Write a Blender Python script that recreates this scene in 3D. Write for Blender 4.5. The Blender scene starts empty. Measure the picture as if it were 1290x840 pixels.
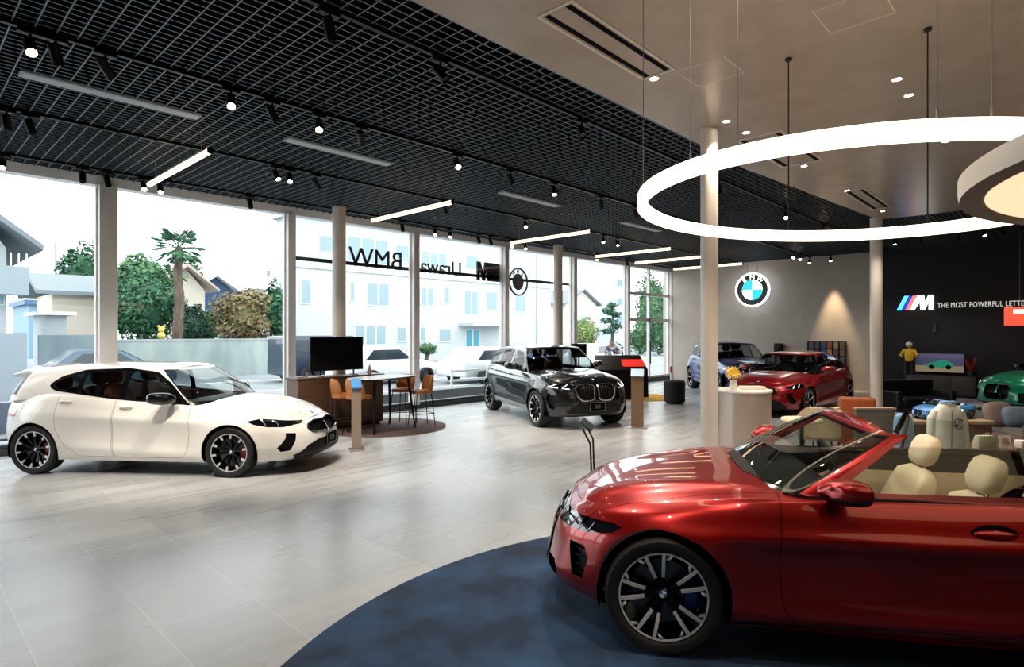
import bpy, bmesh, math, random
import numpy as np
from mathutils import Vector, Matrix
from mathutils.bvhtree import BVHTree
from mathutils.geometry import tessellate_polygon
PI = math.pi
random.seed(11)
scn = bpy.context.scene
COL = scn.collection
R = math.radians

# ------------------------------------------------------------------ places
FWD = R(43.3)
CAMZ = 1.87
def W2(lat, d):
    return (d*math.cos(FWD)+lat*math.sin(FWD), d*math.sin(FWD)-lat*math.cos(FWD))
def at_z(px, py, z):
    """world point on the horizontal plane z that the photo shows at px, py"""
    d = (z-CAMZ)*748.0/(421.0-py)
    x, y = W2((px-645.0)/748.0*d, d)
    return Vector((x, y, z))
def at_d(px, py, d):
    x, y = W2((px-645.0)/748.0*d, d)
    return Vector((x, y, CAMZ+(421.0-py)/748.0*d))
def at_plane(px, py, axis, val):
    t = (px-645.0)/748.0
    k = (math.cos(FWD)+t*math.sin(FWD)) if axis == 0 else (math.sin(FWD)-t*math.cos(FWD))
    return at_d(px, py, val/k)
def ang(lat, d):
    v = W2(lat, d); return math.atan2(v[1], v[0])

# ------------------------------------------------------------------ materials
MATS = {}
def srgb(h):
    if isinstance(h, str):
        h = h.lstrip('#'); c = [int(h[i:i+2], 16)/255 for i in (0, 2, 4)]
    else: c = h
    return tuple(x/12.92 if x <= .04045 else ((x+.055)/1.055)**2.4 for x in c)
def mat(name, col, rough=.5, metal=0, coat=0, emit=None, es=0, spec=.5, sheen=0):
    if name in MATS: return MATS[name]
    m = bpy.data.materials.new(name); m.use_nodes = True
    b = m.node_tree.nodes['Principled BSDF']; c = srgb(col)
    b.inputs['Base Color'].default_value = (*c, 1); b.inputs['Roughness'].default_value = rough
    b.inputs['Metallic'].default_value = metal; b.inputs['Coat Weight'].default_value = coat
    b.inputs['Coat Roughness'].default_value = .02
    b.inputs['Specular IOR Level'].default_value = spec
    if sheen: b.inputs['Sheen Weight'].default_value = sheen
    if emit:
        b.inputs['Emission Color'].default_value = (*srgb(emit), 1); b.inputs['Emission Strength'].default_value = es
    m.diffuse_color = (*c, 1)
    MATS[name] = m; return m
def nodes(m): return m.node_tree.nodes, m.node_tree.links
def noisy(name, c1, c2, scale=8, rough=.6, stretch=(1, 1, 1), bump=0, detail=4, coat=0, metal=0, lo=.35, hi=.65, coords='Object'):
    """a surface whose colour wanders between two tones"""
    if name in MATS: return MATS[name]
    m = mat(name, c1, rough, metal, coat); n, l = nodes(m); b = n['Principled BSDF']
    tc = n.new('ShaderNodeTexCoord'); mp = n.new('ShaderNodeMapping'); mp.inputs['Scale'].default_value = stretch
    nz = n.new('ShaderNodeTexNoise'); nz.inputs['Scale'].default_value = scale; nz.inputs['Detail'].default_value = detail
    rp = n.new('ShaderNodeValToRGB'); rp.color_ramp.elements[0].position = lo; rp.color_ramp.elements[1].position = hi
    rp.color_ramp.elements[0].color = (*srgb(c1), 1); rp.color_ramp.elements[1].color = (*srgb(c2), 1)
    l.new(tc.outputs[coords], mp.inputs[0]); l.new(mp.outputs[0], nz.inputs['Vector'])
    l.new(nz.outputs[0], rp.inputs[0]); l.new(rp.outputs[0], b.inputs['Base Color'])
    if bump:
        bp = n.new('ShaderNodeBump'); bp.inputs['Strength'].default_value = bump; bp.inputs['Distance'].default_value = .02
        l.new(nz.outputs[0], bp.inputs['Height']); l.new(bp.outputs[0], b.inputs['Normal'])
    return m
def glass(name, tint, refl=1.0, ior=1.45):
    if name in MATS: return MATS[name]
    m = bpy.data.materials.new(name); m.use_nodes = True; n, l = nodes(m); n.clear()
    o = n.new('ShaderNodeOutputMaterial'); mx = n.new('ShaderNodeMixShader'); tr = n.new('ShaderNodeBsdfTransparent')
    gl = n.new('ShaderNodeBsdfGlossy'); ge = n.new('ShaderNodeNewGeometry'); dt = n.new('ShaderNodeVectorMath'); dt.operation = 'DOT_PRODUCT'; ab = n.new('ShaderNodeMath'); ab.operation = 'ABSOLUTE'; iv = n.new('ShaderNodeMath'); iv.operation = 'SUBTRACT'; iv.inputs[0].default_value = 1; pw = n.new('ShaderNodeMath'); pw.operation = 'POWER'; pw.inputs[1].default_value = 5; fr = n.new('ShaderNodeMath'); fr.operation = 'MULTIPLY_ADD'; f0 = ((ior-1)/(ior+1))**2; fr.inputs[1].default_value = 1-f0; fr.inputs[2].default_value = f0; fr.use_clamp = True
    l.new(ge.outputs['Incoming'], dt.inputs[0]); l.new(ge.outputs['Normal'], dt.inputs[1]); l.new(dt.outputs['Value'], ab.inputs[0]); l.new(ab.outputs[0], iv.inputs[1]); l.new(iv.outputs[0], pw.inputs[0]); l.new(pw.outputs[0], fr.inputs[0]); gl.inputs['Roughness'].default_value = .01
    tr.inputs[0].default_value = (*tint, 1)
    gl.inputs[0].default_value = (refl, refl, refl, 1)
    l.new(fr.outputs[0], mx.inputs[0]); l.new(tr.outputs[0], mx.inputs[1]); l.new(gl.outputs[0], mx.inputs[2])
    l.new(mx.outputs[0], o.inputs[0]); MATS[name] = m; return m
def glow(name, col, s):
    return mat(name, col, .5, emit=col, es=s)

# ------------------------------------------------------------------ objects
def tag(o, label=None, cat=None, group=None, kind=None):
    if label: o['label'] = label
    if cat: o['category'] = cat
    if group: o['group'] = group
    if kind: o['kind'] = kind
    return o
def thing(name, label, cat, loc=(0, 0, 0), rz=0, group=None, parent=None):
    o = bpy.data.objects.new(name, None); COL.objects.link(o); o.location = loc; o.rotation_euler = (0, 0, rz)
    o.empty_display_size = .1
    return tag(o, label, cat, group)
def link(name, me, parent=None, loc=None, rz=None):
    o = bpy.data.objects.new(name, me); COL.objects.link(o)
    if parent: o.parent = parent
    if loc is not None: o.location = loc
    if rz is not None: o.rotation_euler = (0, 0, rz)
    return o
def copy_tree(o, parent=None):
    c = o.copy(); COL.objects.link(c); c.parent = parent
    for ch in list(o.children): copy_tree(ch, c)
    return c
class MB:
    """gathers shapes, then makes ONE mesh object of them"""
    def __init__(s): s.b = bmesh.new(); s.mi = 0
    def _new(s, fs):
        for f in fs: f.material_index = s.mi
    def box(s, lo, hi, bev=0, seg=2):
        x0, y0, z0 = lo; x1, y1, z1 = hi
        vs = [s.b.verts.new(p) for p in ((x0,y0,z0),(x1,y0,z0),(x1,y1,z0),(x0,y1,z0),(x0,y0,z1),(x1,y0,z1),(x1,y1,z1),(x0,y1,z1))]
        fs = [s.b.faces.new([vs[i] for i in q]) for q in ((3,2,1,0),(4,5,6,7),(0,1,5,4),(1,2,6,5),(2,3,7,6),(3,0,4,7))]
        s._new(fs)
        if bev:
            es = list({e for f in fs for e in f.edges})
            r = bmesh.ops.bevel(s.b, geom=es, offset=bev, segments=seg, profile=.5, affect='EDGES')
            s._new(r['faces'])
        return s
    def cbox(s, c, size, bev=0, seg=2):
        return s.box([c[i]-size[i]/2 for i in range(3)], [c[i]+size[i]/2 for i in range(3)], bev, seg)
    def obox(s, c, ax, ay, az, size):
        """box with its own axes"""
        c = Vector(c); A = [Vector(v).normalized()*h/2 for v, h in zip((ax, ay, az), size)]
        vs = [s.b.verts.new(c+A[0]*i+A[1]*j+A[2]*k) for i, j, k in ((-1,-1,-1),(1,-1,-1),(1,1,-1),(-1,1,-1),(-1,-1,1),(1,-1,1),(1,1,1),(-1,1,1))]
        s._new([s.b.faces.new([vs[i] for i in q]) for q in ((3,2,1,0),(4,5,6,7),(0,1,5,4),(1,2,6,5),(2,3,7,6),(3,0,4,7))])
        return s
    def bar(s, a, b, w, h=None, up=(0, 0, 1)):
        a = Vector(a); b = Vector(b); d = b-a; u = Vector(up)
        if abs(d.normalized().dot(u)) > .99: u = Vector((1, 0, 0))
        sd = d.cross(u).normalized(); uu = sd.cross(d).normalized()
        return s.obox((a+b)/2, d, sd, uu, (d.length, w, h or w))
    def tube(s, pts, r, n=10, cap=True, closed=False):
        pts = [Vector(p) for p in pts]; N = len(pts); rs = r if isinstance(r, (list, tuple)) else [r]*N
        rings = []; prev = None
        for i, p in enumerate(pts):
            if closed: t = pts[(i+1) % N]-pts[i-1]
            else: t = pts[min(i+1, N-1)]-pts[max(i-1, 0)]
            t.normalize()
            if prev is None:
                u = Vector((0, 0, 1)) if abs(t.z) < .9 else Vector((1, 0, 0)); u = (u-t*u.dot(t)).normalized()
            else: u = (prev-t*prev.dot(t)).normalized()
            prev = u; w = t.cross(u)
            rings.append([s.b.verts.new(p+(u*math.cos(k*2*PI/n)+w*math.sin(k*2*PI/n))*rs[i]) for k in range(n)])
        fs = []
        for i in range(N if closed else N-1):
            A = rings[i]; B = rings[(i+1) % N]
            for k in range(n): fs.append(s.b.faces.new((A[k], A[(k+1) % n], B[(k+1) % n], B[k])))
        if cap and not closed:
            fs.append(s.b.faces.new(rings[0][::-1])); fs.append(s.b.faces.new(rings[-1]))
        s._new(fs); return s
    def lathe(s, prof, n=32, c=(0, 0, 0), axis='z', cap=False, a0=0, a1=2*PI):
        """prof is a list of (radius, height) turned about an axis through c"""
        def P(r, h, a):
            x, y = r*math.cos(a), r*math.sin(a)
            v = {'z': (x, y, h), 'y': (x, h, y), 'x': (h, x, y)}[axis]
            return (v[0]+c[0], v[1]+c[1], v[2]+c[2])
        full = abs(a1-a0-2*PI) < 1e-6; m = n if full else n+1
        rings = [[s.b.verts.new(P(r, h, a0+(a1-a0)*k/n)) for k in range(m)] for r, h in prof]
        fs = []
        for A, B in zip(rings, rings[1:]):
            for k in range(n):
                k2 = (k+1) % m; fs.append(s.b.faces.new((A[k], A[k2], B[k2], B[k])))
        if cap:
            for r_ in (rings[0], rings[-1]):
                try: fs.append(s.b.faces.new(r_))
                except ValueError: pass
        s._new(fs); return s
    def prism(s, poly, z0, z1, tf=None):
        """flat outline raised from z0 to z1; tf maps points"""
        tf = tf or (lambda x, y, z: (x, y, z))
        A = [s.b.verts.new(tf(x, y, z0)) for x, y in poly]; B = [s.b.verts.new(tf(x, y, z1)) for x, y in poly]; n = len(poly)
        fs = [s.b.faces.new(A[::-1]), s.b.faces.new(B)]+[s.b.faces.new((A[i], A[(i+1) % n], B[(i+1) % n], B[i])) for i in range(n)]
        s._new(fs); return s
    def quad(s, *p):
        s._new([s.b.faces.new([s.b.verts.new(q) for q in p])]); return s
    def loft(s, rings, cap=True, closed=True):
        rs = [[s.b.verts.new(p) for p in r] for r in rings]; n = len(rs[0]); fs = []
        for A, B in zip(rs, rs[1:]):
            for k in range(n if closed else n-1): fs.append(s.b.faces.new((A[k], A[(k+1) % n], B[(k+1) % n], B[k])))
        if cap: fs += [s.b.faces.new(rs[0][::-1]), s.b.faces.new(rs[-1])]
        s._new(fs); return s
    def ball(s, c, r, u=16, v=10, sc=(1, 1, 1), M=None):
        mtx = Matrix.Translation(c) @ (M or Matrix()) @ Matrix.Diagonal((*[r*k for k in sc], 1))
        q = bmesh.ops.create_uvsphere(s.b, u_segments=u, v_segments=v, radius=1, matrix=mtx)
        s._new({f for w in q['verts'] for f in w.link_faces}); return s
    def build(s, name, m, parent=None, loc=None, rz=None, smooth=40, fix=True, bev=0):
        if fix: bmesh.ops.recalc_face_normals(s.b, faces=s.b.faces)
        me = bpy.data.meshes.new(name); s.b.to_mesh(me); s.b.free()
        for q in (m if isinstance(m, (list, tuple)) else [m]): me.materials.append(q)
        if smooth:
            for p in me.polygons: p.use_smooth = True
            if smooth < 180: me.set_sharp_from_angle(angle=R(smooth))
        o = link(name, me, parent, loc, rz)
        if bev:
            k = o.modifiers.new('bevel', 'BEVEL'); k.width = bev; k.segments = 2; k.limit_method = 'ANGLE'
        return o
def ring_se(cx, cy, z, a, b, n=20, e=3.0):
    """rounded-rectangle ring"""
    out = []
    for k in range(n):
        t = 2*PI*(k+.5)/n; c, q = math.cos(t), math.sin(t)
        out.append((cx+a*math.copysign(abs(c)**(2/e), c), cy+b*math.copysign(abs(q)**(2/e), q), z))
    return out
def soft_box(mb, lo, hi, r=.05, e=4.0, n=24, dome=.02):
    """upholstered block: superellipse plan with rounded top and bottom"""
    cx, cy = (lo[0]+hi[0])/2, (lo[1]+hi[1])/2; a, b = (hi[0]-lo[0])/2, (hi[1]-lo[1])/2; rs = []
    r = min(r, (hi[2]-lo[2])/2)
    for k in range(5):
        t = k/4*PI/2; rs.append(ring_se(cx, cy, lo[2]+r*(1-math.sin(t)), a-r*(1-math.cos(t)) if k else a-r, b-r*(1-math.cos(t)) if k else b-r, n, e))
    rs = []
    for k in range(5):
        t = k/4*PI/2; rs.append(ring_se(cx, cy, lo[2]+r*(1-math.sin(t)), a-r+r*math.sin(t), b-r+r*math.sin(t), n, e))
        rs[-1] = ring_se(cx, cy, lo[2]+r*(1-math.sin(t)), a-r*(1-math.cos(PI/2-t)), b-r*(1-math.cos(PI/2-t)), n, e)
    for k in range(5):
        t = k/4*PI/2; rs.append(ring_se(cx, cy, hi[2]-r+r*math.sin(t), a-r*(1-math.cos(t)), b-r*(1-math.cos(t)), n, e))
    rs.append(ring_se(cx, cy, hi[2]+dome*.7, (a-r)*.6, (b-r)*.6, n, e)); rs.append(ring_se(cx, cy, hi[2]+dome, (a-r)*.2, (b-r)*.2, n, e))
    return mb.loft(rs)
_fonts = {}
def text_mesh(txt, size, depth=.01, bold=False, mirror=False, align='CENTER', shear=0, space=1.0):
    """built-in lettering turned into a mesh in the xz plane facing -y"""
    cu = bpy.data.curves.new('lettering', 'FONT'); cu.body = txt; cu.size = size; cu.extrude = depth/2; cu.align_x = align
    cu.shear = shear; cu.space_character = space; cu.resolution_u = 4
    if bold: cu.offset = size*.02
    ob = bpy.data.objects.new('lettering', cu); COL.objects.link(ob)
    dg = bpy.context.evaluated_depsgraph_get(); me = bpy.data.meshes.new_from_object(ob.evaluated_get(dg))
    bpy.data.objects.remove(ob); bpy.data.curves.remove(cu)
    M = Matrix(((1, 0, 0, 0), (0, 0, -1, 0), (0, 1, 0, 0), (0, 0, 0, 1)))
    if mirror: M = Matrix.Diagonal((-1, 1, 1, 1)) @ M
    me.transform(M)
    if mirror: me.flip_normals()
    return me
def text(name, txt, size, m, parent=None, loc=(0, 0, 0), rz=0, **k):
    me = text_mesh(txt, size, **k); me.materials.clear(); me.materials.append(m)
    return link(name, me, parent, loc, rz)
# ================================================================== CARS
def crv(pts):
    """smooth monotone curve through (x, value) points"""
    X = np.array([p[0] for p in pts], float); Y = np.array([p[1] for p in pts], float)
    h = np.diff(X); d = np.diff(Y)/h; m = np.zeros(len(X))
    if len(X) == 2: m[:] = d[0]
    else:
        for i in range(1, len(X)-1):
            if d[i-1]*d[i] > 0:
                w1, w2 = 2*h[i]+h[i-1], h[i]+2*h[i-1]; m[i] = (w1+w2)/(w1/d[i-1]+w2/d[i])
        m[0], m[-1] = d[0], d[-1]
    def f(x):
        x = np.clip(np.asarray(x, float), X[0], X[-1]); i = np.clip(np.searchsorted(X, x)-1, 0, len(X)-2)
        t = (x-X[i])/h[i]; t2, t3 = t*t, t*t*t
        return (2*t3-3*t2+1)*Y[i]+(t3-2*t2+t)*h[i]*m[i]+(-2*t3+3*t2)*Y[i+1]+(t3-t2)*h[i]*m[i+1]
    return f
def grid_soup(P, S, T, flip=False):
    """dense grid of points to a soup of quads, every corner carrying its normal and grid place"""
    du = np.gradient(P, axis=0); dv = np.gradient(P, axis=1); N = np.cross(du, dv)
    ln = np.linalg.norm(N, axis=2, keepdims=True); bad = ln[..., 0] < 1e-9; ln[ln < 1e-9] = 1; N = N/ln
    if flip: N = -N
    N[bad] = (0, 0, 1)
    A = np.concatenate([P, N, S[..., None], T[..., None]], axis=2)
    F = []; a, b = P.shape[:2]
    for i in range(a-1):
        for j in range(b-1):
            q = [tuple(A[i, j]), tuple(A[i+1, j]), tuple(A[i+1, j+1]), tuple(A[i, j+1])]
            if flip: q.reverse()
            F.append(q)
    return F
def lerp8(p, q, t): return tuple(a+(b-a)*t for a, b in zip(p, q))
def cut_line(face, cf, a, b, c):
    """split one face along a*u+b*v=c -> (part with >=, part with <)"""
    fs = []
    for p in face:
        u, v = cf(p); fs.append(a*u+b*v-c)
    if min(fs) > -1e-9: return face, None
    if max(fs) < 1e-9: return None, face
    A, B = [], []; n = len(face)
    for i in range(n):
        p, q, fp, fq = face[i], face[(i+1) % n], fs[i], fs[(i+1) % n]
        if fp >= 0: A.append(p)
        if fp <= 0: B.append(p)
        if fp*fq < 0:
            m = lerp8(p, q, fp/(fp-fq)); A.append(m); B.append(m)
    return (A if len(A) > 2 else None), (B if len(B) > 2 else None)
SIDE = lambda p: (p[0], p[2])
FRONT = lambda p: (p[1], p[2])
TOP = lambda p: (p[0], p[1])
ST = lambda p: (p[6], p[7])
def convex_parts(poly):
    n = len(poly); area = sum(poly[i][0]*poly[(i+1) % n][1]-poly[(i+1) % n][0]*poly[i][1] for i in range(n))
    if area < 0: poly = poly[::-1]
    ok = all((poly[(i+1) % n][0]-poly[i][0])*(poly[(i+2) % n][1]-poly[(i+1) % n][1])-(poly[(i+1) % n][1]-poly[i][1])*(poly[(i+2) % n][0]-poly[(i+1) % n][0]) > -1e-9 for i in range(n))
    if ok: return [poly]
    out = []
    for t in tessellate_polygon([[Vector((x, y, 0)) for x, y in poly]]):
        q = [poly[i] for i in t]
        ar = (q[1][0]-q[0][0])*(q[2][1]-q[0][1])-(q[1][1]-q[0][1])*(q[2][0]-q[0][0])
        if abs(ar) < 1e-10: continue
        out.append(q if ar > 0 else q[::-1])
    return out
def split(faces, poly, cf, filt=None):
    inside, far, cur = [], [], []
    X0, X1 = min(p[0] for p in poly), max(p[0] for p in poly); Y0, Y1 = min(p[1] for p in poly), max(p[1] for p in poly)
    for f in faces:
        us = [cf(p) for p in f]
        if max(u[0] for u in us) <= X0 or min(u[0] for u in us) >= X1 or max(u[1] for u in us) <= Y0 or min(u[1] for u in us) >= Y1 or (filt and not filt(f)): far.append(f)
        else: cur.append(f)
    for cp in convex_parts(list(poly)):
        x0, x1 = min(p[0] for p in cp), max(p[0] for p in cp); y0, y1 = min(p[1] for p in cp), max(p[1] for p in cp)
        E = []
        for i in range(len(cp)):
            (ax, ay), (bx, by) = cp[i], cp[(i+1) % len(cp)]
            E.append((-(by-ay), bx-ax, -(by-ay)*ax+(bx-ax)*ay))
        nxt = []
        for f in cur:
            us = [cf(p) for p in f]
            if max(u[0] for u in us) <= x0 or min(u[0] for u in us) >= x1 or max(u[1] for u in us) <= y0 or min(u[1] for u in us) >= y1:
                nxt.append(f); continue
            rem = f
            for a, b, c in E:
                rem, o = cut_line(rem, cf, a, b, c)
                if o: nxt.append(o)
                if not rem: break
            if rem: inside.append(rem)
        cur = nxt
    return inside, cur+far
def grow(poly, d):
    """offset an outline outwards by d"""
    n = len(poly); area = sum(poly[i][0]*poly[(i+1) % n][1]-poly[(i+1) % n][0]*poly[i][1] for i in range(n)); sg = 1 if area > 0 else -1
    out = []
    for i in range(n):
        a, b, c = Vector(poly[i-1]), Vector(poly[i]), Vector(poly[(i+1) % n])
        e1 = (b-a).normalized(); e2 = (c-b).normalized(); n1 = Vector((e1.y, -e1.x))*sg; n2 = Vector((e2.y, -e2.x))*sg
        m = n1+n2; k = max(m.length_squared/2, .35)
        out.append(tuple(b+m*(d/k)))
    return out
def rounded(poly, r, seg=4):
    """outline with its corners rounded off"""
    out = []; n = len(poly)
    for i in range(n):
        a, b, c = Vector(poly[i-1]), Vector(poly[i]), Vector(poly[(i+1) % n])
        d1, d2 = (a-b), (c-b); rr = min(r, d1.length*.48, d2.length*.48)
        p, q = b+d1.normalized()*rr, b+d2.normalized()*rr
        for k in range(seg+1):
            t = k/seg; out.append(tuple(p*(1-t)**2+b*2*t*(1-t)+q*t*t))
    return out
def mirrored(faces):
    return [[(p[0], -p[1], p[2], p[3], -p[4], p[5], p[6], p[7]) for p in reversed(f)] for f in faces]
def shifted(faces, depth):
    return [[(p[0]-p[3]*depth, p[1]-p[4]*depth, p[2]-p[5]*depth)+p[3:] for p in f] for f in faces]
def walls(faces, depth, mi=None):
    """strips that close the step between a surface and its sunk copy"""
    cnt = {}
    K = lambda p: (round(p[0], 5), round(p[1], 5), round(p[2], 5))
    for f in faces:
        for i in range(len(f)):
            k = (K(f[i]), K(f[(i+1) % len(f)])); cnt[k] = (f[i], f[(i+1) % len(f)])
    out = []
    for (a, b), (p, q) in cnt.items():
        if (b, a) in cnt or a == b: continue
        e = Vector(q[:3])-Vector(p[:3]); n = e.cross(Vector(p[3:6])); n = -n.normalized() if n.length else Vector((0, 0, 1))
        g = lambda v, s: tuple(v[i]-v[3+i]*s for i in range(3))+tuple(n)+v[6:]
        out.append([g(p, 0), g(p, depth), g(q, depth), g(q, 0)])
    return out
def soup_mesh(name, groups, mats, parent=None, both=False):
    """groups: list of face lists, one per material"""
    vid, V, N, F, MI = {}, [], [], [], []
    for mi, faces in enumerate(groups):
        if both: faces = faces+mirrored(faces)
        for f in faces:
            ids = []
            for p in f:
                k = (mi, round(p[0], 5), round(p[1], 5), round(p[2], 5), round(p[3], 1), round(p[4], 1), round(p[5], 1))
                i = vid.get(k)
                if i is None: i = vid[k] = len(V); V.append(p[:3]); N.append(p[3:6])
                if not ids or ids[-1] != i: ids.append(i)
            if len(ids) > 2 and ids[0] == ids[-1]: ids.pop()
            if len(set(ids)) == len(ids) and len(ids) > 2: F.append(ids); MI.append(mi)
    if not F: return None
    me = bpy.data.meshes.new(name); me.from_pydata(V, [], F)
    for m in mats: me.materials.append(m)
    me.polygons.foreach_set('material_index', MI); me.polygons.foreach_set('use_smooth', [True]*len(F))
    me.update()
    me.normals_split_custom_set_from_vertices([tuple(n) for n in N])
    return link(name, me, parent)
def lower_shell(S):
    q = S.get('q', 1.0); wb2 = S['wb']/2; nose = wb2+S['fo']; tail = -(wb2+S['ro']); Wh = S['w']/2
    VK = S['vk']; fin = crv(list(zip(VK, S['front']))); rin = crv(list(zip(VK, S['rear'])))
    sx = [a[0] for a in S['side']]; sides = [crv([(x, a[1][k]) for x, a in zip(sx, S['side'])]) for k in range(len(VK))]
    sh, zc, zb = crv(S['sh']), crv(S['zc']), crv(S['zb']); wx = crv(S.get('wx', [(tail, 1), (nose, 1)]))
    nf, nm, ni = int(40*q), int(70*q), int(30*q)
    SS = []
    for k in range(nf): SS.append(('f', PI/2*(1-(k/nf)**1.15)))
    for k in range(nm): SS.append(('m', k/nm))
    for k in range(ni+1): SS.append(('r', PI/2*(k/ni)))
    nv, nr = int(40*q), int(26*q)
    V = np.linspace(0, 1, nv+1); Rr = np.linspace(0, 1, nr+1)[1:]**1.25
    P = np.zeros((len(SS), nv+1+nr, 3)); Sg = np.zeros(P.shape[:2]); Tg = np.zeros(P.shape[:2])
    xa, xb = S['xa'], S['xb']
    def at(tag_, a, v):
        if tag_ == 'f': x = xa+(nose-fin(v)-xa)*math.sin(a)**(2/S['nf']); c = max(math.cos(a), 0)**(2/S['mf'])
        elif tag_ == 'm': x = xa+(xb-xa)*a; c = 1.0
        else: x = xb+(tail+rin(v)-xb)*math.sin(a)**(2/S['nr']); c = max(math.cos(a), 0)**(2/S['mr'])
        return x, c
    for i, (t_, a) in enumerate(SS):
        sv = {'f': .3*(1-a/(PI/2)), 'm': .3+.4*a, 'r': .7+.3*a/(PI/2)}[t_]
        x0, _ = at(t_, a, 0.0); x1, c1 = at(t_, a, 1.0)
        z0, z1 = float(zb(x0)), float(sh(x1)); cache = {}
        for j, v in enumerate(V):
            x, c = at(t_, a, v); z = z0+(z1-z0)*v
            kx = round(x, 2)
            if kx not in cache: cache[kx] = crv(list(zip(VK, [float(f(kx)) for f in sides])))(V)
            sin_ = float(cache[kx][j])
            y = (Wh-sin_)*float(wx(x))*c
            for xw, fl in ((wb2, S.get('flare', (0.012, .012))[0]), (-wb2, S.get('flare', (.012, .012))[1])):
                d = math.hypot(x-xw, z-S['rw'])
                if d < .8 and v < .97: y += fl*c*math.exp(-((d-S['ra'])/.075)**2)
            for (ax_, az, bx_, bz, amp, wu, wd) in S.get('sculpt', []):
                # raised or sunk line on the flank from (ax, az) to (bx, bz)
                tt = (x-ax_)/(bx_-ax_)
                if -.15 < tt < 1.15:
                    zz = az+(bz-az)*tt; fade = min(1, max(0, min(tt+.15, 1.15-tt)/.3)); e = (z-zz)/(wu if z > zz else wd)
                    y += amp*fade*math.exp(-e*e)*c
            P[i, j] = (x, y, z); Sg[i, j] = sv; Tg[i, j] = v
        xt, yt, zt = P[i, nv]; zcx = float(zc(xt)); pw = S.get('pw', 3.0)
        for j, r in enumerate(Rr):
            u = 1-r; z = zt+(zcx-zt)*(1-u**pw)
            for (hx0, hy0, hx1, hy1, amp, wd) in S.get('hoodline', []):
                tt = (xt-hx0)/(hx1-hx0)
                if 0 < tt < 1:
                    yy = hy0+(hy1-hy0)*tt; e = (yt*u-yy)/wd; z += amp*math.sin(PI*tt)**.5*(math.exp(-e*e) if e > 0 else math.exp(-(e*.3)**2))
            P[i, nv+1+j] = (xt, yt*u, z); Sg[i, nv+1+j] = sv; Tg[i, nv+1+j] = 1+r
    return grid_soup(P, Sg, Tg, flip=False)
def house_shell(S):
    """windscreen, pillars, side glass and roof"""
    G = S['house']; q = S.get('q', 1.0); nf, nm, ni, nt, nr = int(26*q), int(34*q), int(24*q), int(18*q), int(14*q)
    zbc, ztc, zcr = crv(G['zb']), crv(G['zt']), crv(G['zc'])
    SS = [('f', PI/2*(1-(k/nf))) for k in range(nf)]+[('m', k/nm) for k in range(nm)]+[('r', PI/2*k/ni) for k in range(ni+1)]
    P = np.zeros((len(SS), nt+1+nr, 3)); Sg = np.zeros(P.shape[:2]); Tg = np.zeros(P.shape[:2])
    def ct(t_, a, xf, xr, fc, rc, w, wx):
        xa, xb = xf-fc, xr+rc
        if t_ == 'f': s_, c_ = math.sin(a), max(math.cos(a), 0); return xa+fc*s_**(2/G['n']), w*c_**(2/G['m'])
        if t_ == 'm': return xa+(xb-xa)*a, w
        s_, c_ = math.sin(a), max(math.cos(a), 0); return xb-rc*s_**(2/G['n']), w*c_**(2/G['m'])
    wr = G.get('wr', 1.0)
    for i, (t_, a) in enumerate(SS):
        sv = {'f': .3*(1-a/(PI/2)), 'm': .3+.4*a, 'r': .7+.3*a/(PI/2)}[t_]
        bx, by = ct(t_, a, G['bf'], G['br'], G['bfc'], G['brc'], G['wb'], 1); tx, ty = ct(t_, a, G['tf'], G['tr'], G['tfc'], G['trc'], G['wt'], 1)
        tap = lambda x: 1-(1-wr)*max(0, min(1, (S['wb']*.1-x)/(S['wb']*.8)))**1.5
        by *= tap(bx); ty *= tap(tx)
        bz, tz = float(zbc(bx)), float(ztc(tx))
        for j in range(nt+1):
            t = j/nt; bu = math.sin(PI*t)*G.get('bulge', .03)
            x = bx+(tx-bx)*t; y = by+(ty-by)*t; z = bz+(tz-bz)*t
            nx = {'f': math.sin(a), 'm': 0, 'r': -math.sin(a)}[t_]; ny = math.sqrt(max(0, 1-nx*nx))
            P[i, j] = (x+nx*bu*.8, y+ny*bu, z+abs(nx)*bu*.6); Sg[i, j] = sv; Tg[i, j] = t
        for j in range(nr):
            u = 1-(j+1)/nr; P[i, nt+1+j] = (tx, ty*u, tz+(float(zcr(tx))-tz)*(1-abs(u)**2.6)); Sg[i, nt+1+j] = sv; Tg[i, nt+1+j] = 1+(j+1)/nr
    return grid_soup(P, Sg, Tg, flip=False)
def circle(cx, cz, r, n=36): return [(cx+r*math.cos(2*PI*k/n), cz+r*math.sin(2*PI*k/n)) for k in range(n)]

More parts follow.
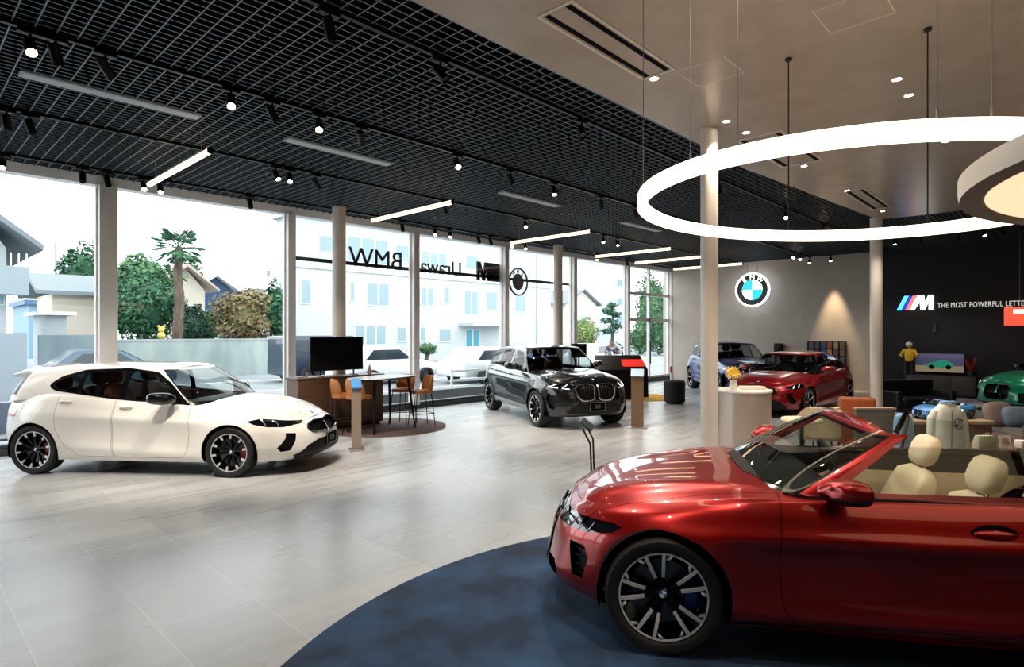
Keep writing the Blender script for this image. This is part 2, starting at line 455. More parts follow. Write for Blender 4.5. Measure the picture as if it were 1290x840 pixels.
def car_mats():
    M = {}
    M['black'] = mat('gloss black trim', '#08090b', .15, coat=.6)
    M['matt'] = mat('matt black plastic', '#060708', .5, spec=.3)
    M['gap'] = mat('panel gap black', '#050506', .9, spec=.1)
    M['tyre'] = mat('tyre rubber', '#0e0f11', .7)
    M['chrome'] = mat('satin chrome', '#c9ccd0', .18, 1)
    M['rimdark'] = mat('rim gloss black', '#101114', .3, .6)
    M['rimlight'] = mat('machined rim face', '#dcdee0', .28, .45)
    M['disc'] = mat('brake disc steel', '#6c6e70', .35, .9)
    M['lampglass'] = mat('headlamp dark lens', '#0b0d10', .06, coat=1)
    M['lampchrome'] = mat('headlamp reflector', '#9aa2ab', .2, .9)
    M['drl'] = glow('headlamp light guide', '#f4f8ff', 1.6)
    M['tail'] = mat('tail lamp red', '#9a1414', .15, coat=1, emit='#b01818', es=.25)
    M['pane'] = glass('car glass dark', (.74, .78, .77), .55, 1.5)
    M['paneclear'] = glass('car glass clear', (.66, .72, .70), .9, 1.45)
    M['panedark'] = glass('car glass privacy', (.42, .45, .46), .55, 1.5)
    M['frame'] = mat('number plate frame', '#8b8d90', .3, .6)
    M['bluecal'] = mat('blue brake caliper', '#1246a0', .35, coat=.5)
    M['redcal'] = mat('red brake caliper', '#a01018', .35, coat=.5)
    M['greycal'] = mat('grey brake caliper', '#4a4d50', .4)
    M['bluehub'] = mat('hub badge blue', '#2d86c8', .3)
    M['white'] = mat('white marking', '#f2f3f4', .4)
    return M
CM = car_mats()
def make_wheel(r, w, rr, caliper, style='double', n=5, face=None):
    """wheel meshes: axle along y, outer side +y, origin at the hub"""
    out = {}; h = w/2; face = face or CM['rimlight']
    prof = [(rr*.985, -h*.80), (rr+.012, -h*.92), (r*.93, -h*.99), (r*.985, -h*.82), (r, -h*.55), (r, h*.55), (r*.985, h*.82), (r*.945, h*.98), (rr+.03, h*1.0), (rr+.010, h*.9), (rr*.985, h*.80)]
    mb = MB(); mb.lathe(prof, 56, axis='y'); out['tyre'] = mb.build('tyre', CM['tyre'], smooth=50).data
    mb = MB()
    mb.lathe([(rr, h*.86), (rr*.985, h*.90), (rr*.955, h*.86), (rr*.945, h*.70), (rr*.90, -h*.3), (rr*.88, -h*.8)], 56, axis='y')   # barrel
    mb.mi = 1; mb.lathe([(rr*1.005, h*.86), (rr*1.0, h*.915), (rr*.965, h*.90), (rr*.96, h*.85)], 56, axis='y')
    mb.mi = 0
    yo = h*.60; hub = rr*.17
    mb.lathe([(.001, yo*.78), (hub*.6, yo*.80), (hub*.95, yo*.74), (hub*1.05, yo*.4)], 30, axis='y')
    def blade(a0, r0, a1, r1, w0, w1, y0, y1, th=.035, mi=0, lift=0):
        p0 = (r0*math.cos(a0), r0*math.sin(a0)); p1 = (r1*math.cos(a1), r1*math.sin(a1)); dx, dz = p1[0]-p0[0], p1[1]-p0[1]; L = math.hypot(dx, dz); nx, nz = -dz/L, dx/L
        ring = lambda p, ww, y: [(p[0]+nx*ww*.62, y-th, p[1]+nz*ww*.62), (p[0]+nx*ww*.5, y+lift, p[1]+nz*ww*.5), (p[0]-nx*ww*.5, y+lift, p[1]-nz*ww*.5), (p[0]-nx*ww*.62, y-th, p[1]-nz*ww*.62)]
        mb.mi = mi; mid = ((p0[0]+p1[0])/2, (p0[1]+p1[1])/2)
        mb.loft([ring(p0, w0, y0), ring(mid, (w0+w1)/2, (y0+y1)/2+.008), ring(p1, w1, y1)]); mb.mi = 0
    y0, y1 = yo*.80, h*.86
    for k in range(n):
        a = 2*PI*k/n+PI/2
        if style == 'double':
            for s in (-1, 1):
                blade(a+s*.20, hub*.7, a+s*.215, rr*.97, rr*.105, rr*.085, y0, y1)
                blade(a+s*.205, rr*.42, a+s*.215, rr*.965, rr*.075, rr*.07, y0*.5+y1*.5+.004, y1+.003, .012, 1, .003)
                # short branch that turns towards the neighbouring pair
                blade(a+s*.212, rr*.66, a+s*.40, rr*.965, rr*.05, rr*.06, y0*.3+y1*.7, y1, .03)
                blade(a+s*.30, rr*.84, a+s*.40, rr*.96, rr*.045, rr*.055, y1*.9+y0*.1, y1+.002, .012, 1, .003)
        elif style == 'star':
            for s in (-1, 1):
                blade(a+s*.12, hub*.7, a+s*.30, rr*.97, rr*.11, rr*.09, y0, y1)
            blade(a+.30, rr*.74, a+.30, rr*.965, rr*.08, rr*.11, y1*.8+y0*.2, y1+.002, .012, 1, .003)
            blade(a-.30, rr*.74, a-.30, rr*.965, rr*.08, rr*.11, y1*.8+y0*.2, y1+.002, .012, 1, .003)
        else:
            blade(a, hub*.7, a, rr*.97, rr*.22, rr*.15, y0, y1); blade(a, rr*.35, a, rr*.965, rr*.12, rr*.12, y0*.7+y1*.3+.004, y1+.003, .012, 1, .003)
    for k in range(5):
        a = 2*PI*k/5+PI/2+PI/5; mb.lathe([(.008, yo*.80), (.011, yo*.80), (.011, yo*.7)], 8, (hub*.72*math.cos(a), 0, hub*.72*math.sin(a)), 'y')
    out['rim'] = mb.build('rim', [CM['rimdark'], face], smooth=35).data
    mb = MB(); mb.lathe([(.05, -.01), (rr*.74, -.01), (rr*.74, .012), (.05, .012), (.05, -.01)], 40, axis='y'); out['brake_disc'] = mb.build('brake_disc', CM['disc'], smooth=30).data
    mb = MB(); prof = [(rr*.50, -.045), (rr*.84, -.045), (rr*.86, .02), (rr*.78, .045), (rr*.52, .045), (rr*.50, -.045)]
    mb.lathe(prof, 10, axis='y', a0=-.55, a1=.55, cap=False)
    for a in (-.55, .55):
        mb.b.faces.new([mb.b.verts.new((p*math.cos(a), q, p*math.sin(a))) for p, q in prof[:-1]])
    out['brake_caliper'] = mb.build('brake_caliper', caliper, smooth=30).data
    mb = MB(); mb.lathe([(.0005, yo*.80+.006), (.028, yo*.80+.005), (.034, yo*.80)], 20, axis='y')
    for a0 in (0, PI):
        mb.mi = 1; mb.lathe([(.001, yo*.80+.0075), (.022, yo*.80+.0068)], 6, axis='y', a0=a0, a1=a0+PI/2)
        mb.mi = 2; mb.lathe([(.001, yo*.80+.0075), (.022, yo*.80+.0068)], 6, axis='y', a0=a0+PI/2, a1=a0+PI)
    out['hub_cap'] = mb.build('hub_cap', [CM['black'], CM['bluehub'], CM['white']], smooth=30).data
    for k in ('tyre', 'rim', 'brake_disc', 'brake_caliper', 'hub_cap'):
        for o in [o for o in COL.objects if o.data == out[k]]: bpy.data.objects.remove(o)
    return out
def put_wheel(W, parent, x, y, z, steer=0, calang=0, spin=0, label=None):
    o = link('wheel', W['tyre'], parent, (x, y, z), (PI if y < 0 else 0)+steer)
    if label: o['label'] = label
    for k in ('rim', 'brake_disc', 'brake_caliper', 'hub_cap'):
        c = link(k, W[k], o)
        if k == 'brake_caliper': c.rotation_euler = (0, calang, 0)
        elif spin: c.rotation_euler = (0, spin, 0)
    return o
def seat(parent, x, y, z, m, name='front_seat', w=.5, back=.58, tilt=.30, head=True, m2=None):
    """bucket seat facing +x"""
    mb = MB(); n = 26
    def ringb(h, ww, dd, bol):
        out = []
        cx = x-math.sin(tilt)*h-.22; cz = z+.16+math.cos(tilt)*h
        for k in range(n):
            t = 2*PI*k/n; c, s = math.cos(t), math.sin(t)
            yy = ww*math.copysign(abs(s)**.55, s); dx = dd*math.copysign(abs(c)**.7, c)
            if c > 0: dx += bol*(abs(yy)/ww)**3-bol*.25
            out.append((cx+dx*math.cos(tilt), y+yy, cz+dx*math.sin(tilt)))
        return out
    hs = [(0, .6, .06, 0), (.03, .88, .08, .03), (.12, 1.0, .085, .07), (.28, .98, .08, .075), (.42, .93, .075, .055), (.52, .86, .065, .03), (back-.01, .66, .05, .0), (back+.015, .45, .03, 0)]
    mb.loft([ringb(h, w/2*a, d, b) for h, a, d, b in hs])
    # cushion
    rs = []
    for k, (xx, ww, zz, th) in enumerate([(-.26, .7, .0, .06), (-.22, .92, .01, .09), (-.05, 1.0, .0, .10), (.15, .98, .02, .10), (.25, .9, .03, .08), (.30, .75, .02, .05)]):
        ring = []
        for q in range(n):
            t = 2*PI*q/n; c, s = math.cos(t), math.sin(t); yy = w/2*ww*math.copysign(abs(c)**.5, c); dz = th*math.copysign(abs(s)**.7, s)
            if s > 0: dz += .05*(abs(yy)/(w/2*ww))**3-.02
            ring.append((x+xx, y+yy, z+.08+zz+dz))
        rs.append(ring)
    mb.loft(rs)
    o = mb.build(name, m, parent, smooth=60)
    if head:
        mb = MB(); rs = []
        for h, a, d in ((-.01, .5, .03), (.01, .8, .05), (.06, 1, .062), (.13, 1, .06), (.18, .9, .05), (.205, .65, .03), (.212, .3, .012)):
            hh = back+.045+h; cx = x-math.sin(tilt)*hh-.225+.02; cz = z+.16+math.cos(tilt)*hh
            rs.append([(cx+d*math.copysign(abs(math.cos(t))**.7, math.cos(t)), y+.135*a*math.copysign(abs(math.sin(t))**.6, math.sin(t)), cz+.25*d*math.cos(t)) for t in [2*PI*k/n for k in range(n)]])
        mb.loft(rs); hr = mb.build('headrest', m, o, smooth=60)
        mb = MB()
        for s in (-1, 1):
            h0, h1 = back-.03, back+.09
            mb.tube([(x-math.sin(tilt)*h0-.225, y+s*.06, z+.16+math.cos(tilt)*h0), (x-math.sin(tilt)*h1-.21, y+s*.06, z+.16+math.cos(tilt)*h1)], .007, 8)
        mb.build('headrest_post', CM['chrome'], o)
    return o
def steering_wheel(parent, x, y, z, tilt=.45):
    mb = MB(); rr = .18; c = Vector((x, y, z)); ax = Vector((-math.cos(tilt), 0, math.sin(tilt))); u = Vector((0, 1, 0)); v = ax.cross(u)
    mb.tube([c+u*rr*math.cos(a)+v*rr*math.sin(a) for a in [2*PI*k/32 for k in range(32)]], .016, 10, closed=True)
    for a in (0, PI, -PI/2 if v.z > 0 else PI/2): mb.bar(c, c+u*rr*math.cos(a)+v*rr*math.sin(a), .035, .02, up=ax)
    mb.ball(c, .06, 16, 8, (.5, 1, .8)); mb.bar(c, c-ax*.35, .05, .05)
    return mb.build('steering_wheel', CM['matt'], parent)
def lofted(mb, rings): return mb.loft(rings)
def emblem(parent, c, n, up, r, m_ring=None):
    """round badge: dark ring with blue and white quarters"""
    n = Vector(n).normalized(); up = Vector(up); x = up.cross(n).normalized(); y = n.cross(x); c = Vector(c); mb = MB()
    def arc(r0, r1, a0, a1, h, k):
        ps = [a0+(a1-a0)*i/k for i in range(k+1)]
        for a, b in zip(ps, ps[1:]):
            P = lambda rr, t: c+x*rr*math.cos(t)+y*rr*math.sin(t)+n*h
            if r0 > 0: mb.quad(P(r0, a), P(r1, a), P(r1, b), P(r0, b))
            else: mb._new([mb.b.faces.new([mb.b.verts.new(q) for q in (c+n*h, P(r1, a), P(r1, b))])])
    mb.mi = 0; arc(r*.62, r, 0, 2*PI, .004, 24); mb.mi = 1; arc(r*.95, r*1.04, 0, 2*PI, .005, 24)
    for k in range(4): mb.mi = 2 if k % 2 == 0 else 3; arc(0, r*.62, k*PI/2, (k+1)*PI/2, .005, 6)
    return mb.build('emblem', [CM['black'], CM['chrome'], CM['white'], CM['bluehub']], parent, smooth=0)
def build_car(S, label, loc, rz, group=None):
    D = S['draw']; H = S['house']; wb2 = S['wb']/2; nose = wb2+S['fo']; tail = -(wb2+S['ro']); op = S.get('open', False)
    root = thing(S.get('name', 'car'), label, 'car', (loc[0], loc[1], 0), rz, group); paint = S['paint']
    low = lower_shell(S); hou = house_shell(S)
    def tree(fs):
        V, F = [], []
        for f in fs:
            F.append(list(range(len(V), len(V)+len(f)))); V += [Vector(p[:3]) for p in f]
        return BVHTree.FromPolygons(V, F)
    tl, th = tree(low), tree(hou)
    def pf(y, z, out=.0):           # onto the front
        h = tl.ray_cast(Vector((nose+1, max(abs(y), .012), z)), Vector((-1, 0, 0)))
        p, n = (h[0], h[1]) if h[0] else (Vector((nose-.1, abs(y), z)), Vector((1, 0, 0)))
        n = Vector(n); p = p+n*out; return Vector((p.x, math.copysign(p.y, y), p.z))
    def pr(y, z, out=.0):
        h = tl.ray_cast(Vector((tail-1, abs(y), z)), Vector((1, 0, 0))); p = h[0] or Vector((tail+.1, abs(y), z)); p = p+Vector(h[1] or (-1, 0, 0))*out; return Vector((p.x, math.copysign(p.y, y), p.z))
    def ps(x, z, out=.0, t=None):   # onto the flank
        h = (t or tl).ray_cast(Vector((x, 3, z)), Vector((0, -1, 0))); p = h[0] or Vector((x, S['w']/2, z)); return p+Vector(h[1] or (0, 1, 0))*out
    def pt(x, y, out=0.):
        h = tl.ray_cast(Vector((x, abs(y), 3)), Vector((0, 0, -1))); p = h[0] or Vector((x, abs(y), .9)); p = p+Vector(h[1] or (0, 0, 1))*out; return Vector((p.x, math.copysign(p.y, y), p.z))
    G = {'body': low, 'gap': []}
    cen = lambda f: [sum(p[k] for p in f)/len(f) for k in range(8)]
    def take(poly, cf, filt, src=('body',)):
        got = []
        for k in src:
            i, G[k] = split(G[k], poly, cf, filt); got += i
        return got
    def panel(name, poly, cf, filt, src=('body',), gap=None):
        g = gap or S.get('gap', .004); big = take(grow(poly, g), cf, filt, src); ins, band = split(big, poly, cf, filt)
        G['gap'] += shifted(band, .010)+walls(ins, .012)+walls(band, .010); G[name] = ins
    # wheel openings
    for sx in (wb2, -wb2):
        ins = take(circle(sx, S['rw'], S['ra']), SIDE, lambda f: cen(f)[1] > .3)
        G['gap'] += [w for w in walls(ins, .05) if math.hypot(w[0][0]-sx, w[0][2]-S['rw']) > S['ra']-.01]
    top = lambda f: cen(f)[7] > .9
    if 'hood' in D: panel('hood', [(x, y) for x, y in D['hood']], TOP, lambda f: cen(f)[7] > .80 and cen(f)[0] > 0)
    side = lambda f: cen(f)[1] > .35 and .25 < cen(f)[6] < .85 and cen(f)[7] < 1.5
    doors = []
    for k, poly in enumerate(D['doors']):
        panel('door%d' % k, rounded(poly, .05), SIDE, side); doors.append('door%d' % k)
    if not op:
        cb = []
        for k in range(13):
            a = PI/2*(1-k/12); cb.append((H['bf']-H['bfc']+(H['bfc']-.03)*math.sin(a)**(2/H['n']), (H['wb']-.025)*max(math.cos(a), 0)**(2/H['m'])))
        for k in range(13):
            a = PI/2*k/12; cb.append((H['br']+H['brc']-(H['brc']-.03)*math.sin(a)**(2/H['n']), (H['wb']-.025)*H.get('wr', 1)*max(math.cos(a), 0)**(2/H['m'])))
        D = dict(D); D['cabin'] = [(H['bf']-.03, -.3)]+cb[1:-1]+[(H['br']+.03, -.3)]
    if 'cabin' in D: take(D['cabin'], TOP, lambda f: cen(f)[7] >= .995, ('body', 'gap', 'hood')+tuple(doors))
    fr = lambda f: cen(f)[0] > wb2+.05
    FS = tuple(k for k in ('body', 'hood', 'gap') if k in G)
    # lamps and openings of the front
    for key in ('headlight', 'kidney', 'intake', 'duct'):
        for poly in ([D[key]] if key in D else []):
            cf = SIDE if D.get(key+'_view') == 'side' else FRONT
            ins = take(poly, cf, fr, FS); dep = {'headlight': .004, 'kidney': .045, 'intake': .06, 'duct': .05}[key]
            if key == 'kidney' or key == 'intake':
                o = soup_mesh({'kidney': 'kidney_grille', 'intake': 'lower_intake'}[key], [shifted(ins, dep), walls(ins, dep)], [CM['matt'], CM['black']], root, both=True) if key == 'kidney' else [soup_mesh('lower_intake', [shifted(mirrored(ins) if sd else ins, dep), walls(mirrored(ins) if sd else ins, dep)], [CM['matt'], CM['black']], root) for sd in (0, 1)][0]
            elif key == 'duct':
                for sd in (0, 1): o = soup_mesh('air_duct', [shifted(mirrored(ins) if sd else ins, dep), walls(mirrored(ins) if sd else ins, dep)], [CM['matt'], CM['black']], root)
            else:
                for sd in (0, 1):
                    o = soup_mesh('headlight', [shifted(mirrored(ins) if sd else ins, dep), walls(mirrored(ins) if sd else ins, dep)], [CM['lampglass'], CM['black']], root)
                    for sub, lines, rr_, m_ in D.get('lamp_lines', []):
                        for ln in lines:
                            mb = MB()
                            pts = []
                            for a, b in zip(ln, ln[1:]):
                                for i in range(5): pts.append((a[0]+(b[0]-a[0])*i/5, a[1]+(b[1]-a[1])*i/5))
                            pts.append(ln[-1])
                            q = [(pf(y, z, .002) if cf is FRONT else ps(y, z, .002)) for y, z in pts]
                            mb.tube([(p.x, -p.y if sd else p.y, p.z) for p in q], rr_, 6)
                            mb.build(sub, CM[m_], o)
            if key in D.get('outline', {}):
                rr_, m_ = D['outline'][key]; mb = MB(); pg = rounded(poly, .02, 3)
                for sd in (1, -1):
                    q = []
                    for i in range(len(pg)):
                        a, b = pg[i], pg[(i+1) % len(pg)]; k = max(1, int(math.hypot(a[0]-b[0], a[1]-b[1])/.03))
                        q += [pf(a[0]+(b[0]-a[0])*j/k, a[1]+(b[1]-a[1])*j/k, .004) for j in range(k)]
                    mb.tube([(p.x, p.y*sd, p.z) for p in q], rr_, 6, closed=True)
                mb.build('grille_frame', CM[m_], o)
            if key in D.get('bars', {}):
                n_, wd, m_, horiz = D['bars'][key]; mbs = (MB(), MB()); ys = [p[0] for p in poly]; zs = [p[1] for p in poly]
                def spans(c, ax):
                    xs = []
                    for i in range(len(poly)):
                        a, b = poly[i], poly[(i+1) % len(poly)]
                        if (a[ax]-c)*(b[ax]-c) < 0: t = (c-a[ax])/(b[ax]-a[ax]); xs.append(a[1-ax]+(b[1-ax]-a[1-ax])*t)
                    return sorted(xs)
                for i in range(n_):
                    c = (min(zs)+(max(zs)-min(zs))*(i+.5)/n_) if horiz else (min(ys)+(max(ys)-min(ys))*(i+.5)/n_)
                    sp = spans(c, 1 if horiz else 0)
                    for a, b in zip(sp[::2], sp[1::2]):
                        pts = [(a+(b-a)*k/6, c) if horiz else (c, a+(b-a)*k/6) for k in range(7)]
                        for sd, mb in zip((1, -1), mbs): mb.tube([(p.x, p.y*sd, p.z) for p in [pf(y, z, -.015) for y, z in pts]], wd, 5)
                for mb in mbs: mb.build('grille_slats' if key == 'kidney' else 'intake_slats', CM[m_], o)
    if 'tail' in D:
        ins = take(D['tail'], SIDE if D.get('tail_view') == 'side' else FRONT, lambda f: cen(f)[0] < -wb2-.1 and cen(f)[7] < 1.3)
        for sd in (0, 1):
            soup_mesh('tail_light', [shifted(mirrored(ins) if sd else ins, -.004), walls(mirrored(ins) if sd else ins, -.004)], [CM['tail'], CM['black']], root)
    for nm, poly, view, dark, reg in D.get('black', []):    # cladding, splitters, diffusers
        cf = {'s': SIDE, 'f': FRONT, 't': TOP}[view]
        flt = {'front': fr, 'rear': lambda f: cen(f)[0] < -wb2-.1, 'side': lambda f: cen(f)[1] > .4 and cen(f)[7] < 1, 'any': lambda f: True}[reg]
        ins = take(poly, cf, flt, ('body',)+tuple(doors)); 
        if ins: soup_mesh(nm, [shifted(ins, -.003)+walls(ins, -.003)], [CM[dark]], root, both=True)
    # glasshouse
    hs = hou
    dlo = D['dlo']; trim = []; panes = []
    sflt = lambda f: cen(f)[6] > D.get('sa', .30)-.03 and cen(f)[6] < D.get('sc', .84) and cen(f)[7] < 1.0
    if op:
        for nm, poly in D['panes']:
            i, hs = split(hs, poly, SIDE, sflt); panes.append((nm, i, 'paneclear'))
    else:
        i, hs = split(hs, grow(rounded(dlo, .04), .022), SIDE, sflt)
        for nm, poly, gm in D['panes']:
            p, i = split(i, rounded(poly, .03), SIDE, sflt); panes.append((nm, p, gm))
        trim = i
    s1 = D.get('sw', .262)
    i, hs = split(hs, [(-.01, -.02), (s1, -.02), (s1+D.get('swt', 0), .965), (-.01, .965)], ST, lambda f: cen(f)[7] < 1 and cen(f)[6] < .5)
    core, frit = split(i, [(-.02, .12), (s1-.014, .12), (s1-.014+D.get('swt', 0), .94), (-.02, .94)], ST)
    o = soup_mesh('windshield', [core], [CM[D.get('wsmat', 'paneclear')]], root, both=True)
    if frit: soup_mesh('windshield_border', [frit], [CM['black']], o, both=True)
    if not op:
        s2 = D.get('sr', .80)
        i, hs = split(hs, [(s2, D.get('rg0', .05)), (1.01, D.get('rg0', .05)), (1.01, .94), (s2, .94)], ST, lambda f: cen(f)[7] < 1 and cen(f)[6] > .5)
        soup_mesh('rear_window', [i], [CM['panedark']], root, both=True)
        if 'roofblack' in D:
            i, hs = split(hs, D['roofblack'], TOP, lambda f: cen(f)[7] > 1.05)
            soup_mesh('glass_roof', [i], [CM['black']], root, both=True)
    else:
        hs = [f for f in hs if (cen(f)[6] < D['sk'] and cen(f)[7] < 1.0) or (cen(f)[7] >= .999 and cen(f)[0] > H['tf']-D.get('header', .10) and cen(f)[6] < .34)]
        hs = hs+[[tuple(p[:3])+tuple(-a for a in p[3:6])+p[6:] for p in reversed(f)] for f in shifted(hs, .03)]+walls(hs, .03)
    soup_mesh('body', [G['body']+([] if op else hs), G['gap']], [paint, CM['gap']], root, both=True)
    if op: soup_mesh('windshield_frame', [hs], [paint], root, both=True)
    if 'hood' in G: soup_mesh('hood', [G['hood']], [paint], root, both=True)
    for nm, i, gm in panes:
        for sd in (0, 1):
            if i: soup_mesh(nm, [mirrored(i) if sd else i], [CM[gm]], root)
    if trim:
        for sd in (0, 1):
            tf = shifted(trim, -.002); tf = mirrored(tf) if sd else tf
            soup_mesh('window_trim', [tf], [CM[D.get('trim', 'black')]], root)
    dobj = {}
    for k, d in enumerate(doors):
        for sd in (0, 1):
            dobj[(k, sd)] = soup_mesh('door', [mirrored(G[d]) if sd else G[d]], [paint], root)
    for k, (hx, hz, hl) in enumerate(D['handles']):
        for sd in (0, 1):
            mb = MB(); sg = -1 if sd else 1
            if D.get('flush'):
                c = ps(hx, hz)
                mb.ball((c.x, (c.y-.004)*sg, c.z), 1, 20, 10, (hl*.52, .012, .056))
                mb.mi = 1; mb.ball((c.x, (c.y+.004)*sg, c.z+.004), 1, 20, 10, (hl*.47, .024, .026)); mb.mi = 0
                mb.build('door_handle', [CM['gap'], paint], dobj[(k, sd)])
            else:
                q = [ps(hx+hl*(t-.5), hz, .028*math.sin(PI*t)**.4) for t in [j/10 for j in range(11)]]
                mb.tube([(p.x, p.y*sg, p.z) for p in q], [.010]+[.014]*9+[.010], 8); mb.build('door_handle', paint, dobj[(k, sd)])
    if 'belt' in D:
        for sd in (1, -1):
            mb = MB(); x0, x1, zz = D['belt']
            q = [th.ray_cast(Vector((x, 3, zz)), Vector((0, -1, 0)))[0] for x in np.linspace(x0, x1, 24)]
            for p, p2 in zip(q, q[1:]): 
                if p and p2: mb.bar((p.x, sd*(p.y+.004), p.z), (p2.x, sd*(p2.y+.004), p2.z), .035, .022)
            mb.build('belt_moulding', CM['black'], root)
    for vx, v0, v1 in D.get('seals', []):
        for sd in (1, -1):
            q = [th.ray_cast(Vector((vx, 3, z)), Vector((0, -1, 0)))[0] for z in np.linspace(v0, v1, 8)]; mb = MB()
            for p, p2 in zip(q, q[1:]): mb.bar((p.x, sd*(p.y+.003), p.z), (p2.x, sd*(p2.y+.003), p2.z), .018, .03, (0, 1, 0))
            mb.build('window_seal', CM['black'], root, smooth=0)
    if 'sail' in D:
        for sd in (1, -1):
            mb = MB(); q = [ps(x, z, .006, th) for x, z in D['sail']]; mb._new([mb.b.faces.new([mb.b.verts.new((p.x, p.y*sd, p.z)) for p in q])]); mb.build('mirror_mount', CM['black'], root, smooth=0)
    # mirrors
    mx, my, mz, msx = D['mirror']
    for sd in (1, -1):
        mb = MB(); rs = []
        for k, (dx, a, b) in enumerate([(.075, .25, .2), (.068, .6, .55), (.04, .88, .85), (0, 1, 1), (-.05, 1, 1), (-.075, .96, .96), (-.08, .88, .88)]):
            rs.append([(mx+dx*msx+(.02 if abs(math.cos(t)) > .5 and math.cos(t) > 0 else 0)*0-(.03*math.cos(t))*msx, sd*(my+.105*msx*a*math.copysign(abs(math.cos(t))**.75, math.cos(t))), mz+.062*msx*b*math.copysign(abs(math.sin(t))**.75, math.sin(t))+.012*math.cos(t)) for t in [2*PI*j/24 for j in range(24)]])
        mb.loft(rs)
        for f in mb.b.faces:
            if f.calc_center_median().z < mz-.018*msx: f.material_index = 1
        o = mb.build('mirror', [S.get('mirrorpaint', paint), CM['black']], root, smooth=60)
        mb = MB(); b0 = Vector((mx+.03, sd*(my-.20), mz-.09)); mb.bar(b0, (mx-.0, sd*(my-.04), mz-.04), .05, .022); mb.build('mirror_arm', CM['black'], o)
        mb = MB(); mb.loft([[(mx-.0805*msx-(.03*math.cos(t))*msx-.001, sd*(my+.085*msx*math.cos(t)), mz+.047*msx*math.sin(t)) for t in [2*PI*j/20 for j in range(20)]], [(mx-.083*msx-(.03*math.cos(t))*msx, sd*(my+.083*msx*math.cos(t)), mz+.046*msx*math.sin(t)) for t in [2*PI*j/20 for j in range(20)]]]); mb.build('mirror_glass', CM['chrome'], o)
    if 'skirt' in D:
        for sd in (1, -1):
            mb = MB(); x0, x1, z0, z1 = D['skirt']; rs = []
            for x in np.linspace(x0, x1, 14):
                p = ps(x, z1-.01); e_ = min(1, min(x-x0, x1-x)/.15+.2)
                rs.append([(x, sd*(p.y-.03), z1), (x, sd*(p.y+.004), z1), (x, sd*(p.y+.016*e_), (z0+z1)/2), (x, sd*(p.y+.004*e_), z0), (x, sd*(p.y-.05), z0)])
            mb.loft(rs); mb.build('side_skirt', paint, root, smooth=30)
    # under the car
    mb = MB(); zbf = crv(S['zb']); W_ = S['w']/2-.12; xs = np.linspace(tail+.25, nose-.25, 26)
    for x0, x1 in zip(xs, xs[1:]):
        m_ = (x0+x1)/2
        wy = W_ if min(abs(m_-wb2), abs(m_+wb2)) > S['ra'] else W_-.28
        wy = min(wy, W_*min(1, (min(nose-m_, m_-tail)/.8)**.6))
        mb.quad((x0, -wy, float(zbf(x0))+.012), (x0, wy, float(zbf(x0))+.012), (x1, wy, float(zbf(x1))+.012), (x1, -wy, float(zbf(x1))+.012))
    for sx in (wb2, -wb2):
        for sd in (1, -1):
            y0, y1 = (S['w']/2-.035)*sd, (S['w']/2-.36)*sd; a0, a1 = -.30, PI+.30; n = 20; P = lambda a, y, r: (sx+r*math.cos(a), y, S['rw']+r*math.sin(a))
            for k in range(n):
                a, b = a0+(a1-a0)*k/n, a0+(a1-a0)*(k+1)/n; rr_ = S['ra']+.004
                mb.quad(P(a, y0, rr_), P(b, y0, rr_), P(b, y1, rr_), P(a, y1, rr_)); mb._new([mb.b.faces.new([mb.b.verts.new(p) for p in (P(a, y1, rr_), P(b, y1, rr_), (sx, y1, S['rw']))])])
    mb.build('underbody', CM['gap'], root, smooth=0, fix=False)
    # wheels
    WH = make_wheel(S['rw'], S['tw'], S['rim'], S['cal'], S.get('style', 'double'), S.get('nsp', 5))
    yo = S['w']/2-S['tw']/2-S.get('tuck', .02)
    for x, dy, st in ((wb2, 0, S.get('steer', 0)), (-wb2, S.get('rtuck', 0), 0)):
        for sd in (1, -1):
            ca = S.get('calang', PI) if x > 0 else 0
            put_wheel(WH, root, x, sd*(yo-dy), S['rw']-.004, st, (ca if sd > 0 else PI-ca), S.get('spin', .2))
    # cabin
    C = S['cabin']
    for nm, x, y, w, b in C['seats']: seat(root, x, y, C['z'], S['leather'], nm, w, b, C.get('tilt', .3), m2=None)
    dx, dz, dw = C['dash']; mb = MB()
    mb.loft([[(dx+a, y, dz+b) for a, b in ((.42, -.02), (.25, .03), (.05, .04-.03*abs(y)), (-.12, .02), (-.20, -.05), (-.20, -.14), (-.08, -.26), (.42, -.3))] for y in np.linspace(-dw, dw, 13)])
    mb.build('dashboard', CM['matt'], root)
    steering_wheel(root, dx-.34, C['drive']*.37, dz+.01)
    if C.get('floor', True):
        zf = max(C['z']-.14, S['zb'][2][1]+.02)
        mb = MB(); mb.box((tail+.55, -S['w']/2+.16, zf), (dx+.45, S['w']/2-.16, zf+.03)); mb.box((tail+.7, -.12, zf+.01), (dx+.1, .12, C['z']+.16), .03)
        for sd in (1, -1):
            mb.box((tail+.6, sd*(S['w']/2-.14)-.035, zf+.01), (dx+.3, sd*(S['w']/2-.14)+.035, C['beltz']-.12), .03); mb.mi = 1; mb.box((tail+.6, sd*(S['w']/2-.14)-.045, C['beltz']-.118), (dx+.3, sd*(S['w']/2-.14)+.04, C['beltz']), .02); mb.mi = 0
        mb.build('cabin_lining', [S.get('lining', CM['matt']), CM['matt']], root)
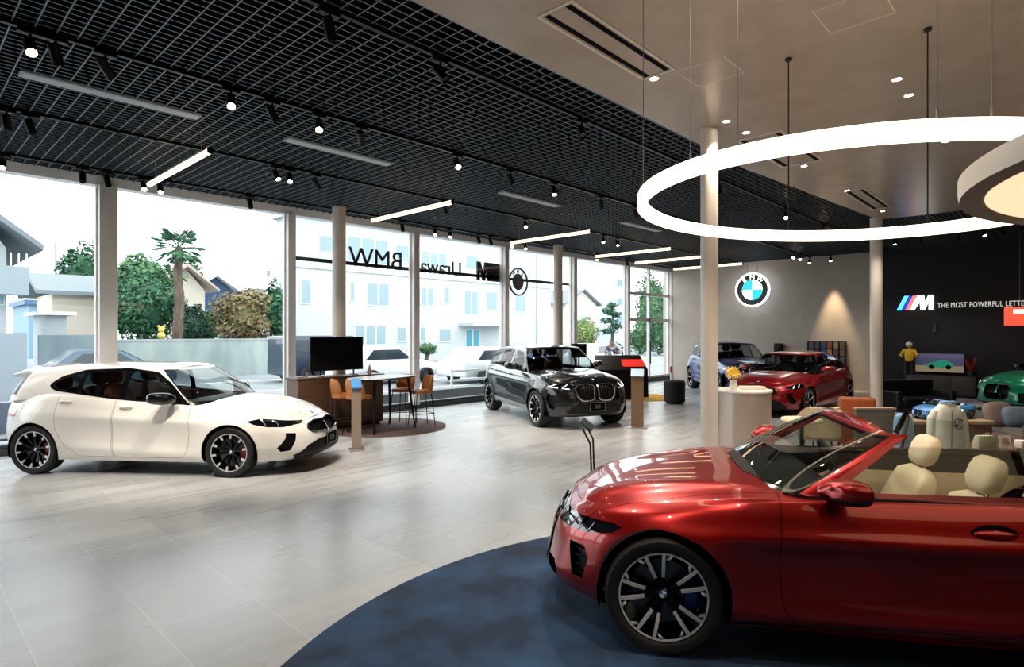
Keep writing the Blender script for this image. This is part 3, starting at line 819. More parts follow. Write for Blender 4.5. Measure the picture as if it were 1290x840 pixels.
    # plate and badges
    if 'plate' in D:
        y0, z0, w_, h_, rows = D['plate']; c = pf(y0, z0, .015); mb = MB(); mb.cbox((c.x+.01, 0, z0), (.012, w_, h_), .004); mb.mi = 1
        t_ = .008; mb.box((c.x+.016, -w_/2, z0+h_/2-t_), (c.x+.019, w_/2, z0+h_/2)); mb.box((c.x+.016, -w_/2, z0-h_/2), (c.x+.019, w_/2, z0-h_/2+t_))
        for sd in (-1, 1): mb.box((c.x+.016, sd*(w_/2-t_/2)-t_/2, z0-h_/2), (c.x+.019, sd*(w_/2-t_/2)+t_/2, z0+h_/2))
        o = mb.build('number_plate', [CM['gap'], CM['frame']], root, smooth=0)
        if rows: text('plate_lettering', rows[0], rows[1], CM['frame'], o, (c.x+.019, 0, z0-rows[1]*.35), PI/2, depth=.003)
    if 'badge' in D:
        bx, by_, r_ = D['badge']; p = pt(bx, 0, .002); q = pt(bx-.05, 0); n_ = Vector((p.z-q.z, 0, 0)); d_ = p-q; emblem(root, p, (-d_.z, 0, d_.x), (-d_.x, 0, -d_.z) if False else (-1, 0, .0), r_)
    for nm, fn in S.get('extra', []): fn(root, dict(paint=paint))
    return root
VK = [0, .08, .2, .32, .46, .6, .72, .84, .94, 1.0]
def car_paint(name, col, metal=.3, rough=.32, flake=0):
    m = mat(name, col, rough, metal, 1.0); return m
P_RED = car_paint('metallic red paint', '#980806', .62, .30)
SPEC_RED = dict(
    name='convertible', wb=2.85, fo=.77, ro=1.06, w=1.85, rw=.338, ra=.378, tw=.245, rim=.253, tuck=.012, rtuck=0, vk=VK, xa=1.02, xb=-1.25, nf=2.3, mf=2.9, nr=2.4, mr=3.2,
    front=[.13, .03, .0, .015, .03, .045, .065, .10, .15, .21], rear=[.22, .12, .06, .03, .01, .0, .0, .02, .05, .10],
    side=[(-2.4, [.10, .07, .03, .01, .0, .0, .005, .02, .045, .09]), (-1.4, [.08, .055, .02, .0, -.012, -.015, -.005, .025, .06, .11]), (-.6, [.075, .03, .022, .028, .03, .022, .004, .03, .06, .085]),
          (.6, [.075, .03, .025, .032, .034, .024, .004, .03, .06, .085]), (1.35, [.07, .04, .02, .01, .004, .0, .0, .03, .07, .14]), (2.2, [.10, .06, .02, .0, .0, .005, .02, .05, .08, .12])],
    sh=[(-2.5, .90), (-1.9, .97), (-1.2, .955), (0, .925), (.9, .905), (1.45, .83), (1.9, .735), (2.08, .675), (2.3, .64)],
    zc=[(-2.5, .93), (-1.9, 1.03), (-1.2, 1.0), (0, 1.0), (.75, .965), (1.2, .925), (1.6, .87), (1.9, .785), (2.0, .725), (2.06, .68), (2.3, .64)],
    zb=[(-2.5, .34), (-1.9, .26), (-1.4, .215), (1.4, .195), (1.9, .17), (2.3, .17)],
    flare=(.016, .022), sculpt=[(1.25, .705, -1.35, .735, .012, .035, .10), (1.15, .27, -.95, .30, .012, .06, .05)], pw=2.6,
    hoodline=[(2.0, .40, .85, .62, .018, .05)], paint=P_RED, cal=CM['bluecal'], style='double', leather=None, calang=PI-.05, open=True,
    house=dict(bf=.92, br=-2.0, bfc=.30, brc=.5, wb=.80, tf=.20, tr=-1.5, tfc=.12, trc=.4, wt=.63, n=2.0, m=4.0, zb=[(-2, .90), (1.1, .90)], zt=[(-2, 1.26), (-.9, 1.24), (-.2, 1.265), (.33, 1.275)], zc=[(-2, 1.3), (.33, 1.31)], bulge=.02),
    draw=dict(hood=[(2.04, -.3), (2.01, .45), (1.93, .62), (1.5, .70), (.70, .735), (.78, .58), (.89, .3), (.92, -.3)],
        doors=[[(.78, .90), (.80, .62), (.78, .33), (.71, .255), (-.34, .275), (-.46, .42), (-.53, .68), (-.53, 1.2), (.74, 1.2)]],
        cabin=[(.80, -.3), (.52, .40), (.45, .715), (-1.52, .715), (-1.58, .5), (-1.58, -.3)],
        headlight=[(1.98, .685), (1.70, .70), (1.66, .69), (1.72, .65), (1.87, .61), (2.0, .60), (2.10, .59), (2.12, .62), (2.08, .67)], headlight_view='side',
        lamp_lines=[('daytime_light', [[(1.93, .65), (1.87, .62), (1.83, .67)], [(2.04, .65), (1.99, .615), (1.95, .66)]], .003, 'lampchrome')],
        kidney=[(.02, .62), (.22, .625), (.29, .56), (.27, .33), (.18, .25), (.04, .25)], outline=dict(kidney=(.010, 'black')), bars=dict(kidney=(9, .006, 'black', True), duct=(4, .006, 'black', True)),
        duct=[(.60, .53), (.70, .53), (.73, .46), (.71, .33), (.65, .33)],
        intake=[(.30, .34), (.34, .26), (.50, .25), (.52, .30), (.46, .35)],
        black=[('front_splitter', [(-.1, .0), (.55, .0), (.52, .205), (-.1, .19)], 'f', 'matt', 'front'), ('cowl', [(.95, -.3), (.92, .3), (.80, .58), (.70, .72), (.5, .72), (.5, -.3)], 't', 'matt', 'any')],
        dlo=[(.7, .95), (.2, 1.2), (-.5, 1.2), (-.5, .95)], panes=[('side_window', [(.70, .8), (.14, 1.205), (-.44, 1.215), (-.47, .8)]), ('quarter_window', [(-.51, .8), (-.50, 1.215), (-.85, 1.18), (-1.15, 1.05), (-1.2, .8)])],
        sa=.31, sc=.75, sw=.235, swt=.01, sk=.311, header=.06, handles=[(-.25, .80, .22)], flush=True, seals=[(-.49, .93, 1.215)], skirt=(1.02, -1.0, .195, .262), belt=(.74, -1.2, .925), sail=[(.70, .93), (.45, .93), (.45, 1.03)], mirror=(.50, .96, 1.0, 1.1), wsmat='paneclear'),
    cabin=dict(z=.18, seats=[('front_seat', -.05, .38, .50, .56), ('front_seat', -.05, -.38, .50, .56), ('rear_seat', -.98, .36, .52, .48), ('rear_seat', -.98, -.36, .52, .48)], dash=(.48, .88, .70), drive=-1, beltz=.90, tilt=.32),
    extra=[])
SPEC_RED['leather'] = mat('cream leather', '#d8c6a6', .5); SPEC_RED['lining'] = mat('cream door lining', '#b9a98c', .55)

def merge(a, **k):
    d = dict(a)
    for q, v in k.items():
        d[q] = merge(d[q], **v) if isinstance(v, dict) and isinstance(d.get(q), dict) else v
    return d
P_WHITE = car_paint('white car paint', '#e9e7e2', 0, .3)
SPEC_HATCH = dict(
    name='hatchback_car', wb=2.70, fo=1.02, ro=.80, w=1.80, rw=.328, ra=.362, tw=.235, rim=.245, tuck=.012, vk=VK, xa=1.0, xb=-1.05, nf=2.6, mf=3.3, nr=2.4, mr=2.9,
    front=[.12, .03, .0, .01, .02, .035, .06, .10, .15, .21], rear=[.16, .06, .02, .0, .005, .015, .025, .04, .06, .08],
    side=[(-2.2, [.09, .06, .03, .01, .0, .005, .015, .045, .09, .14]), (-1.35, [.07, .05, .02, .0, -.008, -.008, -.002, .035, .075, .125]), (-.5, [.06, .03, .025, .028, .026, .016, .004, .03, .055, .08]),
          (.6, [.06, .03, .025, .028, .026, .016, .006, .03, .055, .08]), (1.35, [.06, .04, .02, .005, .0, .0, .01, .035, .075, .13]), (2.3, [.09, .05, .02, .0, .0, .01, .02, .05, .08, .12])],
    sh=[(-2.3, .93), (-1.9, .99), (-1.2, 1.06), (-.3, .99), (.75, .92), (1.3, .865), (1.8, .775), (2.15, .69), (2.4, .66)],
    zc=[(-2.3, .93), (-1.9, 1.0), (-1.2, 1.08), (0, 1.03), (.9, 1.0), (1.3, .965), (1.8, .875), (2.05, .785), (2.14, .72), (2.4, .66)],
    zb=[(-2.3, .30), (-1.9, .24), (-1.3, .20), (1.3, .19), (1.9, .19), (2.4, .20)], flare=(.012, .014), sculpt=[(1.2, .70, -1.4, .80, .010, .035, .10), (1.0, .27, -.9, .38, .014, .07, .05)], pw=2.8,
    hoodline=[(2.0, .38, .9, .58, .015, .05)], paint=P_WHITE, cal=CM['redcal'], style='star', leather=mat('tan leather', '#6b3a22', .5), calang=.15, q=.85, gap=.004,
    house=dict(bf=1.08, br=-1.99, bfc=.34, brc=.35, wb=.80, tf=.36, tr=-1.78, tfc=.14, trc=.22, wt=.585, n=2.0, m=4.0, zb=[(-2.1, .92), (-1.2, 1.0), (1.1, .90)], zt=[(-1.8, 1.345), (-1.2, 1.39), (-.4, 1.415), (.1, 1.41), (.4, 1.385)], zc=[(-1.8, 1.39), (-.6, 1.462), (.1, 1.45), (.4, 1.41)], bulge=.035, wr=.985),
    draw=dict(hood=[(2.06, -.3), (2.03, .45), (1.95, .60), (1.5, .69), (.86, .735), (.95, .56), (1.06, .3), (1.09, -.3)],
        doors=[[(.80, .90), (.82, .62), (.79, .33), (.72, .25), (-.20, .25), (-.24, .42), (-.20, 1.2), (.72, 1.2)], [(-.22, 1.2), (-.26, .42), (-.22, .25), (-.72, .26), (-.92, .42), (-1.02, .62), (-1.02, 1.2)]],
        cabin=[(.98, -.3), (.78, .40), (.66, .70), (-1.75, .68), (-1.85, .4), (-1.85, -.3)],
        headlight=[(1.56, .725), (1.72, .755), (1.88, .735), (2.13, .69), (2.15, .66), (2.0, .635), (1.82, .645), (1.66, .68)], headlight_view='side',
        lamp_lines=[('daytime_light', [[(1.74, .735), (1.80, .67)], [(1.90, .705), (1.95, .655)]], .006, 'lampchrome')],
        kidney=[(.02, .655), (.24, .668), (.42, .635), (.47, .585), (.41, .53), (.04, .505)], outline=dict(kidney=(.011, 'black')), bars=dict(kidney=(9, .005, 'rimdark', False)),
        duct=[(.63, .55), (.71, .56), (.72, .50), (.775, .37), (.75, .32), (.70, .33), (.655, .45)],
        black=[('front_bumper_grille', [(-.1, .43), (.34, .43), (.52, .38), (.66, .26), (.60, .20), (-.1, .17)], 'f', 'matt', 'front'), ('rear_diffuser', [(-.1, .0), (.66, .0), (.60, .34), (-.1, .36)], 'f', 'matt', 'rear')],
        tail=[(-1.62, .86), (-2.3, .90), (-2.3, .73), (-1.66, .76)], tail_view='side', plate=(.012, .40, .34, .165, ('120', .10)), badge=(2.09, 0, .038),
        dlo=[(.82, .93), (.54, 1.14), (.22, 1.33), (-.2, 1.378), (-.8, 1.355), (-1.10, 1.27), (-1.22, 1.17), (-1.12, 1.12), (-.3, 1.02)],
        panes=[('side_window', [(.50, .96), (.49, 1.14), (.21, 1.315), (-.12, 1.362), (-.13, 1.01)], 'pane'), ('side_window', [(-.21, 1.02), (-.20, 1.362), (-.74, 1.342), (-.77, 1.075)], 'panedark'), ('quarter_window', [(-.83, 1.085), (-.80, 1.335), (-1.08, 1.255), (-1.19, 1.17), (-1.11, 1.125)], 'panedark')],
        sa=.30, sc=.86, sw=.262, sr=.735, rg0=.20, handles=[(-.06, .90, .17), (-.90, .965, .17)], sail=[(.78, .935), (.48, .96), (.52, 1.12)], mirror=(.54, .99, 1.03, 1.3), wsmat='pane'),
    mirrorpaint=CM['black'],
    cabin=dict(z=.42, seats=[('front_seat', -.20, .36, .48, .58), ('front_seat', -.20, -.36, .48, .58), ('rear_seat', -1.0, .33, .62, .50), ('rear_seat', -1.0, -.33, .62, .50)], dash=(.55, .92, .70), drive=-1, beltz=.86, tilt=.3))
def roof_spoiler(root, L):
    mb = MB(); mb.loft([[(-1.58, y, 1.425-.06*(abs(y)/.5)**2.5), (-1.98, y, 1.372-.07*(abs(y)/.5)**2.5), (-2.0, y, 1.352-.07*(abs(y)/.5)**2.5), (-1.62, y, 1.33-.06*(abs(y)/.5)**2.5)] for y in np.linspace(-.53, .53, 15)])
    mb.build('roof_spoiler', L['paint'], root, smooth=50)
SPEC_HATCH['extra'] = [('roof_spoiler', roof_spoiler)]
P_SUV = car_paint('black metallic paint', '#0c0f14', .3, .25)
SPEC_SUV = dict(
    name='suv', wb=2.865, fo=.86, ro=.84, w=1.92, rw=.37, ra=.405, tw=.265, rim=.27, tuck=.012, vk=VK, xa=1.15, xb=-1.25, nf=2.6, mf=3.6, nr=2.6, mr=3.4,
    front=[.14, .05, .02, .0, .0, .01, .025, .05, .09, .15], rear=[.16, .06, .02, .0, .0, .02, .05, .09, .13, .18],
    side=[(-2.4, [.10, .06, .03, .01, .0, .005, .01, .03, .06, .10]), (-1.43, [.07, .05, .02, .0, -.01, -.01, -.002, .03, .06, .10]), (-.5, [.07, .03, .02, .03, .032, .02, .006, .03, .055, .085]),
          (.6, [.07, .03, .02, .03, .032, .02, .008, .03, .055, .085]), (1.43, [.06, .04, .02, .005, .0, .0, .01, .035, .07, .12]), (2.3, [.10, .05, .02, .0, .0, .01, .02, .04, .07, .11])],
    sh=[(-2.5, 1.06), (-2.0, 1.12), (-1.2, 1.12), (-.3, 1.07), (.75, 1.04), (1.4, 1.0), (1.9, .95), (2.2, .91), (2.4, .88)],
    zc=[(-2.5, 1.1), (-2.0, 1.16), (-1.2, 1.16), (0, 1.14), (.9, 1.14), (1.4, 1.105), (1.9, 1.04), (2.10, .98), (2.17, .92), (2.4, .88)],
    zb=[(-2.5, .36), (-2, .30), (-1.4, .27), (1.4, .26), (1.9, .25), (2.4, .27)], flare=(.016, .018), sculpt=[(1.2, .86, -1.5, .92, .008, .03, .10), (1.0, .36, -.9, .44, .014, .07, .06)], pw=3.2,
    hoodline=[(2.05, .36, .9, .60, .02, .05)], paint=P_SUV, cal=CM['greycal'], style='star', leather=mat('dark brown leather', '#4a3528', .5), calang=.15, q=.75, gap=.004,
    house=dict(bf=1.10, br=-2.0, bfc=.30, brc=.35, wb=.85, tf=.42, tr=-1.66, tfc=.14, trc=.22, wt=.64, n=2.0, m=4.2, zb=[(-2.2, 1.07), (1.1, 1.02)], zt=[(-1.9, 1.47), (-1.2, 1.54), (-.4, 1.57), (.1, 1.565), (.45, 1.54)], zc=[(-1.9, 1.52), (-.6, 1.625), (.1, 1.61), (.45, 1.57)], bulge=.03, wr=.96),
    draw=dict(hood=[(2.10, -.3), (2.06, .5), (1.98, .68), (1.5, .76), (.90, .80), (.98, .60), (1.08, .3), (1.11, -.3)],
        doors=[[(.78, 1.0), (.80, .7), (.77, .40), (.70, .33), (-.20, .33), (-.24, .5), (-.20, 1.3), (.76, 1.3)], [(-.22, 1.3), (-.26, .5), (-.22, .33), (-.76, .34), (-1.0, .52), (-1.10, .72), (-1.10, 1.3)]],
        cabin=[(1.0, -.3), (.80, .40), (.68, .74), (-1.95, .72), (-2.0, .4), (-2.0, -.3)],
        headlight=[(.47, .88), (.62, .905), (.80, .90), (.925, .885), (.925, .83), (.80, .80), (.60, .79), (.50, .81)], lamp_lines=[('daytime_light', [[(.56, .885), (.66, .81), (.54, .80)], [(.72, .89), (.84, .83), (.72, .815)]], .005, 'drl')],
        kidney=[(.045, .86), (.16, .885), (.36, .87), (.43, .80), (.40, .66), (.31, .58), (.12, .575), (.05, .62)], outline=dict(kidney=(.016, 'chrome')), bars=dict(kidney=(7, .007, 'rimdark', False)),
        black=[('front_bumper_grille', [(-.1, .52), (.40, .52), (.52, .46), (.60, .34), (-.1, .30)], 'f', 'matt', 'front')],
        duct=[(.76, .66), (.86, .70), (.88, .60), (.84, .42), (.78, .40)],
        tail=[(-1.95, 1.05), (-2.5, 1.07), (-2.5, .93), (-2.0, .95)], tail_view='side', plate=(.012, .46, .34, .17, ('X3', .10)), badge=(2.12, 0, .04),
        dlo=[(.80, 1.08), (.56, 1.28), (.30, 1.475), (-.2, 1.52), (-1.2, 1.49), (-1.60, 1.40), (-1.74, 1.28), (-1.6, 1.15), (-.3, 1.09)],
        panes=[('side_window', [(.52, 1.10), (.53, 1.28), (.28, 1.46), (-.16, 1.50), (-.17, 1.11)], 'pane'), ('side_window', [(-.25, 1.11), (-.24, 1.50), (-.98, 1.475), (-1.04, 1.135)], 'panedark'), ('quarter_window', [(-1.11, 1.14), (-1.05, 1.47), (-1.55, 1.38), (-1.68, 1.28), (-1.58, 1.17)], 'panedark')],
        sa=.30, sc=.86, sw=.262, sr=.80, handles=[(-.06, .97, .2), (-.98, 1.0, .2)], sail=[(.76, 1.08), (.48, 1.10), (.54, 1.24)], mirror=(.46, 1.06, 1.17, 1.25), wsmat='pane', trim='black'),
    mirrorpaint=P_SUV,
    cabin=dict(z=.55, seats=[('front_seat', -.20, .38, .50, .62), ('front_seat', -.20, -.38, .50, .62), ('rear_seat', -1.05, .36, .64, .55), ('rear_seat', -1.05, -.36, .64, .55)], dash=(.58, 1.04, .74), drive=-1, beltz=1.0, tilt=.26))
P_BLUE = car_paint('blue metallic paint', '#14327e', .4, .3)
SPEC_BLUE = merge(SPEC_SUV, w=1.845, wb=2.69, paint=P_BLUE, fo=.84, ro=.94, xa=1.05, xb=-1.15, q=.6, mirrorpaint=P_BLUE, style='five', cal=CM['greycal'], leather=mat('grey leather', '#3c3d40', .5),
    house=dict(bf=1.02, br=-2.02, tf=.36, tr=-1.75, wb=.815, wt=.62), draw=dict(plate=(0, .50, .34, .17, None), hood=[(2.00, -.3), (1.96, .5), (1.88, .66), (1.4, .73), (.82, .77), (.90, .57), (1.0, .3), (1.03, -.3)], roofblack=[(.2, -.3), (.2, .52), (-1.3, .52), (-1.3, -.3)], badge=(2.02, 0, .04),
        doors=[[(.70, 1.0), (.72, .7), (.69, .40), (.62, .33), (-.24, .33), (-.28, .5), (-.24, 1.3), (.68, 1.3)], [(-.26, 1.3), (-.30, .5), (-.26, .33), (-.66, .34), (-.90, .52), (-1.0, .72), (-1.0, 1.3)]],
        dlo=[(.72, 1.08), (.48, 1.28), (.24, 1.49), (-.2, 1.55), (-1.2, 1.52), (-1.62, 1.42), (-1.76, 1.30), (-1.5, 1.15), (-.3, 1.09)],
        panes=[('side_window', [(.46, 1.10), (.46, 1.28), (.22, 1.48), (-.20, 1.53), (-.21, 1.11)], 'pane'), ('side_window', [(-.29, 1.11), (-.28, 1.53), (-.90, 1.505), (-.96, 1.135)], 'panedark'), ('quarter_window', [(-1.02, 1.14), (-.97, 1.50), (-1.58, 1.40), (-1.70, 1.30), (-1.48, 1.17)], 'panedark')],
        handles=[(-.10, .97, .2), (-.88, 1.0, .2)], mirror=(.40, 1.02, 1.17, 1.25), sail=[(.68, 1.08), (.42, 1.10), (.47, 1.24)]))
P_RED2 = car_paint('deep red paint', '#8e1018', .4, .3)
SPEC_SEDAN = merge(SPEC_HATCH, name='coupe_car', extra=[], paint=P_RED2, wb=2.70, fo=.88, ro=1.0, q=.65, mirrorpaint=P_RED2, leather=mat('black leather', '#1b1b1d', .5), style='five', cal=CM['greycal'],
    sh=[(-2.4, .93), (-1.9, .99), (-1.2, 1.0), (-.3, .96), (.75, .915), (1.3, .865), (1.8, .78), (2.1, .71), (2.4, .68)], zc=[(-2.4, 1.0), (-1.9, 1.06), (-1.2, 1.04), (0, 1.0), (.9, .99), (1.3, .955), (1.8, .87), (1.98, .79), (2.06, .73), (2.4, .68)],
    house=dict(br=-2.0, tf=.34, tr=-1.1, trc=.3, brc=.35, zt=[(-1.2, 1.31), (-.6, 1.375), (-.2, 1.39), (.1, 1.385), (.4, 1.355)], zc=[(-1.2, 1.36), (-.4, 1.435), (.1, 1.42), (.4, 1.38)]),
    draw=dict(plate=(0, .40, .34, .165, None), hood=[(1.97, -.3), (1.94, .45), (1.87, .60), (1.45, .69), (.86, .735), (.95, .56), (1.06, .3), (1.09, -.3)], badge=(2.0, 0, .038),
        headlight=[(1.50, .735), (1.66, .765), (1.78, .74), (1.97, .70), (1.98, .66), (1.87, .635), (1.74, .645), (1.60, .68)], lamp_lines=[('daytime_light', [[(1.68, .735), (1.74, .67)], [(1.82, .705), (1.87, .655)]], .006, 'drl')],
        dlo=[(.76, .935), (.52, 1.14), (.22, 1.30), (-.2, 1.35), (-.7, 1.31), (-1.05, 1.20), (-1.25, 1.08), (-1.1, 1.03), (-.3, .985)],
        panes=[('side_window', [(.50, .96), (.49, 1.14), (.21, 1.285), (-.12, 1.335), (-.13, .985)], 'pane'), ('side_window', [(-.21, .99), (-.20, 1.335), (-.68, 1.295), (-.80, 1.02)], 'panedark'), ('quarter_window', [(-.86, 1.03), (-.75, 1.28), (-1.03, 1.185), (-1.20, 1.08), (-1.08, 1.045)], 'panedark')],
        tail=[(-1.95, .90), (-2.5, .92), (-2.5, .78), (-2.0, .80)], handles=[(-.06, .87, .17), (-.80, .91, .17)]))
P_GREEN = car_paint('green metallic paint', '#0c9870', .35, .3)
SPEC_GREEN = merge(SPEC_SEDAN, paint=P_GREEN, mirrorpaint=CM['black'], w=1.89, cal=CM['redcal'],
    draw=dict(kidney=[(.03, .67), (.20, .68), (.30, .62), (.30, .42), (.22, .33), (.05, .33)], duct=[(.50, .50), (.70, .52), (.76, .44), (.70, .28), (.52, .28)], black=[('front_splitter', [(-.1, .24), (.66, .24), (.60, .15), (-.1, .15)], 'f', 'matt', 'front')]))
# ================================================================== ROOM
ZG, ZS, YW, XB = 4.5, 4.42, 11.9, 22.0
XL, YF = -9.0, -7.0
ORD = ['first', 'second', 'third', 'fourth', 'fifth', 'sixth', 'seventh', 'eighth', 'ninth', 'tenth', 'eleventh', 'twelfth', 'thirteenth', 'fourteenth', 'fifteenth', 'sixteenth', 'seventeenth', 'eighteenth', 'nineteenth', 'twentieth']
def struct(o): o['kind'] = 'structure'; return o

# ---- materials of the room
def floor_material():
    m = mat('grey stone floor tiles', '#a9a8a6', .3); n, l = nodes(m); b = n['Principled BSDF']
    tc = n.new('ShaderNodeTexCoord'); br = n.new('ShaderNodeTexBrick'); br.inputs['Scale'].default_value = 1
    br.inputs['Brick Width'].default_value = 1.2; br.inputs['Row Height'].default_value = .6; br.inputs['Mortar Size'].default_value = .004; br.inputs['Mortar Smooth'].default_value = .1
    br.offset = .5; br.inputs['Color1'].default_value = (*srgb('#bcbfc1'), 1); br.inputs['Color2'].default_value = (*srgb('#adb0b2'), 1); br.inputs['Mortar'].default_value = (*srgb('#d2d2d0'), 1); br.inputs['Bias'].default_value = 0
    mp = n.new('ShaderNodeMapping'); mp.inputs['Rotation'].default_value = (0, 0, PI/2); l.new(tc.outputs['Object'], mp.inputs[0]); l.new(mp.outputs[0], br.inputs['Vector'])
    ms = n.new('ShaderNodeMapping'); ms.inputs['Scale'].default_value = (.30, 1.9, 1); nz = n.new('ShaderNodeTexNoise'); nz.inputs['Scale'].default_value = 1.6; nz.inputs['Detail'].default_value = 6; nz.inputs['Distortion'].default_value = .4
    l.new(tc.outputs['Object'], ms.inputs[0]); l.new(ms.outputs[0], nz.inputs['Vector'])
    rp = n.new('ShaderNodeValToRGB'); rp.color_ramp.elements[0].position = .32; rp.color_ramp.elements[1].position = .68
    rp.color_ramp.elements[0].color = (.80, .80, .80, 1); rp.color_ramp.elements[1].color = (1.05, 1.05, 1.05, 1); l.new(nz.outputs[0], rp.inputs[0])
    mx = n.new('ShaderNodeMix'); mx.data_type = 'RGBA'; mx.blend_type = 'MULTIPLY'; mx.inputs[0].default_value = 1
    l.new(br.outputs[0], mx.inputs[6]); l.new(rp.outputs[0], mx.inputs[7]); l.new(mx.outputs[2], b.inputs['Base Color'])
    rr = n.new('ShaderNodeMapRange'); rr.inputs['To Min'].default_value = .20; rr.inputs['To Max'].default_value = .36; l.new(nz.outputs[0], rr.inputs[0]); l.new(rr.outputs[0], b.inputs['Roughness'])
    return m
M_FLOOR = floor_material()
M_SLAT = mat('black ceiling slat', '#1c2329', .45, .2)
M_PLENUM = mat('dark ceiling void', '#0a0e14', .9)
M_SOFFIT = noisy('pale plaster ceiling', '#a89b8e', '#b0a396', 3, .27)
M_WALLG = noisy('warm grey wall paint', '#c6bbb0', '#cdc2b7', 2.5, .7)
M_WALLB = noisy('black feature wall', '#050608', '#07080a', 4, .6)
M_ALU = mat('white window frame', '#f2eeea', .4)
M_COLUMN = noisy('off white column paint', '#d9d0c5', '#dfd6cb', 4, .45)
M_GLASS = glass('shop window glass', (.96, .985, .985), .6, 1.4)
M_BLACKM = mat('black metal', '#0d0e10', .4, .5)
M_WIRE = mat('steel wire', '#8a8c90', .4, .8)
M_DWIRE = mat('dark cable', '#141416', .6)
M_WARM = glow('warm white lamp', '#ffe2b8', 14)
M_HOT = glow('hot lamp lens', '#ffd9a0', 60)
M_COOLHOT = glow('neutral lamp lens', '#fff2e0', 35)
M_WOOD = noisy('walnut veneer', '#4a3324', '#5f4330', 3, .45, (1, 1, 8))
M_DARKWOOD = noisy('brown timber', '#5a4334', '#6e5442', 3, .5, (8, 1, 1))

# floor
mb = MB(); mb.quad((XL, YF, 0), (XB, YF, 0), (XB, YW+.2, 0), (XL, YW+.2, 0)); struct(mb.build('floor', M_FLOOR, smooth=0))
# lattice ceiling
mb = MB(); t_ = .011; hgt = .055
x = XL
k = 0
nx = int((XB-XL)/.15)
for k in range(nx+1):
    x = XL+k*.15; y0 = YF if x > 15.3 else 3.0
    mb.box((x-t_/2, y0, ZG), (x+t_/2, YW, ZG+hgt))
for k in range(int((YW-YF)/.1)+1):
    y = YF+k*.1; x0 = 15.3 if y < 3.0 else XL
    mb.box((x0, y-t_/2, ZG+.004), (XB, y+t_/2, ZG+hgt-.004))
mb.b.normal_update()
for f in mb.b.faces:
    if f.normal.z < -.9: f.material_index = 1  # paler colour on the lower edges stands in for light catching the slats
struct(mb.build('ceiling', [M_SLAT, mat('slat edge painted lit', '#6c7a88', .45, .2)], smooth=0, fix=False))
mb = MB(); mb.quad((XL, YF, 5.3), (XL, YW+.2, 5.3), (XB, YW+.2, 5.3), (XB, YF, 5.3)); struct(mb.build('ceiling', M_PLENUM, smooth=0, fix=False))
# pale lowered ceiling
e1 = at_z(515, 0, ZS); e2 = at_z(885, 185, ZS); e3 = at_z(937, 213, ZS); e4 = at_z(1107, 278, ZS)
poly = [(XL, YF), (e4.x, YF), (e4.x, e4.y), (e3.x, e3.y), (e2.x, e2.y), (e1.x, e1.y), (XL, e1.y)]
mb = MB(); mb.prism(poly, ZS, ZS+.16); struct(mb.build('ceiling', M_SOFFIT, smooth=0))
# walls
YB = at_plane(1098, 400, 0, XB).y
mb = MB(); mb.box((XB, YB, 0), (XB+.2, YW+.3, 5.4)); struct(mb.build('wall_back', M_WALLG, smooth=0))
mb = MB(); mb.box((XB-.02, YF, 0), (XB+.2, YB, 5.4)); struct(mb.build('wall_back', M_WALLB, smooth=0))
mb = MB(); mb.box((XL-.2, YF-.2, 0), (XB+.2, YF, 5.4)); struct(mb.build('wall_right', mat('dark lounge wall', '#3a3633', .7), smooth=0))
mb = MB(); mb.box((XL-.2, YF, 0), (XL, YW+.3, 5.4)); struct(mb.build('wall_left', M_WALLG, smooth=0))
mb = MB(); mb.box((XL, YW-.02, 4.36), (XB, YW+.22, 5.4)); struct(mb.build('trim_1', mat('window head', '#f4f6f7', .5), smooth=0))
mb = MB(); mb.box((XL, YW-.06, 0), (XB, YW+.2, .10)); mb.box((XL, YW-.02, .10), (XB, YW+.16, .16)); struct(mb.build('trim_2', mat('dark window sill', '#3b4146', .5), smooth=0))
# mullions and panes
XM = [2.62+3.237*i for i in range(-3, 7)]
for i, x in enumerate(XM):
    wdt = .26 if abs(x-2.62) < .1 else .17
    mb = MB(); mb.box((x-wdt/2, YW-.10, .1), (x+wdt/2, YW+.14, 4.37), .012); mb.box((x-.03-wdt/2, YW+.02, .1), (x+.03+wdt/2, YW+.10, 4.37))
    struct(mb.build('trim_%d' % (i+3), M_ALU, smooth=30))
xs = [XL]+XM
for i, (a, b) in enumerate(zip(xs, xs[1:])):
    if i == len(xs)-2: break
    mb = MB(); mb.quad((a, YW+.06, .14), (b, YW+.06, .14), (b, YW+.06, 4.38), (a, YW+.06, 4.38)); struct(mb.build('window_%d' % (i+1), M_GLASS, smooth=0))
# glazed entrance at the far end
a, b = XM[-2], XM[-1]
mb = MB(); mb.quad((a, YW+.06, .1), (b, YW+.06, .1), (b, YW+.06, 4.38), (a, YW+.06, 4.38)); dg = struct(mb.build('door_1', M_GLASS, smooth=0))
for nm, lo, hi in (('door_rail', (a, YW, 3.33), (b, YW+.12, 3.43)), ('door_rail', (a, YW, 2.33), (b, YW+.12, 2.45)), ('door_stile', ((a+b)/2-.035, YW, .1), ((a+b)/2+.035, YW+.12, 4.38)), ('door_stile', (a+.1, YW, .1), (a+.17, YW+.12, 2.4)), ('door_rail', (a, YW, .1), (b, YW+.12, .24)), ('door_handle', ((a+b)/2-.12, YW-.10, .7), ((a+b)/2-.08, YW-.06, 1.6))):
    mb = MB(); mb.box(lo, hi); mb.build(nm, M_ALU if nm != 'door_handle' else M_BLACKM, dg, smooth=0)
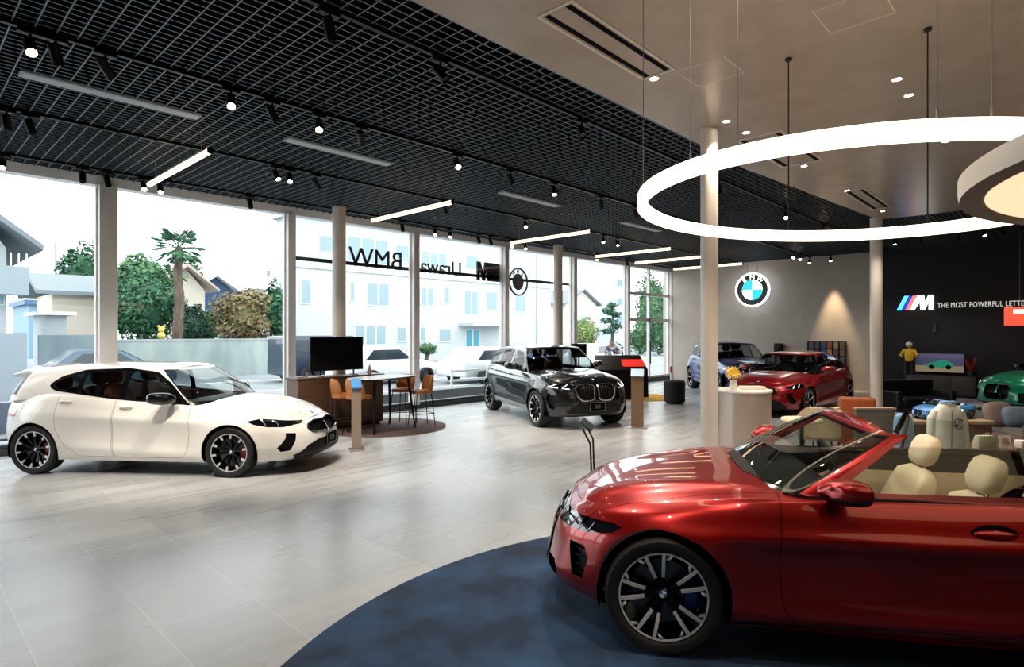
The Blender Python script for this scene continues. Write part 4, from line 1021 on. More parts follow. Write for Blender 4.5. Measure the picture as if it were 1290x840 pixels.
# columns
def column(p, r, ztop):
    mb = MB(); mb.lathe([(r, .0), (r, ztop)], 40, (p[0], p[1], 0)); mb.mi = 0
    return struct(mb.build('column', M_COLUMN, smooth=60))
for px in (427, 703):
    p = at_plane(px, 421, 1, 11.15); column(p, .14, ZG+.03)
p = at_z(893.5, 164, ZS); column(p, .105, ZS+.02)
p = at_z(1104, 277, ZS); column(p, .125, ZS+.02)

# ---- ceiling equipment
TRK = [(4.35, 'track beside the pale ceiling'), (6.5, 'middle ceiling track'), (9.0, 'ceiling track nearer the windows'), (11.3, 'track along the window head')]
for y, d_ in TRK:
    mb = MB(); mb.box((XL+.3, y-.022, ZG-.03), (XB-.2, y+.022, ZG+.01)); o = mb.build('lighting_track', M_BLACKM, smooth=0)
    tag(o, 'long black lighting rail, the '+d_.replace('track', 'one', 1), 'lighting track', 'black lighting rails on the ceiling')
XT = 18.6
mb = MB(); mb.box((XT-.022, YF+.5, ZG-.032), (XT+.022, 4.2, ZG+.01)); tag(mb.build('lighting_track', M_BLACKM, smooth=0), 'black lighting rail crossing the ceiling before the black wall', 'lighting track', 'black lighting rails on the ceiling')
def spot_meshes():
    mb = MB(); mb.box((-.09, -.02, -.062), (.09, .02, -.03), .004); ad = mb.build('adapter', M_BLACKM).data
    mb = MB(); mb.tube([(0, 0, -.06), (0, 0, -.14)], .012, 8); br = mb.build('stem', M_BLACKM).data
    mb = MB(); mb.lathe([(.001, .085), (.036, .085), (.045, .075), (.045, -.095), (.040, -.095), (.036, -.07)], 20); hd = mb.build('lamp_head', M_BLACKM).data
    out = [ad, br, hd]
    for m in (M_HOT, M_COOLHOT, mat('unlit lamp lens', '#2a2722', .2)):
        mb = MB(); mb.lathe([(.0005, -.072), (.037, -.072)], 20); out.append(mb.build('lens', m).data)
    for o in [o for o in COL.objects if o.data in out]: bpy.data.objects.remove(o)
    return out
SPM = spot_meshes(); LAMPS = []
CAMP = Vector((0, 0, CAMZ))
def spotlight(loc, target, lit, label, energy=0, group=None, col=(1, .87, .73), size=60, blend=.7):
    t = thing('track_spotlight', label, 'spotlight', (loc[0], loc[1], ZG), 0, group)
    link('adapter', SPM[0], t); link('stem', SPM[1], t)
    h = link('lamp_head', SPM[2], t, (0, 0, -.17)); d = Vector(target)-Vector((loc[0], loc[1], ZG-.17)); vw = CAMP-Vector((loc[0], loc[1], ZG-.17))
    hd = d if lit == 0 else (d.normalized()*.35+vw.normalized()*.65 if lit == 2 else d.normalized()*.5+vw.normalized()*.5); h.rotation_euler = hd.to_track_quat('-Z', 'Y').to_euler()
    link('lens', SPM[3] if lit == 2 else SPM[4] if lit == 1 else SPM[5], h)
    if energy:
        l = bpy.data.lights.new('spot_lamp', 'SPOT'); l.energy = energy; l.color = col; l.spot_size = R(size); l.spot_blend = blend; l.shadow_soft_size = .05
        o = bpy.data.objects.new('spot_lamp', l); COL.objects.link(o); p = Vector((loc[0], loc[1], ZG-.17))+d.normalized()*.12; o.location = p; o.rotation_euler = d.to_track_quat('-Z', 'Y').to_euler()
    return t
CAMP = Vector((0, 0, CAMZ))
def tgt(lat, d, z=.6): x, y = W2(lat, d); return (x, y, z)
# (pixel column, lit 2 hot / 1 bright / 0 off or turned away, target, energy)
S_ = {
 0: [(415, 0, tgt(-1, 6), 0), (555, 0, tgt(2.2, 4.4), 160), (733, 0, tgt(1.2, 4.2, .9), 160), (905, 0, tgt(3.5, 8.8), 120), (990, 2, tgt(6.5, 13.5), 140), (1037, 2, tgt(8, 14), 140)],
 1: [(38, 2, tgt(-5.5, 8.3), 220), (70, 0, tgt(-4.0, 7.0, 0), 120), (133, 0, tgt(-3, 9.5), 0), (291, 2, tgt(-3.6, 8.2), 240), (343, 0, tgt(-1, 9, 0), 160), (402, 2, tgt(-2.6, 8.4), 200), (455, 0, tgt(-2, 12), 0), (576, 2, tgt(.6, 11), 240), (643, 0, tgt(1.5, 10.6, 0), 160), (698, 1, tgt(1.3, 11.5), 200), (757, 0, tgt(2.6, 12.5), 120), (800, 0, tgt(4, 14), 0), (1000, 1, tgt(6, 16), 120), (1008, 1, tgt(8, 16), 0), (1020, 1, (XB, 7.2, 1), 0), (1030, 1, tgt(9, 17), 0)],
 2: [(8, 0, tgt(-6, 8), 0), (38, 0, tgt(-5, 8), 120), (348, 1, tgt(-2.4, 12), 140), (365, 1, tgt(-3.6, 10), 140), (398, 0, tgt(-1, 13), 0), (560, 0, tgt(0, 13), 120), (662, 1, tgt(1, 13), 120), (760, 1, tgt(2.4, 15), 120), (778, 1, tgt(3.4, 17), 120)],
 3: [(3, 1, (1.0, 11.2, 0), 60), (104, 0, (2, 10, 0), 0), (135, 0, (3, 10, 0), 0), (181, 1, (3.4, 10.5, 0), 0), (202, 1, (3.6, 11, 0), 50), (315, 0, (5, 10, 0), 0), (432, 2, (6.6, 11.0, 1.5), 60), (507, 0, (8, 10, 0), 0), (548, 1, (9.4, 10.5, 0), 60), (567, 1, (10, 11, 0), 0), (603, 0, (11, 10, 0), 0), (618, 0, (11.6, 10, 0), 0), (645, 1, (12.2, 11, 0), 0), (662, 1, (12.9, 11, 0), 60), (752, 1, (16.8, 10.8, 0), 60), (790, 0, (18.6, 10.5, 0), 0)]}
for ti, lst in S_.items():
    for k, (px, lit, tg, en) in enumerate(lst):
        p = at_plane(px, 300, 1, TRK[ti][0])
        spotlight(p, tg, lit, '%s black spotlight, %s from the left on the %s' % ('lit' if lit else 'unlit' if not en else 'turned away', ORD[k], TRK[ti][1]), en*1.3, 'black spotlights on the ceiling tracks')
for k, (px, lit, en, tg) in enumerate([(1127, 1, 60, (XB, 3.9, .5)), (1160, 0, 0, (XB, 3, 1)), (1206, 0, 60, (21, 2.2, 1)), (1240, 1, 120, tgt(12.4, 14.2)), (1262, 0, 0, (21, 0, 1))]):
    p = at_plane(px, 310, 0, XT); spotlight(p, tg, lit, 'black spotlight, %s from the left on the rail before the black wall' % ORD[k], en*1.3, 'black spotlights on the ceiling tracks')
# wall washer that draws the bright cone above the colour rack
wx_ = at_plane(1046, 330, 0, XB-.45)
spotlight((XB-.42, wx_.y), (XB-.1, wx_.y-.02, .4), 1, 'black spotlight throwing a bright cone on the grey wall', 420, None, (1, .74, .45), 40, .8)
# slim white air panels in the lattice
for k, (x0, x1) in enumerate([(.95, 2.65), (3.74, 5.43), (7.9, 9.6), (12.0, 13.7)]):
    t = thing('air_panel', 'slim pale ventilation strip in the lattice ceiling, %s from the left' % ORD[k], 'vent', (x0, 7.72, ZG), 0, 'pale ventilation strips')
    mb = MB(); mb.box((0, -.10, -.012), (x1-x0, .10, .05), .004); mb.build('panel', mat('pale grey vent', '#8f979d', .5), t)
    mb = MB(); mb.box((.03, -.07, -.016), (x1-x0-.03, .07, -.010)); mb.build('louvre', mat('vent louvre grey', '#a9b0b5', .5), t)
# linear pendant lamps
LIN = [(2.87, 'nearest the camera above the white hatchback'), (6.94, 'second from the left'), (11.1, 'third from the left'), (14.85, 'fourth from the left'), (17.1, 'fifth from the left'), (19.7, 'farthest, near the grey wall')]
M_LIN = glow('linear lamp diffuser', '#ffd6a2', 2.4)
for x, d_ in LIN:
    t = thing('linear_pendant', 'slim glowing linear pendant under the lattice ceiling, '+d_, 'pendant light', (x, 9.25, 4.2), 0, 'slim linear pendants')
    mb = MB(); mb.tube([(0, -1.25, 0), (0, 1.25, 0)], .038, 14); mb.build('diffuser', M_LIN, t)
    for s in (-1, 1):
        mb = MB(); mb.tube([(0, s*1.255, 0), (0, s*1.275, 0)], .041, 14); mb.build('end_cap', M_BLACKM, t)
        mb = MB(); mb.tube([(0, s*.95, .035), (0, s*.95, ZG-4.2)], .004, 6); mb.build('suspension_wire', M_WIRE, t)
# soffit fittings
def slot_diffuser(c4, label):
    P = [at_z(px, py, ZS) for px, py in c4]; x0, x1 = min(p.x for p in P), max(p.x for p in P); y0, y1 = min(p.y for p in P), max(p.y for p in P)
    t = thing('slot_diffuser', label, 'vent', (x0, y0, ZS), 0, 'slot air diffusers in the pale ceiling'); w_, h_ = x1-x0, y1-y0
    mb = MB()
    for lo, hi in (((0, 0), (w_, .03)), ((0, h_-.03), (w_, h_)), ((0, .03), (.03, h_-.03)), ((w_-.03, .03), (w_, h_-.03))): mb.box((lo[0], lo[1], -.006), (hi[0], hi[1], .0))
    mb.build('frame', mat('diffuser frame', '#cfc6bc', .4), t, smooth=0)
    for yy in (.05, h_-.10):
        mb = MB(); mb.box((.05, yy, -.004), (w_-.05, yy+.05, .0)); mb.build('slot', CM['gap'], t, smooth=0)
slot_diffuser([(675, 22), (722, 2), (852, 88), (808, 98)], 'long slot air diffuser in the pale ceiling, nearest the camera')
slot_diffuser([(1062, 242), (1090, 238), (1122, 262), (1098, 265)], 'small slot air diffuser in the pale ceiling by the far white column')
slot_diffuser([(936, 178), (985, 165), (1012, 205), (985, 212)], 'slot air diffuser in the pale ceiling behind the glowing ring')
def hatch(c, a, b, label):
    t = thing('access_hatch', label, 'ceiling hatch', (c.x, c.y, ZS)); mb = MB(); w = .008
    for lo, hi in (((-a, -b), (a, -b+w)), ((-a, b-w), (a, b)), ((-a, -b+w), (-a+w, b-w)), ((a-w, -b+w), (a, b-w))): mb.box((lo[0], lo[1], -.003), (hi[0], hi[1], 0))
    mb.build('frame', mat('hatch edge', '#d9cfc4', .4), t, smooth=0)
    mb = MB(); mb.box((-a+w, -b+w, -.002), (a-w, b-w, 0)); mb.build('panel', M_SOFFIT, t, smooth=0)
hatch(at_z(1076, 16, ZS), .24, .24, 'square access hatch outlined in the pale ceiling, top right')
hatch(at_z(895, 92, ZS), .24, .24, 'square access hatch in the pale ceiling near the white column')
def dl_mesh():
    mb = MB(); mb.lathe([(.036, -.001), (.050, -.006), (.052, 0)], 24); a = mb.build('trim_ring', mat('downlight ring', '#e8e2d8', .4)).data
    mb = MB(); mb.lathe([(.0005, -.002), (.037, -.002)], 24); b = mb.build('lens', M_COOLHOT).data
    for o in [o for o in COL.objects if o.data in (a, b)]: bpy.data.objects.remove(o)
    return a, b
DLA, DLB = dl_mesh()
DLS = [(824, 100, 'beside the nearest slot diffuser'), (1130, 101, 'left of a close pair above the ring'), (1145, 121, 'right of a close pair above the ring'), (915, 154, 'just right of the near white column'), (940, 168, 'second right of the near white column'), (1013, 210, 'framed by the left part of the glowing ring'), (1067, 241, 'beside the small far slot diffuser'), (1112, 267, 'right above the far white column'), (1191, 179, 'touching the ring near the round disc')]
DPOS = []
for px, py, d_ in DLS:
    p = at_z(px, py, ZS); t = thing('downlight', 'small round recessed downlight, '+d_, 'downlight', (p.x, p.y, ZS), 0, 'recessed downlights'); link('trim_ring', DLA, t); link('lens', DLB, t); DPOS.append(p)
for lat, d in ((1.2, 3.0), (3.4, 2.6), (-.6, 2.4), (2.4, 1.2)):       # same lamps, overhead and out of the frame
    x, y = W2(lat, d); t = thing('downlight', 'small round recessed downlight overhead outside the picture', 'downlight', (x, y, ZS), 0, 'recessed downlights overhead'); link('trim_ring', DLA, t); link('lens', DLB, t); DPOS.append(Vector((x, y, ZS)))
for p in DPOS:
    l = bpy.data.lights.new('downlight_lamp', 'SPOT'); l.energy = 130; l.color = (1, .85, .69); l.spot_size = R(95); l.spot_blend = .6; l.shadow_soft_size = .04
    o = bpy.data.objects.new('downlight_lamp', l); COL.objects.link(o); o.location = (p.x, p.y, ZS-.02)
# glowing ring over the convertible
hS = .92
L_, D_, R_ = 2.548*hS, 4.469*hS, 1.539*hS; rx, ry = W2(L_, D_); rz_ = CAMZ+hS
t = thing('ring_light', 'large glowing white ring light hanging above the red convertible', 'pendant light', (rx, ry, rz_))
nrm = Vector((.0416*math.sin(FWD)+.0044*math.cos(FWD), -.0416*math.cos(FWD)+.0044*math.sin(FWD), 1)).normalized(); qt = nrm.to_track_quat('Z', 'Y').to_matrix().to_4x4()
mb = MB(); mb.lathe([(R_+.028, -.045), (R_+.028, .045), (R_-.028, .045), (R_-.028, -.045), (R_+.028, -.045)], 120); mb.b.transform(qt); mb.build('ring_diffuser', glow('ring lamp diffuser', '#ffe6c4', 2.8), t, smooth=50)
for px in (806, 866, 925, 1180, 1247):
    # steel wires from the pale ceiling down to the ring
    tt = (px-645)/748; best = None
    for k in range(720):
        a = 2*PI*k/720; v = qt @ Vector((R_*math.cos(a), R_*math.sin(a), .045)); w_ = Vector((rx, ry, rz_))+v
        dd = w_.x*math.cos(FWD)+w_.y*math.sin(FWD); ll = w_.x*math.sin(FWD)-w_.y*math.cos(FWD)
        if abs(ll/dd-tt) < .006 and (best is None or dd < best[0]): best = (dd, v)
    v = best[1]; mb = MB(); mb.tube([v, (v.x, v.y, ZS-rz_)], .0025, 6); mb.build('suspension_wire', M_WIRE, t)
    mb = MB(); mb.tube([v, (v.x, v.y, v.z+.05)], .007, 8); mb.build('wire_clamp', M_WIRE, t)
for px in (997, 1172):
    tt = (px-645)/748; best = None
    for k in range(720):
        a = 2*PI*k/720; v = qt @ Vector((R_*math.cos(a), R_*math.sin(a), .045)); w_ = Vector((rx, ry, rz_))+v
        dd = w_.x*math.cos(FWD)+w_.y*math.sin(FWD); ll = w_.x*math.sin(FWD)-w_.y*math.cos(FWD)
        if abs(ll/dd-tt) < .006 and (best is None or dd > best[0]): best = (dd, v)
    v = best[1]; mb = MB(); mb.tube([v, (v.x, v.y, ZS-rz_)], .006, 8); mb.lathe([(.03, ZS-rz_-.02), (.03, ZS-rz_)], 16, (v.x, v.y, 0), cap=True); mb.build('power_cable', M_DWIRE, t)
# round disc lamp at the right edge
x, y = W2(3.14, 1.72); t = thing('disc_pendant', 'round pale disc pendant cut by the right edge, below the ring light', 'pendant light', (x, y, 2.44))
mb = MB(); mb.lathe([(1.475, .0), (1.48, .035), (1.48, .085), (1.465, .09), (.0005, .09)], 96); mb.build('disc_shell', mat('disc lamp shell', '#d8d0c4', .45), t)
mb = MB(); mb.lathe([(1.475, .0), (1.40, -.004), (1.385, .012)], 96); mb.build('rim', mat('disc lamp rim', '#8f7f72', .5), t)
mb = MB(); mb.lathe([(1.39, .010), (.0005, .010)], 96); mb.build('disc_diffuser', glow('disc lamp diffuser', '#f3d9ae', .75), t)
for a in (0.4, 2.5, 4.6):
    mb = MB(); mb.tube([(1.3*math.cos(a), 1.3*math.sin(a), .09), (1.3*math.cos(a), 1.3*math.sin(a), ZS-2.44)], .0025, 6); mb.build('suspension_wire', M_WIRE, t)
# ================================================================== FURNITURE, SIGNS, DISPLAYS
def word(root, txt, size, m, loc, rz, bold=False, depth=.02, space=1.0, shear=0, name='letter', align=0):
    """each letter a part of its own, starting at loc"""
    base = Vector(loc); dx = Vector((math.cos(rz), math.sin(rz), 0)); total = None
    def mx(me): return max((v.co.x for v in me.vertices), default=0)
    off = 0
    if align: off = -mx(text_mesh(txt, size, depth, bold, align='LEFT', shear=shear, space=space))*align
    for i, ch in enumerate(txt):
        if ch == ' ': continue
        pm = text_mesh(txt[:i+1], size, depth, bold, align='LEFT', shear=shear, space=space); cm = text_mesh(ch, size, depth, bold, align='LEFT', shear=shear)
        cm.materials.clear(); cm.materials.append(m); o = link(name, cm, root, base+dx*(mx(pm)-mx(cm)+off), rz); bpy.data.meshes.remove(pm)
M_SIGNK = mat('dark sign', '#0d1a24', .5)
YS = YW+.16
# rail and lettering outside the glass, seen from behind
mb = MB(); mb.box((5.95, YS-.02, 3.44), (XM[7]+.2, YS+.02, 3.52)); tag(mb.build('sign_rail', M_SIGNK, smooth=0), 'dark horizontal rail carrying the shop sign outside the windows', 'sign rail')
t = thing('sign_lettering', 'dark reversed capital letters of the car maker on the window rail, left word', 'sign', (8.86, YS, 3.43)); word(t, 'BMW', .64, M_SIGNK, (0, 0, 0), PI, False, .03)
t = thing('sign_lettering', 'dark reversed place name lettering on the window rail, right word', 'sign', (10.80, YS, 3.43)); word(t, 'Urawa', .53, M_SIGNK, (0, 0, 0), PI, False, .03)
t = thing('motorsport_sign', 'dark slanted block logo on the window rail beside the mullion', 'sign', (12.2, YS, 3.36))
for k in range(3):
    mb = MB(); mb.prism([(.22-.17*k, 0), (.05-.17*k, 0), (-.08-.17*k, .52), (.09-.17*k, .52)][::-1], -.02, .02, lambda a, b, c: (a, c, b)); mb.build('stripe', M_SIGNK, t, smooth=0)
mb = MB(); M_out = [(0, 0), (.11, .40), (.25, .40), (.30, .17), (.42, .40), (.56, .40), (.56, 0), (.45, 0), (.45, .24), (.33, 0), (.22, 0), (.20, .24), (.12, 0)]
mb.prism([(-.30-a*.95, b*1.3) for a, b in M_out][::-1], -.02, .02, lambda a, b, c: (a, c, b)); mb.build('letter', M_SIGNK, t, smooth=0)
def roundel(root, r, ring_m, plate_m, q1, q2, letter_m, facing, emit_edge=None, depth=.04):
    """round badge in the xz plane facing -y; facing is its turn about z"""
    Rz = Matrix.Rotation(facing, 4, 'Z')
    def done(mb, nm, m): mb.b.transform(Rz); return mb.build(nm, m, root, smooth=40)
    mb = MB(); mb.lathe([(r, .0), (r, -depth), (r*.90, -depth-.004), (r*.90, 0), (r, 0)], 72, axis='y'); done(mb, 'outer_ring', ring_m)
    mb = MB(); mb.lathe([(r*.90, -depth*.8), (r*.60, -depth*.8)], 72, axis='y'); done(mb, 'dark_band', plate_m)
    for k in range(4):
        mb = MB(); mb.lathe([(.0005, -depth*.85), (r*.595, -depth*.85)], 14, axis='y', a0=k*PI/2, a1=(k+1)*PI/2); done(mb, 'quarter', q1 if k % 2 == 0 else q2)
    for ch, a in zip('BMW', (R(128), R(90), R(52))):
        me = text_mesh(ch, r*.38, .012, False); me.materials.clear(); me.materials.append(letter_m)
        for v in me.vertices: v.co.z -= r*.125
        M_ = Rz @ Matrix.Translation((r*.745*math.cos(a), -depth*.9, r*.745*math.sin(a))) @ Matrix.Rotation(-(a-PI/2), 4, 'Y'); me.transform(M_); link('letter', me, root)
t = thing('round_sign', 'dark round badge seen through the window behind the black SUV', 'sign', (13.1, YS, 3.42)); roundel(t, .42, M_SIGNK, M_GLASS, M_SIGNK, M_SIGNK, M_SIGNK, PI)
# lit round badge before the grey wall
p = at_plane(948, 366, 0, XB-.35); t = thing('round_sign', 'lit round blue and white badge hanging before the grey wall', 'sign', (p.x, p.y, p.z))
roundel(t, .62, glow('badge white light', '#ffffff', 2.2), mat('badge black', '#08090b', .3), glow('badge white quarter', '#f4fbff', 1.6), glow('badge blue light', '#1fb4e8', 1.1), glow('badge letter light', '#ffffff', 1.8), -PI/2)
for s in (-.18, .18):
    mb = MB(); mb.tube([(0, s, .58), (0, s, ZG-p.z)], .006, 6); mb.build('suspension_wire', M_WIRE, t)
# lit logo and lettering on the black wall
p0 = at_plane(1130, 391, 0, XB-.04); p1 = at_plane(1176, 374, 0, XB-.04); hM = .44
t = thing('lit_logo', 'lit slanted three-stripe letter logo on the black wall', 'sign', (p0.x, p0.y, p0.z-.02))
sc_ = (p0.y-p1.y)/1.13
for k, (c, e_) in enumerate((('#3fb6ff', 2.2), ('#2233a8', 1.2), ('#ff5a4a', 1.8))):
    mb = MB(); mb.prism([((a+.135*k)*sc_, b*hM) for a, b in ((0, 0), (.13, 0), (.37, 1), (.24, 1))], -.02, .02, lambda a, b, c_: (c_, -a, b)); mb.build('stripe', glow('logo stripe %d' % k, c, e_), t, smooth=0)
mb = MB(); mo = [(.40, 0), (.65, 1), (.84, 1), (.86, .5), (.98, 1), (1.13, 1), (1.13, 0), (.99, 0), (.99, .58), (.86, 0), (.74, 0), (.72, .58), (.54, 0)]
mb.prism([(a*sc_, b*hM) for a, b in mo], -.02, .02, lambda a, b, c_: (c_, -a, b)); mb.build('letter', glow('logo letter', '#ffffff', 2.6), t, smooth=0)
p = at_plane(1181, 388.6, 0, XB-.035); t = thing('slogan_lettering', 'small pale capital lettering along the black wall', 'sign', (p.x, p.y, p.z)); word(t, 'THE MOST POWERFUL LETTER', .215, glow('slogan letters', '#d8d4cc', .6), (0, 0, 0), -PI/2, False, .02, 1.08); t.scale = (1, .66, 1)
# red hanging sign at the right edge
p = at_plane(1265, 411, 0, 19.5); t = thing('hanging_sign', 'bright red rectangular sign panel cut by the right edge', 'sign', (p.x, p.y, p.z))
mb = MB(); mb.box((-.02, -1.4, 0), (.02, 0, .46), .01); mb.build('panel', glow('red light panel', '#e8402c', 1.1), t); mb = MB(); mb.box((-.03, -1.3, .30), (-.02, -.18, .40)); mb.build('white_band', glow('panel white band', '#ffd9cc', 1.3), t, smooth=0)
for y in (-.3, -1.1):
    mb = MB(); mb.tube([(0, y, .46), (0, y, ZG-p.z)], .004, 6); mb.build('suspension_wire', M_WIRE, t)

# ---- round carpets
def carpet(lat, d, r, m, label, cat='carpet', h=.012):
    x, y = W2(lat, d); mb = MB(); mb.lathe([(.001, h), (r-.01, h), (r, h*.6), (r, .0005)], 128); return tag(mb.build('round_carpet', m, None, (x, y, 0), smooth=40), label, cat)
carpet(1.764, 2.66, 3.13, noisy('navy carpet', '#11243f', '#264c70', 2.2, .95, bump=.3, detail=8, lo=.40, hi=.70), 'big round navy carpet under the red convertible')
carpet(-2.55, 11.9, 1.22, noisy('brown carpet', '#4a3a38', '#6a5450', 30, .95), 'round brown carpet under the bar table by the windows')
q = at_z(808, 501.5, 0); mb = MB(); mb.lathe([(.001, .012), (1.0, .012), (1.01, .0005)], 64); tag(mb.build('round_carpet', noisy('yellow carpet', '#b88a1c', '#d8a828', 20, .95), None, (q.x, q.y, 0)), 'round yellow carpet beyond the black SUV by the entrance', 'carpet')

# ---- high sideboard with television
t = thing('sideboard', 'long walnut sideboard under the television by the left windows', 'sideboard', (6.2, 10.62, 0))
mb = MB(); mb.box((-.93, -.22, .06), (.93, .22, 1.0)); mb.build('cabinet', M_WOOD, t, smooth=0); mb = MB(); mb.box((-.96, -.24, 1.0), (.96, .24, 1.04), .006); mb.build('top', M_WOOD, t)
for k in range(3): mb = MB(); mb.box((-.92+.615*k, -.236, .10), (-.315+.615*k, -.22, .98), .004); mb.build('door', M_WOOD, t)
mb = MB(); mb.box((-.88, -.18, 0), (.88, .18, .06)); mb.build('plinth', M_BLACKM, t, smooth=0)
def television(name, loc, rz, w, h, label, lit=None, stand=.1):
    t = thing(name, label, 'television', loc, rz); mb = MB(); mb.box((-w/2, -.02, stand), (w/2, .03, stand+h), .006); mb.build('casing', M_BLACKM, t)
    mb = MB(); mb.box((-w/2+.012, -.0225, stand+.016), (w/2-.012, -.0195, stand+h-.012)); mb.build('screen', lit or mat('dark screen', '#07090d', .12), t, smooth=0)
    for s in (-1, 1): mb = MB(); mb.bar((s*w*.32, -.14, .008), (s*w*.32, .14, .008), .03, .016); mb.bar((s*w*.32, 0, .01), (s*w*.32, .01, stand+.05), .03, .02); mb.build('foot', M_BLACKM, t)
    return t
television('television', (6.18, 10.58, 1.04), 0, 1.16, .66, 'large dark television on the walnut sideboard')
mb = MB(); mb.box((-.10, -.03, 0), (.10, .03, .015), .005); tag(mb.build('remote_control', M_BLACKM, None, (5.45, 10.55, 1.04), .3), 'small dark remote lying at the left end of the walnut sideboard', 'remote')
mb = MB(); mb.lathe([(.001, 0), (.035, 0), (.04, .06), (.03, .13), (.012, .17), (.012, .2), (.001, .2)], 20); tag(mb.build('ornament', mat('beige ceramic', '#c9a483', .5), None, (6.86, 10.48, 1.04)), 'small beige ornament right of the television', 'ornament')
# bar table and stools
tx, ty = W2(-2.52, 11.55)
t = thing('bar_table', 'high oval table with pale top and black legs on the brown carpet', 'table', (tx, ty, .012), .25)
mb = MB(); mb.loft([ring_se(0, 0, .985, .74, .40, 40, 3.2), ring_se(0, 0, .99, .755, .415, 40, 3.2), ring_se(0, 0, 1.01, .755, .415, 40, 3.2)]); mb.build('table_edge', M_BLACKM, t)
mb = MB(); mb.loft([ring_se(0, 0, 1.010, .75, .41, 40, 3.2), ring_se(0, 0, 1.018, .745, .405, 40, 3.2)]); mb.build('tabletop', mat('pale table top', '#c8cac9', .25), t)
for sx in (-1, 1):
    for sy in (-1, 1):
        mb = MB(); mb.tube([(sx*.60, sy*.32, 0), (sx*.48, sy*.24, .985)], [.016, .030], 10); mb.build('leg', M_BLACKM, t)
def stool(lat, d, face, label, col):
    x, y = W2(lat, d); t = thing('bar_stool', label, 'stool', (x, y, .012), face, 'tan bar stools round the high table')
    mb = MB(); soft_box(mb, (-.21, -.21, .66), (.21, .21, .73), .03, 3.0, 24, .01); mb.build('seat', col, t, smooth=60)
    mb = MB(); rs = []
    for z, r0, sw in ((.70, .215, 1.25), (.80, .235, 1.20), (.92, .245, 1.05), (.99, .24, .85), (1.01, .235, .7)):
        rs.append([(-r0*math.cos(a), r0*math.sin(a), z) for a in [sw*(-1+2*k/16) for k in range(17)]]+[(-(r0-.03)*math.cos(a), (r0-.03)*math.sin(a), z) for a in [sw*(1-2*k/16) for k in range(17)]])
    mb.loft(rs); mb.build('backrest', col, t, smooth=60)
    for sx in (-1, 1):
        for sy in (-1, 1): mb = MB(); mb.tube([(sx*.15, sy*.15, .67), (sx*.21, sy*.21, 0)], .010, 8); mb.build('leg', M_BLACKM, t)
    mb = MB(); mb.tube([(sx*.195, sy*.195, .26) for sx, sy in ((-1, -1), (1, -1), (1, 1), (-1, 1))], .008, 8, closed=True); mb.build('foot_ring', M_BLACKM, t)
TAN = noisy('tan stool leather', '#a9682f', '#b87538', 6, .55); TAN2 = noisy('grey brown stool fabric', '#9a7b5e', '#a98a6b', 12, .8)
def facing(a, b): p, q = W2(*a), W2(*b); return math.atan2(q[1]-p[1], q[0]-p[0])
tb = (-2.52, 11.55)
for a, lb, c in (((-3.18, 11.2), 'tan stool at the left end of the high table, farthest left', TAN), ((-2.82, 10.95), 'tan stool at the near side of the high table behind the sign stand', TAN), ((-2.25, 12.25), 'tan stool tucked behind the high table, far side', TAN), ((-1.82, 11.95), 'tan stool at the right end of the high table', TAN)):
    stool(a[0], a[1], facing(a, tb), lb, c)
# ---- information stands
def info_stand(lat, d, rz, label, w=.20, h=1.03, face='#a8998a', lean=.06, tablet='#4f8fc8', base=True):
    x, y = W2(lat, d); t = thing('sign_stand', label, 'sign stand', (x, y, 0), rz); m = mat('stand '+face, face, .35, .4)
    mb = MB(); mb.obox((0, lean/2, h/2+.01), (1, 0, 0), (0, 1, -lean/h), (0, lean/h, 1), (w, .022, h-.02)); mb.build('post', m, t, smooth=0)
    if base: mb = MB(); mb.box((-w*.8, -.15, 0), (w*.8, .15, .015), .004); mb.build('base_plate', mat('brushed base', '#b7b2aa', .3, .8), t); mb = MB(); mb.box((-w*.32, .04, .015), (w*.32, .11, .07), .01); mb.build('cable_box', M_BLACKM, t)
    mb = MB(); mb.obox((0, lean*.9, h+.03), (1, 0, 0), (0, .75, .65), (0, -.65, .75), (w*1.05, .20, .016)); mb.build('tablet', mat('tablet '+tablet, tablet, .2, emit=tablet, es=.25), t, smooth=0)
FC = FWD-PI/2
info_stand(-2.50, 9.55, FC+.35, 'slim metal sign stand with blue screen at the nose of the white hatchback', .15)
info_stand(2.49, 11.8, FC-.25, 'brown metal sign stand at the nose of the black SUV', .24, 1.06, '#7d6650', .03, '#a9bfd0')
# stand by the convertible: a bent double rod frame seen from its edge
x, y = W2(.745, 5.55); t = thing('sign_stand', 'thin rod sign stand just beyond the nose of the red convertible', 'sign stand', (x, y, 0), FC+1.35); mb = MB()
for s in (-1, 1): mb = MB(); mb.tube([(s*.14, -.03, 0), (s*.14, .0, .86), (s*.14, .07, 1.0)], .009, 8); mb.build('rod', M_BLACKM, t)
mb = MB(); mb.obox((0, .04, 1.02), (1, 0, 0), (0, .8, .6), (0, -.6, .8), (.32, .13, .010)); mb.build('panel', M_BLACKM, t, smooth=0); mb = MB(); mb.box((-.17, -.14, 0), (.17, .12, .012)); mb.build('base_plate', M_BLACKM, t, smooth=0)
